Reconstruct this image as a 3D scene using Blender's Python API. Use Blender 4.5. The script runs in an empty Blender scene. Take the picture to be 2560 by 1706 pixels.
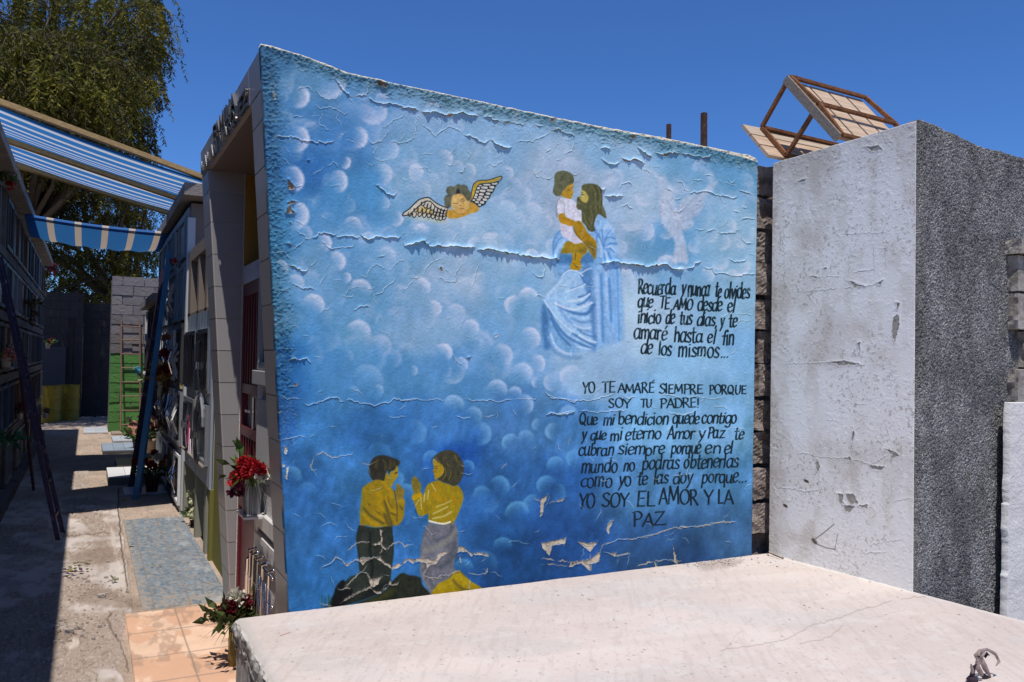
import bpy, math, random
import numpy as np
from mathutils import Vector, Matrix
random.seed(7)
RNG = np.random.default_rng(11)
S = bpy.context.scene
COL = S.collection
# ------------------------------------------------------------------ camera (calibrated from the photo's vanishing points)
W_, H_ = 2560., 1706.
CX, CY, FPX = W_/2, H_/2, 2062.8
CAM = np.array([0., 0., 1.6])
def _ray(p): return np.array([p[0]-CX, -(p[1]-CY), -FPX])
_k = 2560/2353
_y = _ray((200*_k, 808*_k)); _y /= np.linalg.norm(_y)
_x = _ray((4864*_k, 890*_k)); _x -= _y*(_x@_y); _x /= np.linalg.norm(_x)
RM = np.stack([_x, _y, np.cross(_x, _y)])
def wray(p): return RM @ _ray(p)
def onz(p, h=0.): d = wray(p); return CAM+(h-CAM[2])/d[2]*d
def ony(p, v): d = wray(p); return CAM+(v-CAM[1])/d[1]*d
def onx(p, v): d = wray(p); return CAM+(v-CAM[0])/d[0]*d
def crop(x0, y0, s): return lambda q: (x0+q[0]/s, y0+q[1]/s)
cam = bpy.data.cameras.new('camera'); co = bpy.data.objects.new('camera', cam); COL.objects.link(co)
cam.lens = FPX/W_*36; cam.sensor_width = 36; cam.clip_end = 3000; cam.clip_start = .05
mw = Matrix.Identity(4)
for i in range(3):
    for j in range(3): mw[i][j] = RM[i][j]
    mw[i][3] = CAM[i]
co.matrix_world = mw
S.camera = co
# ------------------------------------------------------------------ light
SUN = Vector((.155, .34, -1)).normalized()          # direction the light travels
w = bpy.data.worlds.new('World'); S.world = w; w.use_nodes = True
nt = w.node_tree; bg = nt.nodes['Background']; sky = nt.nodes.new('ShaderNodeTexSky')
sky.sky_type = 'NISHITA'; sky.sun_disc = False
sky.sun_elevation = math.asin(-SUN.z); sky.sun_rotation = math.atan2(-SUN.x, -SUN.y)
sky.altitude = 900; sky.air_density = 1.0; sky.dust_density = .25; sky.ozone_density = 3.0
tint = nt.nodes.new('ShaderNodeVectorMath'); tint.operation = 'MULTIPLY'; tint.inputs[1].default_value = (.57, .99, 1.62)   # deep high-altitude blue
nt.links.new(sky.outputs[0], tint.inputs[0]); nt.links.new(tint.outputs[0], bg.inputs[0]); bg.inputs[1].default_value = .08
sl = bpy.data.lights.new('sun', 'SUN'); sl.energy = 4.6; sl.angle = math.radians(.53); sl.color = (1, .955, .9)
so = bpy.data.objects.new('sun', sl); COL.objects.link(so); so.location = (0, 0, 30)
so.rotation_euler = SUN.to_track_quat('-Z', 'Y').to_euler()
S.view_settings.view_transform = 'Standard'; S.view_settings.look = 'None'
S.view_settings.exposure = 0.0; S.view_settings.gamma = 1
S.cycles.max_bounces = 6; S.cycles.diffuse_bounces = 2; S.cycles.glossy_bounces = 3
S.cycles.transparent_max_bounces = 8
# ------------------------------------------------------------------ materials
def lin(c):
    return tuple((v/12.92 if v <= .04045 else ((v+.055)/1.055)**2.4) for v in (u/255 for u in c))
def M(name, c, rough=.8, var=.18, scale=6., bump=.25, bscale=40., metal=0., c2=None, mix=(.45, .6), mscale=3., dist=.02, spec=.3, detail=6):
    """rough real-world surface: base colour with two scales of variation, optional second colour in patches, bump"""
    m = bpy.data.materials.new(name); m.use_nodes = True
    n = m.node_tree.nodes; l = m.node_tree.links; b = n['Principled BSDF']
    tc = n.new('ShaderNodeTexCoord')
    n1 = n.new('ShaderNodeTexNoise'); n1.inputs['Scale'].default_value = scale; n1.inputs['Detail'].default_value = detail; n1.inputs['Roughness'].default_value = .65
    l.new(tc.outputs['Object'], n1.inputs['Vector'])
    mp = n.new('ShaderNodeMapRange'); mp.inputs[1].default_value = .25; mp.inputs[2].default_value = .75; mp.inputs[3].default_value = 1-var; mp.inputs[4].default_value = 1+var
    l.new(n1.outputs['Fac'], mp.inputs[0])
    if c2 is not None:
        n2 = n.new('ShaderNodeTexNoise'); n2.inputs['Scale'].default_value = mscale; n2.inputs['Detail'].default_value = 8; n2.inputs['Roughness'].default_value = .7
        l.new(tc.outputs['Object'], n2.inputs['Vector'])
        r = n.new('ShaderNodeMapRange'); r.inputs[1].default_value = mix[0]; r.inputs[2].default_value = mix[1]; l.new(n2.outputs['Fac'], r.inputs[0])
        mx = n.new('ShaderNodeMix'); mx.data_type = 'RGBA'; l.new(r.outputs[0], mx.inputs[0])
        mx.inputs[6].default_value = (*c, 1); mx.inputs[7].default_value = (*c2, 1); src = mx.outputs[2]
    else:
        rg = n.new('ShaderNodeRGB'); rg.outputs[0].default_value = (*c, 1); src = rg.outputs[0]
    vm = n.new('ShaderNodeVectorMath'); vm.operation = 'SCALE'; l.new(src, vm.inputs[0]); l.new(mp.outputs[0], vm.inputs['Scale'])
    l.new(vm.outputs[0], b.inputs['Base Color'])
    if bump:
        n3 = n.new('ShaderNodeTexNoise'); n3.inputs['Scale'].default_value = bscale; n3.inputs['Detail'].default_value = 5; n3.inputs['Roughness'].default_value = .7
        l.new(tc.outputs['Object'], n3.inputs['Vector'])
        bp = n.new('ShaderNodeBump'); bp.inputs['Strength'].default_value = bump; bp.inputs['Distance'].default_value = dist
        l.new(n3.outputs['Fac'], bp.inputs['Height']); l.new(bp.outputs[0], b.inputs['Normal'])
    b.inputs['Roughness'].default_value = rough; b.inputs['Metallic'].default_value = metal; b.inputs['Specular IOR Level'].default_value = spec
    return m
def vcol_mat(name, rough=.7, bump=.3, bscale=220., dist=.004, spec=.25, transl=0.):
    m = bpy.data.materials.new(name); m.use_nodes = True
    n = m.node_tree.nodes; l = m.node_tree.links; b = n['Principled BSDF']
    a = n.new('ShaderNodeAttribute'); a.attribute_name = 'Col'; l.new(a.outputs['Color'], b.inputs['Base Color'])
    b.inputs['Roughness'].default_value = rough; b.inputs['Specular IOR Level'].default_value = spec
    if bump:
        tc = n.new('ShaderNodeTexCoord'); n3 = n.new('ShaderNodeTexNoise'); n3.inputs['Scale'].default_value = bscale; n3.inputs['Detail'].default_value = 4
        l.new(tc.outputs['Object'], n3.inputs['Vector'])
        bp = n.new('ShaderNodeBump'); bp.inputs['Strength'].default_value = bump; bp.inputs['Distance'].default_value = dist
        l.new(n3.outputs['Fac'], bp.inputs['Height']); l.new(bp.outputs[0], b.inputs['Normal'])
    if transl:
        tr = n.new('ShaderNodeBsdfTranslucent'); l.new(a.outputs['Color'], tr.inputs['Color'])
        ms = n.new('ShaderNodeMixShader'); ms.inputs[0].default_value = transl
        l.new(b.outputs[0], ms.inputs[1]); l.new(tr.outputs[0], ms.inputs[2]); l.new(ms.outputs[0], n['Material Output'].inputs['Surface'])
    return m
def glass_mat(name, c, rough=.08):
    m = bpy.data.materials.new(name); m.use_nodes = True; b = m.node_tree.nodes['Principled BSDF']
    b.inputs['Base Color'].default_value = (*c, 1); b.inputs['Roughness'].default_value = rough; b.inputs['Specular IOR Level'].default_value = .8
    return m
# ------------------------------------------------------------------ object helpers
def tag(o, label=None, cat=None, group=None, kind=None):
    if label: o['label'] = label
    if cat: o['category'] = cat
    if group: o['group'] = group
    if kind: o['kind'] = kind
    return o
def thing(name, loc, label=None, cat=None, group=None, rz=0.):
    o = bpy.data.objects.new(name, None); COL.objects.link(o); o.location = loc; o.rotation_euler = (0, 0, rz); o.empty_display_size = .1
    return tag(o, label, cat, group)
def root_loc(p):
    while p.parent: p = p.parent
    return p
class MB:
    def __init__(s): s.v = []; s.f = []; s.c = []
    def add(s, v, f, col=None):
        o = len(s.v); s.v += [tuple(map(float, p)) for p in v]; s.f += [tuple(o+i for i in q) for q in f]
        s.c += [col]*len(v); return s
    def box(s, a, b, col=None):
        (x0, y0, z0), (x1, y1, z1) = a, b
        v = [(x0,y0,z0),(x1,y0,z0),(x1,y1,z0),(x0,y1,z0),(x0,y0,z1),(x1,y0,z1),(x1,y1,z1),(x0,y1,z1)]
        return s.add(v, [(0,3,2,1),(4,5,6,7),(0,1,5,4),(1,2,6,5),(2,3,7,6),(3,0,4,7)], col)
    def hexa(s, lo, hi, col=None):           # two quads (ccw from above) joined
        return s.add(list(lo)+list(hi), [(0,3,2,1),(4,5,6,7),(0,1,5,4),(1,2,6,5),(2,3,7,6),(3,0,4,7)], col)
    def bar(s, p, q, wa, wb=None, up=(0,0,1), col=None):   # rectangular bar from p to q
        p = Vector(p); q = Vector(q); wb = wb or wa; d = (q-p).normalized(); u = Vector(up)
        if abs(d.dot(u)) > .98: u = Vector((0, 1, 0))
        a = d.cross(u).normalized()*wa/2; b = a.cross(d).normalized()*wb/2
        return s.hexa([p-a-b, p+a-b, p+a+b, p-a+b], [q-a-b, q+a-b, q+a+b, q-a+b], col)
    def tube(s, pts, r, n=8, col=None, cap=True):
        pts = [Vector(p) for p in pts]; rs = r if isinstance(r, (list, tuple)) else [r]*len(pts); v = []; f = []
        pu = None
        for i, p in enumerate(pts):
            d = (pts[min(i+1, len(pts)-1)]-pts[max(i-1, 0)]).normalized()
            u = pu if pu is not None else (Vector((0,0,1)) if abs(d.z) < .9 else Vector((1,0,0)))
            a = d.cross(u).normalized(); b = a.cross(d).normalized(); pu = b
            for k in range(n):
                t = 2*math.pi*k/n; v.append(p+(a*math.cos(t)+b*math.sin(t))*rs[i])
        for i in range(len(pts)-1):
            for k in range(n): f.append((i*n+k, i*n+(k+1) % n, (i+1)*n+(k+1) % n, (i+1)*n+k))
        if cap: f.append(tuple(range(n))[::-1]); f.append(tuple((len(pts)-1)*n+k for k in range(n)))
        return s.add(v, f, col)
    def lathe(s, c, prof, n=20, col=None):
        v = []; f = []
        for r, z in prof:
            for k in range(n): t = 2*math.pi*k/n; v.append((c[0]+r*math.cos(t), c[1]+r*math.sin(t), c[2]+z))
        for i in range(len(prof)-1):
            for k in range(n): f.append((i*n+k, i*n+(k+1) % n, (i+1)*n+(k+1) % n, (i+1)*n+k))
        return s.add(v, f, col)
    def build(s, name, m, parent=None, smooth=False, bevel=0., label=None, cat=None, group=None, kind=None):
        me = bpy.data.meshes.new(name); v = np.array(s.v)
        if parent is not None: loc = np.array(root_loc(parent).location)
        else: loc = np.array([(v[:,0].min()+v[:,0].max())/2, (v[:,1].min()+v[:,1].max())/2, v[:,2].min()])
        me.from_pydata((v-loc).tolist(), [], s.f); me.materials.append(m)
        if any(c is not None for c in s.c):
            at = me.color_attributes.new('Col', 'FLOAT_COLOR', 'POINT')
            at.data.foreach_set('color', np.array([(*(c or (.5,.5,.5)), 1.) for c in s.c], dtype=np.float32).ravel())
        o = bpy.data.objects.new(name, me); COL.objects.link(o)
        if smooth: me.polygons.foreach_set('use_smooth', [True]*len(me.polygons))
        if parent is not None: o.parent = parent
        else: o.location = loc
        if bevel:
            bv = o.modifiers.new('bevel', 'BEVEL'); bv.width = bevel; bv.segments = 2; bv.limit_method = 'ANGLE'
        return tag(o, label, cat, group, kind)
def copy_tree(o, parent=None):
    c = o.copy(); COL.objects.link(c)
    if parent is not None:
        c.parent = parent; c.matrix_parent_inverse = o.matrix_parent_inverse.copy()
    for ch in list(o.children): copy_tree(ch, c)
    return c
def grid_mesh(name, P, colr, mat, parent=None, kind=None, label=None, cat=None, smooth=True, flip=False):
    """P: (rows, cols, 3) world points; colr (rows, cols, 3) or None"""
    r, c = P.shape[:2]; me = bpy.data.meshes.new(name)
    loc = np.array(root_loc(parent).location) if parent is not None else np.array([P[...,0].mean(), P[...,1].mean(), P[...,2].min()])
    me.vertices.add(r*c); me.vertices.foreach_set('co', (P-loc).reshape(-1).astype(np.float32))
    i = np.arange(r*c).reshape(r, c); q = np.stack([i[:-1,:-1], i[:-1,1:], i[1:,1:], i[1:,:-1]], -1).reshape(-1, 4)
    if flip: q = q[:, ::-1]
    nq = len(q); me.loops.add(nq*4); me.loops.foreach_set('vertex_index', q.ravel().astype(np.int32))
    me.polygons.add(nq); me.polygons.foreach_set('loop_start', np.arange(0, nq*4, 4, dtype=np.int32))
    try: me.polygons.foreach_set('loop_total', np.full(nq, 4, dtype=np.int32))
    except Exception: pass
    me.polygons.foreach_set('use_smooth', np.full(nq, smooth, dtype=bool))
    me.update(calc_edges=True)
    if colr is not None:
        at = me.color_attributes.new('Col', 'FLOAT_COLOR', 'POINT')
        at.data.foreach_set('color', np.concatenate([colr.reshape(-1, 3), np.ones((r*c, 1))], 1).astype(np.float32).ravel())
    me.materials.append(mat)
    o = bpy.data.objects.new(name, me); COL.objects.link(o)
    if parent is not None: o.parent = parent
    else: o.location = loc
    return tag(o, label, cat, None, kind)
# ------------------------------------------------------------------ numpy noise
_T = [np.random.default_rng(100+i).random((256, 256)) for i in range(8)]
def vn(x, y, seed=0):
    t = _T[seed % 8]; x = np.asarray(x, float)+seed*13.7; y = np.asarray(y, float)+seed*7.3
    xi = np.floor(x).astype(int); yi = np.floor(y).astype(int); fx = x-xi; fy = y-yi
    fx = fx*fx*(3-2*fx); fy = fy*fy*(3-2*fy)
    a = t[yi & 255, xi & 255]; b = t[yi & 255, (xi+1) & 255]; c = t[(yi+1) & 255, xi & 255]; d = t[(yi+1) & 255, (xi+1) & 255]
    return (a*(1-fx)+b*fx)*(1-fy)+(c*(1-fx)+d*fx)*fy
def fbm(x, y, seed=0, o=4, g=.5):
    s = 0; a = 1; n = 0
    for i in range(o): s = s+a*vn(x*2**i, y*2**i, seed+i); n += a; a *= g
    return s/n
def sstep(a, b, x): t = np.clip((x-a)/(b-a), 0, 1); return t*t*(3-2*t)
LIN = lambda a: np.where(a <= .04045*255, a/255/12.92, ((np.maximum(a, 0)/255+.055)/1.055)**2.4)
# ================================================================== the painted wall: one dense sheet, colour and relief per vertex
MY = 3.616                       # the wall's plane
def facx(z): return .84-.0727*z  # the leaning street front of the mausoleum
TOPX = [.60, .629, .807, 1.006, 1.26, 1.485, 1.727, 1.984, 2.357, 2.789, 3.083, 3.38, 3.43, 3.46]
TOPZ = [2.932, 2.930, 2.913, 2.871, 2.859, 2.852, 2.843, 2.834, 2.824, 2.822, 2.814, 2.806, 2.797, 2.775]
NR, NC = 1010, 1130
ZB = .34
_u = np.linspace(0, 1, NC)[None, :]; _v = np.linspace(0, 1, NR)[:, None]
_xt = .628+(3.452-.628)*_u
_zt = np.interp(_xt, TOPX, TOPZ)+.006*(fbm(_xt*30, _xt*0, 3, 3)-.5)
GZ = ZB+(_zt-ZB)*_v
_xl = facx(GZ); _xr = 3.437+.006*GZ+.003*(fbm(GZ*25, GZ*0, 5, 3)-.5)
GX = _xl+(_xr-_xl)*_u
_pw = np.stack([GX, np.full_like(GX, MY), GZ], -1)-CAM
_pc = _pw @ RM
PX = CX-_pc[..., 0]/_pc[..., 2]*FPX; PY = CY+_pc[..., 1]/_pc[..., 2]*FPX
PXc, PYc = PX[::12, ::12], PY[::12, ::12]
COLR = np.zeros((NR, NC, 3)); HT = np.zeros((NR, NC))   # colours as paint values 0-255, relief in metres towards the viewer
def win(x0, y0, x1, y1, pad=14):
    m = (PXc > x0-pad-20) & (PXc < x1+pad+20) & (PYc > y0-pad-20) & (PYc < y1+pad+20)
    if not m.any(): return None
    r = np.where(m.any(1))[0]; c = np.where(m.any(0))[0]
    return slice(max(0, (r[0]-1)*12), min(NR, (r[-1]+2)*12)), slice(max(0, (c[0]-1)*12), min(NC, (c[-1]+2)*12))
def smooth_pts(pts, closed, n=5):
    p = np.array(pts, float)
    if len(p) < 3: return p
    N = len(p); out = []
    rng = range(N if closed else N-1)
    for i in rng:
        if closed: a, b, c, d = p[(i-1) % N], p[i], p[(i+1) % N], p[(i+2) % N]
        else: a, b, c, d = p[max(i-1, 0)], p[i], p[i+1], p[min(i+2, N-1)]
        for t in np.arange(n)/n:
            out.append(.5*((2*b)+(-a+c)*t+(2*a-5*b+4*c-d)*t*t+(-a+3*b-3*c+d)*t**3))
    if not closed: out.append(p[-1])
    return np.array(out)
def segdist(px, py, p, closed=False):
    q = np.vstack([p, p[:1]]) if closed else p
    best = np.full(px.shape, 1e9)
    for (ax, ay), (bx, by) in zip(q[:-1], q[1:]):
        dx, dy = bx-ax, by-ay; L = dx*dx+dy*dy+1e-9
        t = np.clip(((px-ax)*dx+(py-ay)*dy)/L, 0, 1)
        best = np.minimum(best, (px-ax-t*dx)**2+(py-ay-t*dy)**2)
    return np.sqrt(best)
def inside(px, py, p):
    r = np.zeros(px.shape, bool)
    for (ax, ay), (bx, by) in zip(p, np.roll(p, -1, 0)):
        if ay == by: continue
        r ^= ((ay > py) != (by > py)) & (px < (bx-ax)*(py-ay)/(by-ay)+ax)
    return r
def fade(col): c = np.array(col, float); return c*.92 if c[0] > 2.2*c[2] and c[0] > 90 else c
def poly(C, col, pts, soft=1.2, alpha=1., sm=True, var=.13, wob=0.):
    col = fade(col)
    p = np.array([C(q) for q in pts])
    if sm: p = smooth_pts(p, True, 4)
    wn = win(p[:,0].min(), p[:,1].min(), p[:,0].max(), p[:,1].max(), 6+soft)
    if wn is None: return
    px, py = PX[wn], PY[wn]
    if wob: px = px+wob*(fbm(px*.12, py*.12, 2, 2)-.5)*2; py = py+wob*(fbm(px*.12, py*.12, 5, 2)-.5)*2
    d = segdist(px, py, p, True); ins = inside(px, py, p)
    a = alpha*(np.clip(.5+np.where(ins, d, -d)/(2*soft), 0, 1))[..., None]
    v = 1+var*(fbm(px*.16, py*.1, 1, 3)-.5)*2
    COLR[wn] = COLR[wn]*(1-a)+a*np.array(col)*v[..., None]
def stroke(C, col, pts, w=3., soft=None, alpha=1., sm=True, taper=False):
    col = fade(col)
    p = np.array([C(q) for q in pts])
    if sm: p = smooth_pts(p, False, 4)
    soft = w*.5 if soft is None else soft
    wn = win(p[:,0].min(), p[:,1].min(), p[:,0].max(), p[:,1].max(), w+soft+4)
    if wn is None: return
    d = segdist(PX[wn], PY[wn], p)
    a = (alpha*(1-sstep(w/2-soft/2, w/2+soft/2+.3, d)))[..., None]
    COLR[wn] = COLR[wn]*(1-a)+a*np.array(col)
# ------------------------------------------------------------------ sky of the mural
BASE = [(680,150,66,116,182),(800,200,88,142,200),(760,330,72,128,200),(850,350,66,122,198),(780,430,52,108,192),(900,480,72,138,206),(1100,300,112,164,214),
(1300,300,105,160,212),(1500,350,110,166,214),(1700,350,100,160,212),(1850,420,92,154,210),(1000,420,108,164,214),(1150,400,124,174,217),(1400,450,142,180,216),
(1600,500,142,184,220),(1680,600,90,152,210),(1850,600,118,174,217),(700,600,66,132,202),(850,600,80,140,206),(800,700,100,156,212),(1000,650,98,158,214),
(1150,700,132,176,216),(1250,650,108,164,214),(1300,730,100,162,217),(1450,800,152,190,224),(1600,800,152,196,232),(1850,750,125,182,226),(720,800,80,142,207),
(900,820,92,154,212),(1050,850,114,164,214),(1250,850,102,160,217),(700,920,40,102,186),(850,920,70,132,202),(1000,930,74,136,204),(1150,930,76,136,206),
(1300,950,92,150,212),(1450,950,130,180,224),(1700,930,120,182,232),(1850,900,110,172,228),(700,1030,40,90,176),(800,1060,56,116,192),(950,1080,50,106,188),
(1100,1060,60,116,197),(1140,1130,28,78,178),(1300,1050,66,116,192),(1450,1080,66,120,197),(1600,1050,102,168,224),(1800,1050,105,166,222),(750,1200,50,106,192),
(900,1200,58,118,197),(1250,1200,46,96,177),(1400,1200,40,86,167),(1600,1200,72,124,192),(1850,1200,72,128,196),(720,1330,50,106,187),(850,1300,46,101,182),
(1050,1350,46,101,182),(1250,1330,36,82,157),(1400,1350,31,71,147),(1600,1350,42,78,142),(1850,1350,56,96,160),(750,1450,40,96,172),(1300,1430,26,66,132),(1700,1400,36,66,122)]
_wx = PX+60*(fbm(PX*.008, PY*.008, 1, 3)-.5)*2; _wy = PY+60*(fbm(PX*.008, PY*.008, 4, 3)-.5)*2
_ws = np.zeros_like(PX)
for bx, by, r, g, b in BASE:
    q = 1/(((_wx-bx)**2+(_wy-by)**2)/8000.+.15)**2
    _ws += q; COLR += q[..., None]*np.array([r*1.06+4, g*.965, b*.92])
COLR /= _ws[..., None]
del _ws, _wx, _wy
# brushwork of the sponged sky
_n = fbm(PX*.02, PY*.016, 2, 4)-.5
_lo = sstep(900, 1150, PY)
COLR *= (1+(.16+.34*_lo)*_n)[..., None]
_n = fbm(PX*.09+PY*.02, PY*.05, 3, 3)-.5
COLR *= (1+(.10+.16*_lo)*_n)[..., None]
# ------------------------------------------------------------------ sponged cloud puffs: (crop, list of x, y, radius, direction of the bright rim in degrees)
def puff(C, s, x, y, r, ang, st=.8, col=None, sharp=0.):
    cx, cy = C((x, y)); r = r/s
    wn = win(cx-r, cy-r, cx+r, cy+r, 8)
    if wn is None: return
    px, py = PX[wn]-cx, PY[wn]-cy
    d = np.hypot(px, py)*(1+(.16+.5*sharp)*(fbm(PX[wn]*.035, PY[wn]*.035, 6, 3)-.5))
    a = math.radians(ang); dr = (px*math.cos(a)-py*math.sin(a))/r
    rim = sstep(.25, 1.0, d/r)*(.45+.3*sharp)+(.55-.3*sharp)
    fall = sstep(-.5+sharp, .85+sharp*.25, dr+.18*(fbm(PX[wn]*.03, PY[wn]*.03, 3, 2)-.5))
    edge = 1-sstep(r-2.5-r*(.13+.5*sharp), r+1.5, d+2.6*(vn(PX[wn]*.7, PY[wn]*.7, 2)-.5))
    tex = .8+.4*(fbm(PX[wn]*.12, PY[wn]*.12, 5, 3))
    al = np.clip(st*rim*fall*edge*tex, 0, 1)[..., None]
    if col is None:
        t = np.clip((cy-880)/260, 0, 1); col = np.array([202, 206, 226])*(1-t)+np.array([98, 152, 208])*t
    COLR[wn] = COLR[wn]*(1-al)+al*np.array(col)
def puffs(C, s, lst, st=.8):
    for q in lst: puff(C, s, *q[:4], st=min(1., 1.22*(q[4] if len(q) > 4 else st)))
K1 = crop(650,100,3.92); K2 = crop(650,450,3.92); K3 = crop(650,800,3.92); K4 = crop(1000,550,3.92)
K5 = crop(1000,850,3.484); K6 = crop(1000,150,3.484); K7 = crop(1500,300,3.92); KF = crop(800,1290,5.602); KT = crop(1350,650,1.96); KL = crop(650,900,2.376)
for x0_, y0_, r_, s_ in ((1120,690,190,.30),(1450,850,210,.30),(1260,640,150,.28),(1500,480,190,.25),(1200,400,200,.22),(1750,620,180,.2),(900,700,160,.2),(1050,560,150,.25),(1330,760,150,.3),(1100,900,140,.2)): puff(lambda p: p, 1, x0_, y0_, r_, 60, st=s_*1.45, sharp=.3, col=(188,210,226))
_pz = [(670,1880,140,560,95,.42),(950,1420,430,960,95,.46),(1500,1880,420,720,60,.42),(700,1000,560,900,40,.36),(1100,1400,860,1000,12,.28)]
for x0_, x1_, y0_, y1_, n_, s_ in _pz:
    for i in range(n_):
        puff(lambda p: p, 1, RNG.uniform(x0_, x1_), RNG.uniform(y0_, y1_), RNG.uniform(14, 46), RNG.choice([20, 50, 80, 110, -20, 150]), st=s_*RNG.uniform(.4, 1.3), sharp=.45)
for q in [(880,900,330,60),(1500,1050,420,120),(1350,600,400,90)]: puff(K1, 3.92, *q, st=.22)
puffs(K1, 3.92, [(370,560,125,-15),(690,430,160,-50,.62),(360,975,138,0),(300,1370,145,10),(340,1720,150,5),(1110,690,150,-50,.6),(950,960,118,-10),(830,1200,68,-20),
  (750,1390,120,10),(1270,1080,100,-10,.5),(1190,1320,118,0,.6),(1540,1300,95,170,.6),(1190,590,75,80,.5)])
puffs(K2, 3.92, [(905,450,100,70,.6),(610,620,100,20,.85),(430,530,95,30,.45),(740,800,108,20,.9),(840,960,58,10,.7),(200,865,88,40,.7),(345,1015,95,50,.6),(985,1075,115,70,.7),(520,1230,120,60,.75),
  (1065,570,70,80,.5),(1235,750,110,50,.5),(1330,380,85,-20,.75),(1210,230,70,0,.4),(960,1490,130,70,.4),(1560,1010,80,60,.5),(860,250,90,-20,.25)])
puffs(K3, 3.92, [(960,130,140,50,.4),(1180,260,120,30,.3),(1300,380,100,10,.3),(1490,500,60,0,.5),(1160,690,60,30,.5),(920,700,60,60,.35),(320,1520,80,40,.3),(1170,1320,130,60,.2),(1330,1560,90,10,.45)])
puffs(K4, 3.92, [(215,650,92,40,.7),(330,870,88,20,.7),(215,110,80,90,.6),(380,60,120,80,.35),(880,200,82,100,.55),(735,240,78,130,.6),(1050,220,80,60,.35),(780,590,88,130,.4),(690,1060,90,50,.65),(540,930,115,60,.45),
  (640,700,150,80,.35),(1260,760,105,80,.85),(1120,840,105,150,.75),(1270,1160,115,40,.75),(1000,1330,118,30,.6),(430,1300,95,40,.8),(590,1420,82,40,.65),(1195,1510,118,60,.75),(1340,1410,95,20,.75),
  (1290,355,80,90,.75),(1410,365,48,80,.6),(1490,250,68,150,.5),(520,1500,120,-60,.4),(640,380,70,160,.45),(1100,420,90,90,.35)])
puffs(K5, 3.484, [(850,435,98,70,.85),(1000,465,66,70,.85),(1080,560,95,20,.75),(470,570,98,80,.7),(640,660,85,50,.6),(690,820,112,0,.6),(960,895,84,130,.85),(1100,860,80,90,.6),(1340,800,82,170,.7),(1470,660,95,100,.6),
  (1200,740,58,160,.6),(1192,370,52,170,.8),(1325,375,82,190,.65),(1490,320,108,130,.85),(270,1040,80,100,.6),(590,1110,66,50,.6),(865,1275,98,50,.65),(715,1350,84,110,.5),(1020,1510,112,100,.65),
  (1355,1090,82,110,.7),(1520,1030,82,140,.7),(1275,1270,95,130,.6),(1160,1430,95,150,.55),(120,800,120,0,.35),(780,1420,90,-60,.25),(1360,1330,90,0,.3),(60,1330,80,60,.6)])
puffs(K6, 3.484, [(385,860,85,30,.6),(135,980,78,40,.6),(600,965,68,30,.6),(925,990,72,30,.6),(1080,1175,75,20,.5),(1150,1320,88,60,.5),(1270,1410,64,20,.5),(930,1300,85,70,.4),(170,1490,70,80,.55),(810,1560,66,90,.45),
  (480,600,90,70,.35),(280,430,75,90,.5),(190,1130,90,0,.35),(1000,1090,66,40,.4),(1480,950,110,110,.35),(500,930,60,50,.4),(1040,1380,60,70,.4),(460,1450,130,90,.4)])
puffs(K7, 3.92, [(655,1430,112,90,.75),(800,1490,62,90,.6),(1270,1035,72,-10,.6),(1000,470,100,120,.45),(1175,1390,95,-80,.6),(1370,1430,112,-60,.5),(1385,1205,58,-90,.55),(1200,1200,88,-20,.6),(650,1090,85,-60,.5),
  (440,1090,100,-20,.55),(430,760,98,-120,.5),(930,1240,75,-130,.5),(1080,1120,88,-30,.35),(1450,1110,80,-20,.4),(1050,1530,82,40,.6),(220,1560,130,60,.6),(300,980,120,-90,.4),(150,560,90,60,.4),(1420,600,90,40,.3),(200,1250,80,10,.4),(1300,1560,100,80,.4),(800,640,100,-90,.3)])
puffs(KL, 2.376, [(190,690,64,60,.45),(1440,1110,62,90,.5),(1330,1210,85,60,.25),(1210,1240,64,90,.45),(280,780,60,80,.3),(640,120,100,60,.3)])
# pale glow of loose strokes behind the writing
for q in [(1700,960,150),(1600,1040,90),(1480,870,80)]:
    puff(lambda p: p, 1, q[0], q[1], q[2], 60, st=.2, col=(168,206,236))
# ================================================================== painted figures
A = crop(1000,430,8.715)     # winged child's head
poly(A, (205,190,120), [(120,1010),(500,1060),(900,1120),(1000,1030),(600,980)], 5, .35)
poly(A, (196,188,172), [(50,930),(90,880),(200,810),(330,680),(430,600),(580,550),(660,580),(760,660),(880,730),(1050,790),(1030,860),(1010,950),(990,1040),(900,1060),(820,1040),(700,1000),(600,990),(520,995),(420,970),(310,1000),(270,975),(190,975),(70,965)])
poly(A, (186,160,96), [(330,860),(450,760),(640,800),(760,900),(700,950),(560,900),(420,900)], 3, .8)
INK = (26,29,42)
for p in ([(70,965),(55,935),(90,885),(200,810),(330,680),(430,600),(580,557),(660,580),(760,660),(880,730),(1050,795)], [(190,950),(300,850),(420,740),(520,660),(600,637),(680,660),(780,760),(900,830),(1020,855)], [(60,960),(130,950),(190,940)]):
    stroke(A, INK, p, 2.6, .8)
for row, sc in (([(500,730),(560,780),(630,790),(710,830),(780,870),(850,880),(920,900),(980,910)], 1.), ([(340,870),(430,880),(530,890),(610,910),(690,930),(760,940),(830,960),(900,960),(970,960)], 1.05), ([(215,960),(310,985),(430,965),(530,985),(630,990),(720,1010),(810,1040),(890,1050),(960,1035)], 1.)):
    for x, y in row: stroke(A, INK, [(x-30*sc, y-75), (x-40*sc, y-25), (x-8, y+12), (x+34*sc, y-22), (x+52*sc, y-85)], 2.1, .8)
poly(A, INK, [(1540,650),(1600,480),(1660,380),(1700,290),(1850,255),(2000,235),(2130,205),(2150,250),(2080,330),(2040,430),(1980,500),(1960,570),(1900,620),(1860,700),(1780,750),(1720,770),(1640,700)])
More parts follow.
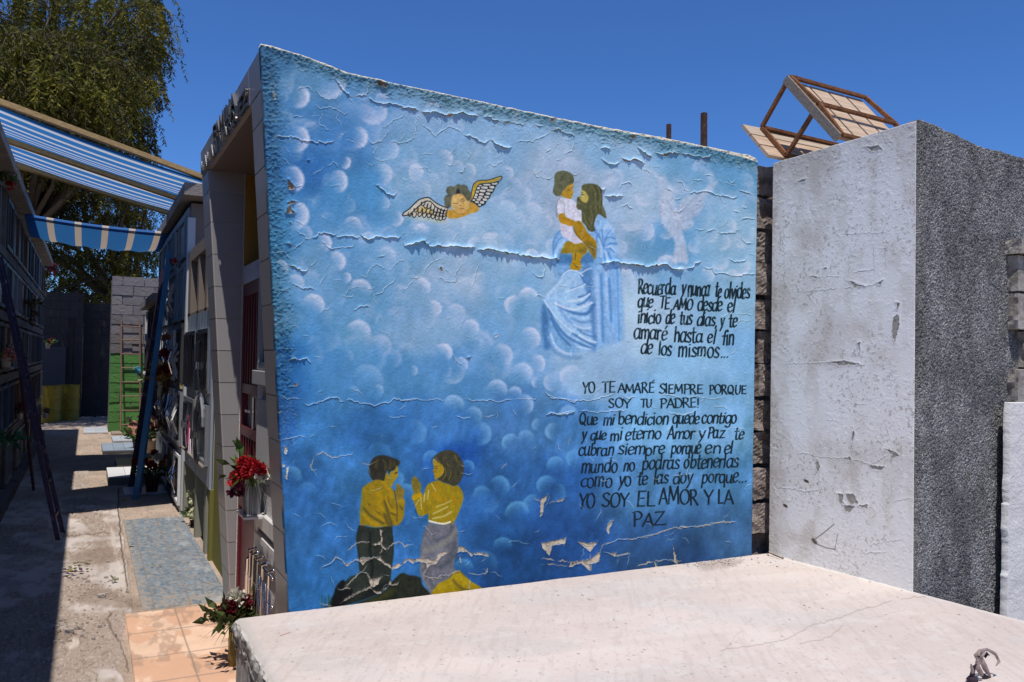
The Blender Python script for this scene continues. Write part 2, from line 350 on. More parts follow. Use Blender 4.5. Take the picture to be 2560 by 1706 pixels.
for x, y, a, b in [(1750,300,36,16),(1890,280,85,22),(2060,255,68,28),(1700,355,44,26),(1840,345,76,26),(2000,335,56,28),(1680,430,42,26),(1800,415,66,28),(1960,405,72,26),(1655,500,44,26),(1775,490,56,28),(1920,475,52,26),(1640,555,42,22),(1755,555,48,28),(1890,545,56,24),(1610,615,32,20),(1715,605,46,24),(1850,605,48,28),(1680,660,42,22),(1790,665,46,28),(1735,720,32,23)]:
    poly(A, (194,190,184), [(x-a,y-b*.3),(x-a*.6,y-b),(x+a*.7,y-b*.8),(x+a,y),(x+a*.6,y+b),(x-a*.7,y+b*.7)], .6)
poly(A, (196,162,62), [(1490,690),(1550,520),(1575,370),(1620,260),(1720,195),(1900,190),(2050,150),(2190,105),(2200,130),(2130,190),(2000,230),(1850,245),(1740,260),(1680,310),(1650,400),(1620,490),(1570,600),(1520,660)])
stroke(A, INK, [(1545,530),(1575,370),(1615,255),(1720,190),(1900,182),(2050,140),(2195,98),(2222,125),(2170,200),(2050,235),(1850,255),(1740,270),(1690,315),(1655,410),(1600,560),(1530,660)], 1.9, .8)
for x, y, r in [(1105,410,102),(1060,600,102),(1045,710,78),(1280,360,92),(1390,370,92),(1450,480,95),(1480,560,78),(1250,500,190)]:
    poly(A, (92,94,82), [(x+r*math.cos(t), y+r*math.sin(t)) for t in np.arange(0, 6.28, .6)], 2., var=.25)
for x, y in [(1105,420),(1050,600),(1270,340),(1400,380),(1480,540),(1050,700)]:
    stroke(A, (116,108,74), [(x-40,y+10),(x,y-20),(x+40,y+5)], 4, 5, .5)
poly(A, (30,32,40), [(1225,480),(1235,400),(1270,370),(1310,440),(1290,490)], 2.2, .85)
poly(A, (205,156,62), [(1030,860),(1080,820),(1180,830),(1480,790),(1500,690),(1560,650),(1640,710),(1725,790),(1680,870),(1530,910),(1400,970),(1180,1020),(1030,985)], 1.5, var=.12)
poly(A, (202,162,96), [(1115,680),(1130,560),(1180,500),(1330,480),(1420,560),(1490,680),(1490,800),(1430,890),(1330,915),(1230,900),(1150,830)], 1.5)
poly(A, (206,176,124), [(1180,600),(1250,560),(1280,720),(1220,790),(1160,740)], 6, .5)
for p in ([(1165,685),(1210,695),(1250,682)], [(1330,655),(1370,645),(1405,622)], [(1320,635),(1345,595),(1385,585)], [(1315,735),(1332,750)], [(1310,790),(1350,810),(1390,795)]): stroke(A, (104,88,62), p, 1.6, 1., .9)
stroke(A, (160,118,52), [(1160,845),(1240,905),(1340,918),(1430,895),(1480,820)], 2., 1.6, .6)
poly(A, (214,140,70), [(1270,820),(1420,850),(1330,900)], 6, .3)
# ---------------------------------------------------------------- robed man lifting a child
B = crop(1360,410,5.6); Cc = crop(1330,600,4.9)
poly(B, (176,192,216), [(420,500),(520,640),(520,800),(740,720),(900,800),(1060,1000),(1080,1400),(900,1600),(1000,800),(860,600)], 14, .35)
poly(B, (138,176,220), [(600,960),(700,880),(740,730),(790,710),(880,780),(960,880),(1010,1020),(1025,1180),(1040,1400),(1060,1640),(600,1640),(560,1300)], 4)
poly(Cc, (118,160,208), [(255,200),(1040,200),(1060,400),(1100,700),(1110,1000),(1085,1230),(800,1310),(740,1360),(600,1350),(500,1410),(380,1400),(280,1330),(160,1340),(125,1200),(105,900),(130,780),(200,680),(300,500),(290,400)], 8)
poly(Cc, (132,172,218), [(740,420),(900,250),(1030,240),(1060,420),(1095,700),(1105,1000),(1080,1230),(900,1260),(800,1300),(790,900)], 6)
poly(B, (132,172,216), [(125,1310),(130,1060),(170,970),(240,925),(300,1040),(380,1080),(330,1200),(240,1260),(200,1400),(130,1400)], 3)
for x, y0, y1, c, wd, al in [(860,420,1240,(78,124,192),7,.7),(960,470,1000,(82,130,198),6,.75),(1055,330,1230,(86,138,206),4,.6),(810,440,1200,(164,190,228),8,.7),(915,330,860,(178,198,230),5,.6),(1010,300,1200,(120,168,222),7,.6),(755,500,1300,(96,136,196),3,.6),(275,300,470,(106,150,206),3,.5)]:
    stroke(Cc, c, [(x-14,y0),(x,(y0+y1)/2),(x+12,y1)], wd, wd*.9, al)
poly(Cc, (150,186,224), [(370,450),(480,372),(570,400),(640,500),(740,560),(775,900),(780,1290),(720,1340),(600,1330),(430,1200),(280,1010),(200,850),(150,740),(250,600)], 4)
poly(Cc, (74,108,172), [(138,770),(180,870),(205,1000),(195,1200),(225,1300),(160,1345),(128,1200),(112,950)], 5, .9)
poly(Cc, (84,118,182), [(735,540),(772,800),(792,1300),(750,1350),(725,1050),(700,780),(640,560),(620,330),(740,330)], 5, .75)
for p, wd, al in [([(330,800),(440,865),(560,905),(680,900),(755,800)],8,.9),([(560,795),(640,765),(710,700)],5,.8),([(570,705),(660,675),(715,630)],4.5,.8),([(480,600),(580,570),(660,530)],4,.7),([(200,850),(300,1040),(420,1180),(560,1260),(740,1335)],6,.85),([(230,960),(330,1150),(460,1290)],5,.85),([(500,1150),(640,1235),(770,1300)],6,.8),([(480,960),(600,1010),(720,1000)],7,.5),([(560,1100),(660,1160),(770,1190)],5,.6),([(220,1300),(300,1390),(420,1440),(600,1440)],8,.35),([(330,800),(400,940),(540,1060),(720,1130)],8,.35),([(600,430),(650,520),(720,560)],5,.7)]:
    stroke(Cc, (72,108,172), p, wd, wd*.9, al)
for p, wd, al in [([(430,630),(560,585),(650,545)],4,.85),([(440,755),(600,730),(705,665)],5,.85),([(290,780),(430,840),(560,850),(730,770)],6,.9),([(510,1040),(620,1085),(715,1078)],4,.8),([(580,1170),(680,1225),(775,1255)],5,.85),([(150,740),(260,900),(400,1050),(520,1140)],3,.8),([(230,1160),(280,1290),(380,1375),(480,1400)],5,.7),([(365,455),(410,400),(480,372),(560,390),(620,440)],3,.9),([(600,410),(680,360),(730,350)],3,.8),([(190,690),(300,560),(390,470)],6,.5),([(560,1310),(660,1330),(740,1340)],4,.5),([(300,620),(380,560),(500,480)],9,.25)]:
    stroke(Cc, (196,212,236), p, wd, wd*.9, al)
# sleeve and shoulder drapery
for p, wd in [([(132,1300),(132,1100),(185,985),(240,930)],4),([(145,1200),(185,1095),(250,1030)],3),([(840,1160),(790,1080),(765,980)],4),([(840,1160),(815,1000),(820,880)],2.5),([(845,1150),(880,1000),(960,910)],2.5),([(850,1180),(920,1120),(1015,1120)],5),([(865,1200),(930,1192),(985,1235)],4),([(840,1180),(850,1300),(840,1420)],3),([(900,1230),(930,1320),(970,1400)],5),([(700,900),(740,1000),(740,1090)],6),([(860,1040),(940,1030),(1000,1050)],3)]:
    stroke(B, (84,130,200), p, wd, wd*.9, .75)
for p, wd in [([(150,1290),(205,1170),(290,1070)],5),([(860,1170),(940,1155),(1000,1225)],4),([(800,1300),(800,1150),(760,1050)],5),([(890,1400),(880,1300),(850,1210)],5),([(840,900),(900,860),(960,920)],8)]:
    stroke(B, (188,208,236), p, wd, wd*.9, .65)
poly(B, (68,106,168), [(240,1250),(330,1265),(440,1270),(540,1290),(630,1230),(700,1340),(600,1400),(200,1400),(210,1300)], 4, .8)
poly(B, (204,202,218), [(205,460),(260,480),(380,490),(440,540),(520,650),(525,800),(450,810),(390,920),(470,1010),(540,1100),(440,1122),(390,1110),(330,1040),(270,1020),(235,940),(235,830),(300,700),(210,700),(170,640),(175,540)])
poly(B, (194,186,206), [(240,840),(380,870),(420,960),(530,1090),(440,1118),(390,1100),(330,1040),(270,1015)], 4, .7)
stroke(B, (140,140,156), [(182,740),(172,620),(190,520),(225,465)], 4, 2.5, .9); stroke(B, (150,150,168), [(205,560),(240,520),(275,540),(292,600),(285,695)], 1.8, 1.4, .8)
poly(B, (192,142,34), [(200,725),(250,692),(285,695),(310,745),(440,805),(432,850),(400,875),(300,850),(230,820)], var=.12)
poly(B, (92,94,70), [(145,180),(165,130),(220,100),(300,98),(370,130),(412,180),(415,270),(340,305),(290,365),(240,435),(185,455),(135,420),(125,370),(145,280)], 1.5, var=.2)
stroke(B, (66,72,66), [(240,240),(260,180),(310,130)], 3, 3, .7); stroke(B, (116,112,72), [(200,200),(230,150)], 4, 4, .5)
poly(B, (192,146,44), [(410,278),(404,360),(412,405),(392,440),(382,490),(310,480),(235,435),(290,362),(340,302)])
for p in ([(330,382),(350,372),(372,378)], [(330,360),(355,352)], [(380,430),(400,428)]): stroke(B, (104,84,44), p, 1.4, 1, .9)
poly(B, (84,84,56), [(528,320),(560,288),(640,275),(740,292),(800,360),(815,480),(820,600),(872,740),(850,758),(780,712),(742,722),(700,850),(718,920),(680,952),(620,930),(580,860),(532,800),(525,660),(480,640),(452,600),(460,560),(468,470),(515,455),(530,370)], 1.6, var=.22)
poly(B, (184,164,88), [(530,368),(590,400),(622,470),(600,545),(540,525),(500,482),(520,440)], 1.5)
stroke(B, (44,44,38), [(526,432),(545,428),(556,436)], 1.8, 1, .9); stroke(B, (60,58,44), [(520,400),(545,405)], 1.4, 1, .7)
stroke(B, (150,134,84), [(470,540),(500,560)], 2, 1.5, .7)
for p in ([(680,310),(720,400),(725,520)], [(760,330),(790,450),(780,600)], [(660,660),(680,760),(660,860)], [(560,700),(590,800),(640,880)], [(800,600),(840,700)], [(720,600),(740,680)]):
    stroke(B, (126,116,70), p, 3, 3, .5); stroke(B, (54,56,44), [(x+22, y) for x, y in p], 3, 3, .5)
poly(B, (176,132,28), [(420,880),(450,812),(500,800),(560,870),(610,960),(700,1050),(735,1110),(735,1230),(712,1330),(680,1290),(620,1200),(560,1110),(480,1030),(430,960)], var=.14)
poly(B, (118,104,50), [(600,1090),(700,1130),(732,1180),(712,1328),(640,1220),(560,1110)], 5, .7)
stroke(B, (110,92,40), [(415,890),(450,980),(520,1060)], 3, 3, .7)
poly(B, (168,136,34), [(310,1090),(380,1090),(440,1122),(540,1108),(600,1180),(602,1240),(550,1275),(480,1240),(400,1248),(300,1255),(238,1245),(265,1170)], var=.14)
for p in ([(560,1170),(590,1200)], [(545,1195),(580,1225)], [(540,1220),(570,1250)]): stroke(B, (110,92,40), p, 1.5, 1.2, .8)
poly(B, (118,108,50), [(240,1245),(300,1200),(420,1225),(520,1190),(560,1270),(400,1250)], 5, .5)
poly(B, (190,145,25), [(400,1255),(450,1235),(540,1280),(512,1350),(522,1450),(490,1490),(400,1482),(365,1460),(378,1400),(398,1340)], var=.1)
stroke(B, (84,74,40), [(445,1240),(435,1340)], 2, 1.4, .8); stroke(B, (110,84,30), [(410,1390),(470,1460)], 2, 1.5, .8)
# ---------------------------------------------------------------- white bird
Dv = crop(1620,420,6.27)
DV = (192,196,214)
poly(Dv, DV, [(70,30),(170,120),(270,135),(320,220),(390,320),(402,480),(402,640),(340,685),(290,570),(210,470),(160,340),(130,200)], 4, .6)
poly(Dv, DV, [(400,665),(470,600),(540,490),(660,430),(800,390),(950,290),(1090,200),(1000,360),(920,460),(860,590),(790,720),(700,790),(720,860),(680,940),(560,980),(480,860),(380,740)], 4, .58)
poly(Dv, (196,198,214), [(178,520),(230,480),(290,560),(340,680),(420,660),(520,740),(560,900),(540,1000),(570,1100),(600,1250),(622,1480),(530,1470),(430,1490),(395,1400),(420,1240),(410,1120),(300,980),(220,880),(185,700)], 3.5, .68)
for p in ([(480,640),(640,560),(800,420)], [(480,720),(680,620),(880,470)], [(520,780),(700,690),(850,590)], [(540,840),(680,780),(760,730)], [(400,730),(450,690),(520,700)], [(300,520),(350,600),(370,660)], [(440,820),(520,900),(520,950)], [(190,600),(200,760)]):
    stroke(Dv, (150,156,182), p, 6, 6, .45)
for p in ([(520,1300),(530,1460)], [(570,1200),(595,1460)], [(470,1320),(470,1440)]): stroke(Dv, (164,166,186), p, 3, 3, .6)
stroke(Dv, (140,140,160), [(215,525),(235,535)], 4, 4, .6)
# ---------------------------------------------------------------- kneeling boy and girl on a dark mound
E_ = crop(880,1120,7.127); G = crop(1010,1110,7.127)
poly(KF, (34,38,30), [(430,1260),(860,1085),(1000,930),(1100,830),(1160,800),(1250,830),(1400,862),(1430,960),(1500,1040),(1600,1110),(1650,1250),(400,1330)], 2, var=.3)
poly(KF, (58,62,28), [(640,1220),(800,1130),(940,1050),(1050,1040),(900,1180)], 8, .7)
poly(KF, (38,44,40), [(555,130),(700,160),(850,165),(1000,130),(1020,250),(1035,400),(1030,560),(1000,760),(990,900),(960,980),(830,1090),(600,1180),(400,1240),(130,1300),(190,1120),(220,1000),(300,905),(350,920),(420,860),(540,800),(545,700),(525,500),(505,350),(520,220)], 1.6, var=.2)
poly(KF, (15,16,19), [(110,1300),(200,1080),(220,1010),(310,905),(350,920),(350,1000),(450,1030),(440,1110),(300,1260)], 2.5, .9)
poly(KF, (18,20,22), [(740,1000),(960,900),(980,960),(840,1080),(560,1180),(640,1060)], 6, .7)
stroke(KF, (20,24,24), [(705,240),(700,500),(740,700),(722,850)], 6, 5, .8); stroke(KF, (56,62,52), [(620,300),(600,500),(640,700)], 16, 14, .4)
for x in (25,60,80,115,130,150): stroke(KF, (42,72,62), [(x,1300),(x+4,1080+(x*37)%90)], 2.2, 1.6, .7)
poly(KF, (98,98,110), [(1520,88),(1600,110),(1780,110),(1880,88),(1920,180),(1935,350),(1920,480),(1890,600),(1870,720),(1900,760),(1830,850),(1750,900),(1650,960),(1600,1100),(1540,1085),(1440,900),(1400,780),(1400,600),(1410,430),(1440,280),(1480,160)], 1.6, var=.2)
stroke(KF, (128,126,118), [(1480,480),(1700,400),(1880,230)], 14, 13, .6); stroke(KF, (72,74,88), [(1640,340),(1800,260),(1860,150)], 8, 8, .6); stroke(KF, (58,60,74), [(1880,400),(1840,600),(1680,720)], 14, 13, .5); stroke(KF, (70,72,84), [(1480,640),(1500,800),(1580,1000)], 9, 9, .4)
poly(KF, (166,140,20), [(1590,1120),(1650,960),(1750,905),(1830,855),(1880,785),(1950,772),(2020,830),(2120,920),(2280,1030),(2100,1100)], 1.6, var=.14)
stroke(KF, (92,84,40), [(1870,910),(1960,1000),(2080,1060)], 7, 6, .7); stroke(KF, (98,88,36), [(1860,810),(1960,790),(2040,860)], 4, 4, .5)
# boy
poly(E_, (46,44,37), [(300,440),(310,320),(350,220),(430,150),(540,130),(650,150),(760,190),(840,230),(850,280),(820,320),(770,390),(690,420),(660,500),(640,440),(605,470),(590,580),(520,590),(380,580),(330,520)], var=.22)
for p in ([(560,220),(600,300),(590,380)], [(680,240),(690,320),(660,390)], [(460,220),(430,330)], [(750,250),(760,320)]): stroke(E_, (88,80,40), p, 5, 5, .5)
poly(E_, (158,133,33), [(790,318),(822,370),(816,440),(822,480),(805,530),(750,600),(722,672),(690,685),(620,640),(580,595),(612,440),(650,500),(690,432),(760,395)], 1.2)
poly(E_, (70,120,180), [(608,420),(640,410),(662,500),(650,500),(630,440)], 1.4, .7)
poly(E_, (150,124,24), [(150,1370),(140,1150),(145,1060),(165,900),(180,740),(220,680),(370,590),(480,570),(580,600),(660,670),(740,760),(780,950),(800,1150),(720,1370),(560,1405),(400,1415),(250,1380)], 1.8, var=.12)
poly(E_, (150,122,22), [(640,1130),(790,1180),(808,960),(930,940),(932,1090),(920,1230),(860,1340),(780,1392),(700,1335),(660,1240)], 1.8, var=.12)
poly(E_, (138,116,42), [(800,632),(850,660),(900,720),(937,770),(916,880),(922,935),(810,935),(772,850),(762,780),(790,720)], 1.4)
for p in ([(830,670),(850,780)], [(870,690),(880,790)], [(800,680),(815,800)]): stroke(E_, (86,76,36), p, 1.4, 1.2, .8)
for p, wd in [([(580,950),(620,1080),(655,1200),(705,1345)],6),([(758,770),(780,900),(802,1100),(802,1320)],3),([(210,1080),(300,1180),(420,1270),(560,1345)],6),([(310,1010),(370,1090),(490,1190)],5),([(640,940),(700,1060),(720,1085)],4),([(690,1160),(765,1195)],4),([(860,1040),(900,1100)],4),([(590,1200),(640,1340),(700,1380)],9)]:
    stroke(E_, (78,70,38), p, wd, wd*.8, .75)
for p, wd in [([(430,780),(520,880),(480,1000),(540,1090)],10),([(600,890),(660,1040),(770,1150)],5),([(190,1170),(300,1290),(440,1370)],7),([(330,1040),(440,1170),(570,1300)],5),([(560,620),(680,760),(700,880)],7),([(810,945),(918,945)],7)]:
    stroke(E_, (192,148,18), p, wd, wd*.9, .6)
stroke(E_, (100,118,70), [(180,800),(190,1000),(170,1250)], 5, 5, .5)
stroke(E_, (30,30,24), [(765,455),(805,440)], 2.4, 1.4, .9)
# girl
poly(G, (60,58,44), [(478,360),(490,270),(560,200),(650,140),(790,110),(920,150),(1000,240),(1060,350),(1070,440),(1040,600),(960,720),(870,752),(780,700),(700,690),(600,622),(660,570),(690,480),(670,390),(600,320),(530,250),(492,300)], var=.25)
poly(G, (164,134,30), [(513,300),(540,272),(600,320),(690,390),(712,480),(662,572),(560,640),(545,600),(530,530),(513,475),(528,440)], 1.2)
for p in ([(530,400),(560,412),(600,398)], [(555,440),(600,436)], [(520,500),(545,498)]): stroke(G, (92,76,30), p, 1.5, 1., .8)
poly(G, (154,130,22), [(600,650),(700,690),(800,720),(880,755),(950,740),(1030,830),(1057,950),(1040,1050),(970,1230),(880,1400),(700,1432),(550,1400),(440,1365),(430,1245),(320,1292),(250,1250),(200,1110),(150,950),(160,900),(290,850),(340,920),(400,760),(460,700)], 1.6, var=.14)
poly(G, (130,114,40), [(180,882),(145,760),(138,650),(170,588),(210,588),(260,650),(302,740),(296,850),(250,885)], 1.5, var=.2)
for x in (175,195,218,240): stroke(G, (84,76,36), [(x,640),(x+8,760)], 1.1, 1., .7)
stroke(G, (206,158,6), [(175,965),(280,910)], 10, 6, .8)
for p, wd in [([(490,710),(560,830)],3),([(440,820),(420,980)],3),([(370,890),(355,1030)],3),([(300,950),(310,1160)],2.5),([(265,1000),(210,1090)],2.5),([(580,1120),(720,1070),(845,1010)],3),([(520,1245),(650,1185),(780,1120)],3.5),([(510,1330),(700,1290),(845,1210)],4)]:
    stroke(G, (188,176,116), p, wd, wd*.8, .75)
stroke(G, (222,218,198), [(450,1375),(600,1412),(720,1422),(820,1390)], 4, 2, .95)
for x, y in [(560,930),(690,1010),(900,1000),(580,760)]: stroke(G, (192,134,12), [(x-30,y-30),(x+30,y+20)], 10, 10, .45)
for p in ([(760,340),(790,392)], [(830,460),(832,560),(790,640)], [(560,240),(640,325)], [(900,200),(960,330)], [(730,420),(740,560),(690,630)]): stroke(G, (122,106,46), p, 1.8, 1.4, .8)
stroke(G, (26,60,90), [(205,1180),(230,1280),(270,1360)], 2.4, 1.6, .7); stroke(G, (40,80,120), [(300,1380),(380,1360),(430,1290)], 3, 3, .6)
# ================================================================== brush lettering
PI2 = 6.2832
def ell(cx, cy, a, b, t0=0, t1=PI2, n=14): return [(cx+a*math.cos(t), cy+b*math.sin(t)) for t in np.linspace(t0, t1, n)]
BO = [(.5,.55),(.32,.66),(.12,.55),(.05,.3),(.12,.06),(.28,0),(.44,.16),(.5,.34)]; BR = [(.1,.45),(.3,.66),(.47,.5),(.48,.2),(.3,0),(.1,.1)]
GL = {'a': (.64,[BO,[(.52,.65),(.49,.2),(.54,.02),(.62,.06)]]), 'b': (.56,[[(.1,1),(.1,.04)],BR]), 'c': (.48,[[(.45,.55),(.3,.66),(.1,.52),(.05,.3),(.12,.06),(.28,0),(.45,.12)]]),
 'd': (.6,[BO,[(.52,1.02),(.51,.0)]]), 'e': (.5,[[(.07,.32),(.44,.42),(.42,.6),(.26,.67),(.09,.52),(.05,.22),(.2,0),(.45,.12)]]), 'f': (.44,[[(.5,.93),(.38,1.02),(.24,.86),(.22,0)],[(.04,.6),(.42,.62)]]),
 'g': (.58,[BO,[(.51,.64),(.5,-.12),(.32,-.33),(.08,-.24)]]), 'h': (.57,[[(.1,1),(.1,0)],[(.1,.42),(.3,.66),(.47,.5),(.48,0)]]), 'i': (.25,[[(.11,.64),(.12,0)],[(.12,.86),(.14,.89)]]), 'l': (.25,[[(.12,1.02),(.11,0)]]),
 'm': (.78,[[(.08,.64),(.08,0)],[(.08,.44),(.24,.66),(.37,.52),(.37,0)],[(.37,.44),(.54,.66),(.67,.52),(.67,0)]]), 'n': (.56,[[(.1,.64),(.1,0)],[(.1,.44),(.3,.66),(.46,.5),(.46,0)]]),
 'o': (.56,[ell(.27,.33,.22,.33)]), 'p': (.56,[[(.1,.64),(.08,-.34)],BR]), 'q': (.58,[BO,[(.51,.64),(.49,-.34)]]), 'r': (.42,[[(.1,.64),(.1,0)],[(.1,.4),(.24,.64),(.4,.6)]]),
 's': (.47,[[(.42,.56),(.25,.67),(.1,.52),(.22,.36),(.4,.22),(.32,.03),(.05,.07)]]), 't': (.42,[[(.2,.92),(.18,.14),(.27,0),(.42,.07)],[(.02,.63),(.4,.65)]]), 'u': (.6,[[(.08,.64),(.08,.2),(.2,0),(.38,.1),(.46,.34)],[(.48,.64),(.47,.06),(.57,0)]]),
 'v': (.47,[[(.05,.64),(.22,0)],[(.22,0),(.42,.66)]]), 'y': (.5,[[(.06,.64),(.24,.06)],[(.46,.66),(.26,.02),(.07,-.33)]]), 'z': (.52,[[(.06,.6),(.46,.63)],[(.46,.63),(.05,.02)],[(.05,.02),(.5,.04)]]),
 'R': (.58,[[(.1,1),(.1,0)],[(.02,.94),(.3,1),(.45,.82),(.38,.58),(.12,.5)],[(.24,.5),(.56,0)]]), 'Q': (.7,[ell(.32,.5,.27,.5),[(.3,.22),(.62,-.08)]]), 'T': (.54,[[(0,.95),(.54,.97)],[(.28,.96),(.26,0)]]),
 'E': (.5,[[(.1,1),(.1,0)],[(.1,.97),(.46,.98)],[(.1,.52),(.38,.53)],[(.1,.02),(.46,.03)]]), 'A': (.6,[[(.02,0),(.3,1)],[(.3,1),(.57,0)],[(.12,.34),(.48,.34)]]), 'M': (.76,[[(.05,0),(.13,1)],[(.13,1),(.37,.2)],[(.37,.2),(.63,1)],[(.63,1),(.68,0)]]),
 'O': (.66,[ell(.32,.5,.27,.5)]), 'Y': (.56,[[(.01,1),(.28,.46)],[(.55,1),(.28,.46)],[(.28,.46),(.27,0)]]), 'S': (.5,[[(.45,.86),(.28,1),(.09,.82),(.2,.56),(.42,.36),(.38,.08),(.2,0),(.03,.13)]]), 'I': (.22,[[(.1,1),(.1,0)]]),
 'P': (.5,[[(.1,1),(.1,0)],[(.02,.95),(.3,1),(.46,.78),(.36,.52),(.11,.46)]]), 'U': (.6,[[(.08,1),(.08,.3),(.2,0),(.4,.05),(.5,.3),(.51,1)]]), 'D': (.6,[[(.1,1),(.1,0)],[(.02,.97),(.35,.98),(.54,.6),(.48,.2),(.3,.02),(.1,.02)]]), 'L': (.46,[[(.1,1),(.1,0)],[(.1,.02),(.46,.03)]]),
 'Z': (.52,[[(.04,.96),(.48,.97)],[(.48,.97),(.03,.03)],[(.03,.03),(.5,.04)]]), '.': (.28,[[(.1,.03),(.12,.06)]]), ',': (.2,[[(.08,.05),(.03,-.14)]]), '!': (.24,[[(.13,1),(.12,.3)],[(.11,.03),(.12,.05)]]), ' ': (.3,[])}
GL['\u00e9'] = (GL['e'][0], GL['e'][1]+[[(.26,.8),(.38,.98)]]); GL['\u00c9'] = (GL['E'][0], GL['E'][1]+[[(.3,1.1),(.42,1.24)]])
TXT = np.array([22, 30, 44])
def write(word, x0, x1, y, cap, slant=.1, w=4.6, y1=None, thin=.6):
    """brush-write one word between x0 and x1 (photo pixels of the KT crop), baseline y to y1, letter height cap"""
    y1 = y if y1 is None else y1
    x1 = x1-5; w = w*1.14; tot = sum(GL[c][0] for c in word)-.06; sx = (x1-x0)/tot/1.96; sy = cap/1.96
    ox, oy = KT((x0, y)); ex, ey = KT((x1, y1)); bl = (ey-oy)/(ex-ox)
    wn = win(ox, min(oy, ey)-sy*1.4, ex, max(oy, ey)+sy*.5, 8)
    px, py = PX[wn], PY[wn]; dmin = np.full(px.shape, 9.)
    ca, sa = math.cos(.45), math.sin(.45); adv = 0
    def pen(qx, qy): u = (qx*ca-qy*sa)/w*2; v = (qx*sa+qy*ca)/(w*thin)*2; return u, v
    PU, PV = pen(px, py)
    for ch in word:
        gw, strokes = GL[ch]; jy = RNG.normal(0, .03); js = 1+RNG.normal(0, .055); slj = slant+RNG.normal(0, .035); wj = RNG.normal(0, .05)
        for st in strokes:
            q = smooth_pts(st, False, 5) if len(st) > 2 else np.array(st, float)
            gx = ox+(adv+q[:,0]*(1+wj))*sx+q[:,1]*sy*slj; gy = oy+bl*(gx-ox)-(q[:,1]*js+jy)*sy
            pu, pv = pen(gx, gy)
            m = (px > gx.min()-6) & (px < gx.max()+6) & (py > gy.min()-6) & (py < gy.max()+6)
            if m.any(): dmin[m] = np.minimum(dmin[m], segdist(PU[m], PV[m], np.stack([pu, pv], 1)))
        adv += gw
    a = 1-sstep(.72, 1.25, dmin+.12*(vn(px*.5, py*.5, 3)-.5))
    wear = .95-.35*sstep(.62, .8, fbm(px*.09, py*.09, 6, 3))
    a = (a*wear)[..., None]
    COLR[wn] = COLR[wn]*(1-a)+a*TXT
for wd in [('Recuerda',480,668,166,74,172),('y',690,714,172,74),('nunca',722,834,176,74,180),('te',858,890,182,74,184),('olvides',902,1032,186,72,192),
 ('que',478,552,231,70,234),('TE',584,634,240,56),('AMO',652,748,244,56,247),('desde',770,893,249,68,253),('el',918,956,255,66),
 ('inicio',476,594,308,68,312),('de',614,660,314,66),('tus',683,746,317,68),('dias,',766,870,321,66,324),('y',882,904,326,66),('te',924,966,330,70),
 ('amar\u00e9',457,622,387,72,391),('hasta',655,796,400,72,406),('el',818,860,409,70),('fin',888,952,415,72,418),
 ('de',490,550,462,70),('los',578,646,467,72,470),('mismos',676,880,474,72,480),('...',884,928,481,60)]: write(*wd[:5], slant=.1, w=4.7, y1=wd[5] if len(wd) > 5 else None)
for wd in [('YO',207,274,651,58),('TE',305,368,650,54),('AMAR\u00c9',382,562,651,46),('SIEMPRE',582,798,654,46,656),('PORQUE',828,1012,656,44,658),('SOY',336,446,725,46),('TU',494,550,725,44),('PADRE!',588,782,725,46)]:
    write(*wd[:5], slant=.02, w=4.2, y1=wd[5] if len(wd) > 5 else None, thin=.55)
for wd in [('Que',192,284,808,58),('mi',308,364,808,58),('bendicion',381,631,806,62),('quede',648,780,804,58),('contigo',790,964,802,60),
 ('y',203,228,880,58),('que',245,324,882,58),('mi',342,404,884,58),('eterno',415,594,880,60),('Amor',622,758,878,58),('y',774,808,876,58),('Paz',820,906,874,58),('te',950,998,880,60),
 ('cubran',187,362,960,62),('siempre',380,612,954,60),('porque',640,790,950,60),('en',806,886,950,60),('el',900,946,950,64),
 ('mundo',200,380,1042,66),('no',406,466,1036,64),('podras',498,684,1030,66,1024),('obtenerlas',702,974,1022,66,1018),
 ('como',196,354,1114,68),('yo',383,447,1106,66),('te',475,526,1102,66),('las',555,630,1098,66),('doy',650,748,1096,64),('porque...',790,1018,1094,64,1092)]: write(*wd[:5], slant=.12, w=4.5, y1=wd[5] if len(wd) > 5 else None)
for wd in [('YO',188,270,1218,72),('SOY',300,436,1210,72),('EL',470,562,1205,74),('AMOR',582,776,1202,76,1200),('Y',804,850,1199,72),('LA',868,948,1197,66),('PAZ.',454,630,1306,68,1300)]: write(*wd[:5], slant=.04, w=5., y1=wd[5] if len(wd) > 5 else None, thin=.6)
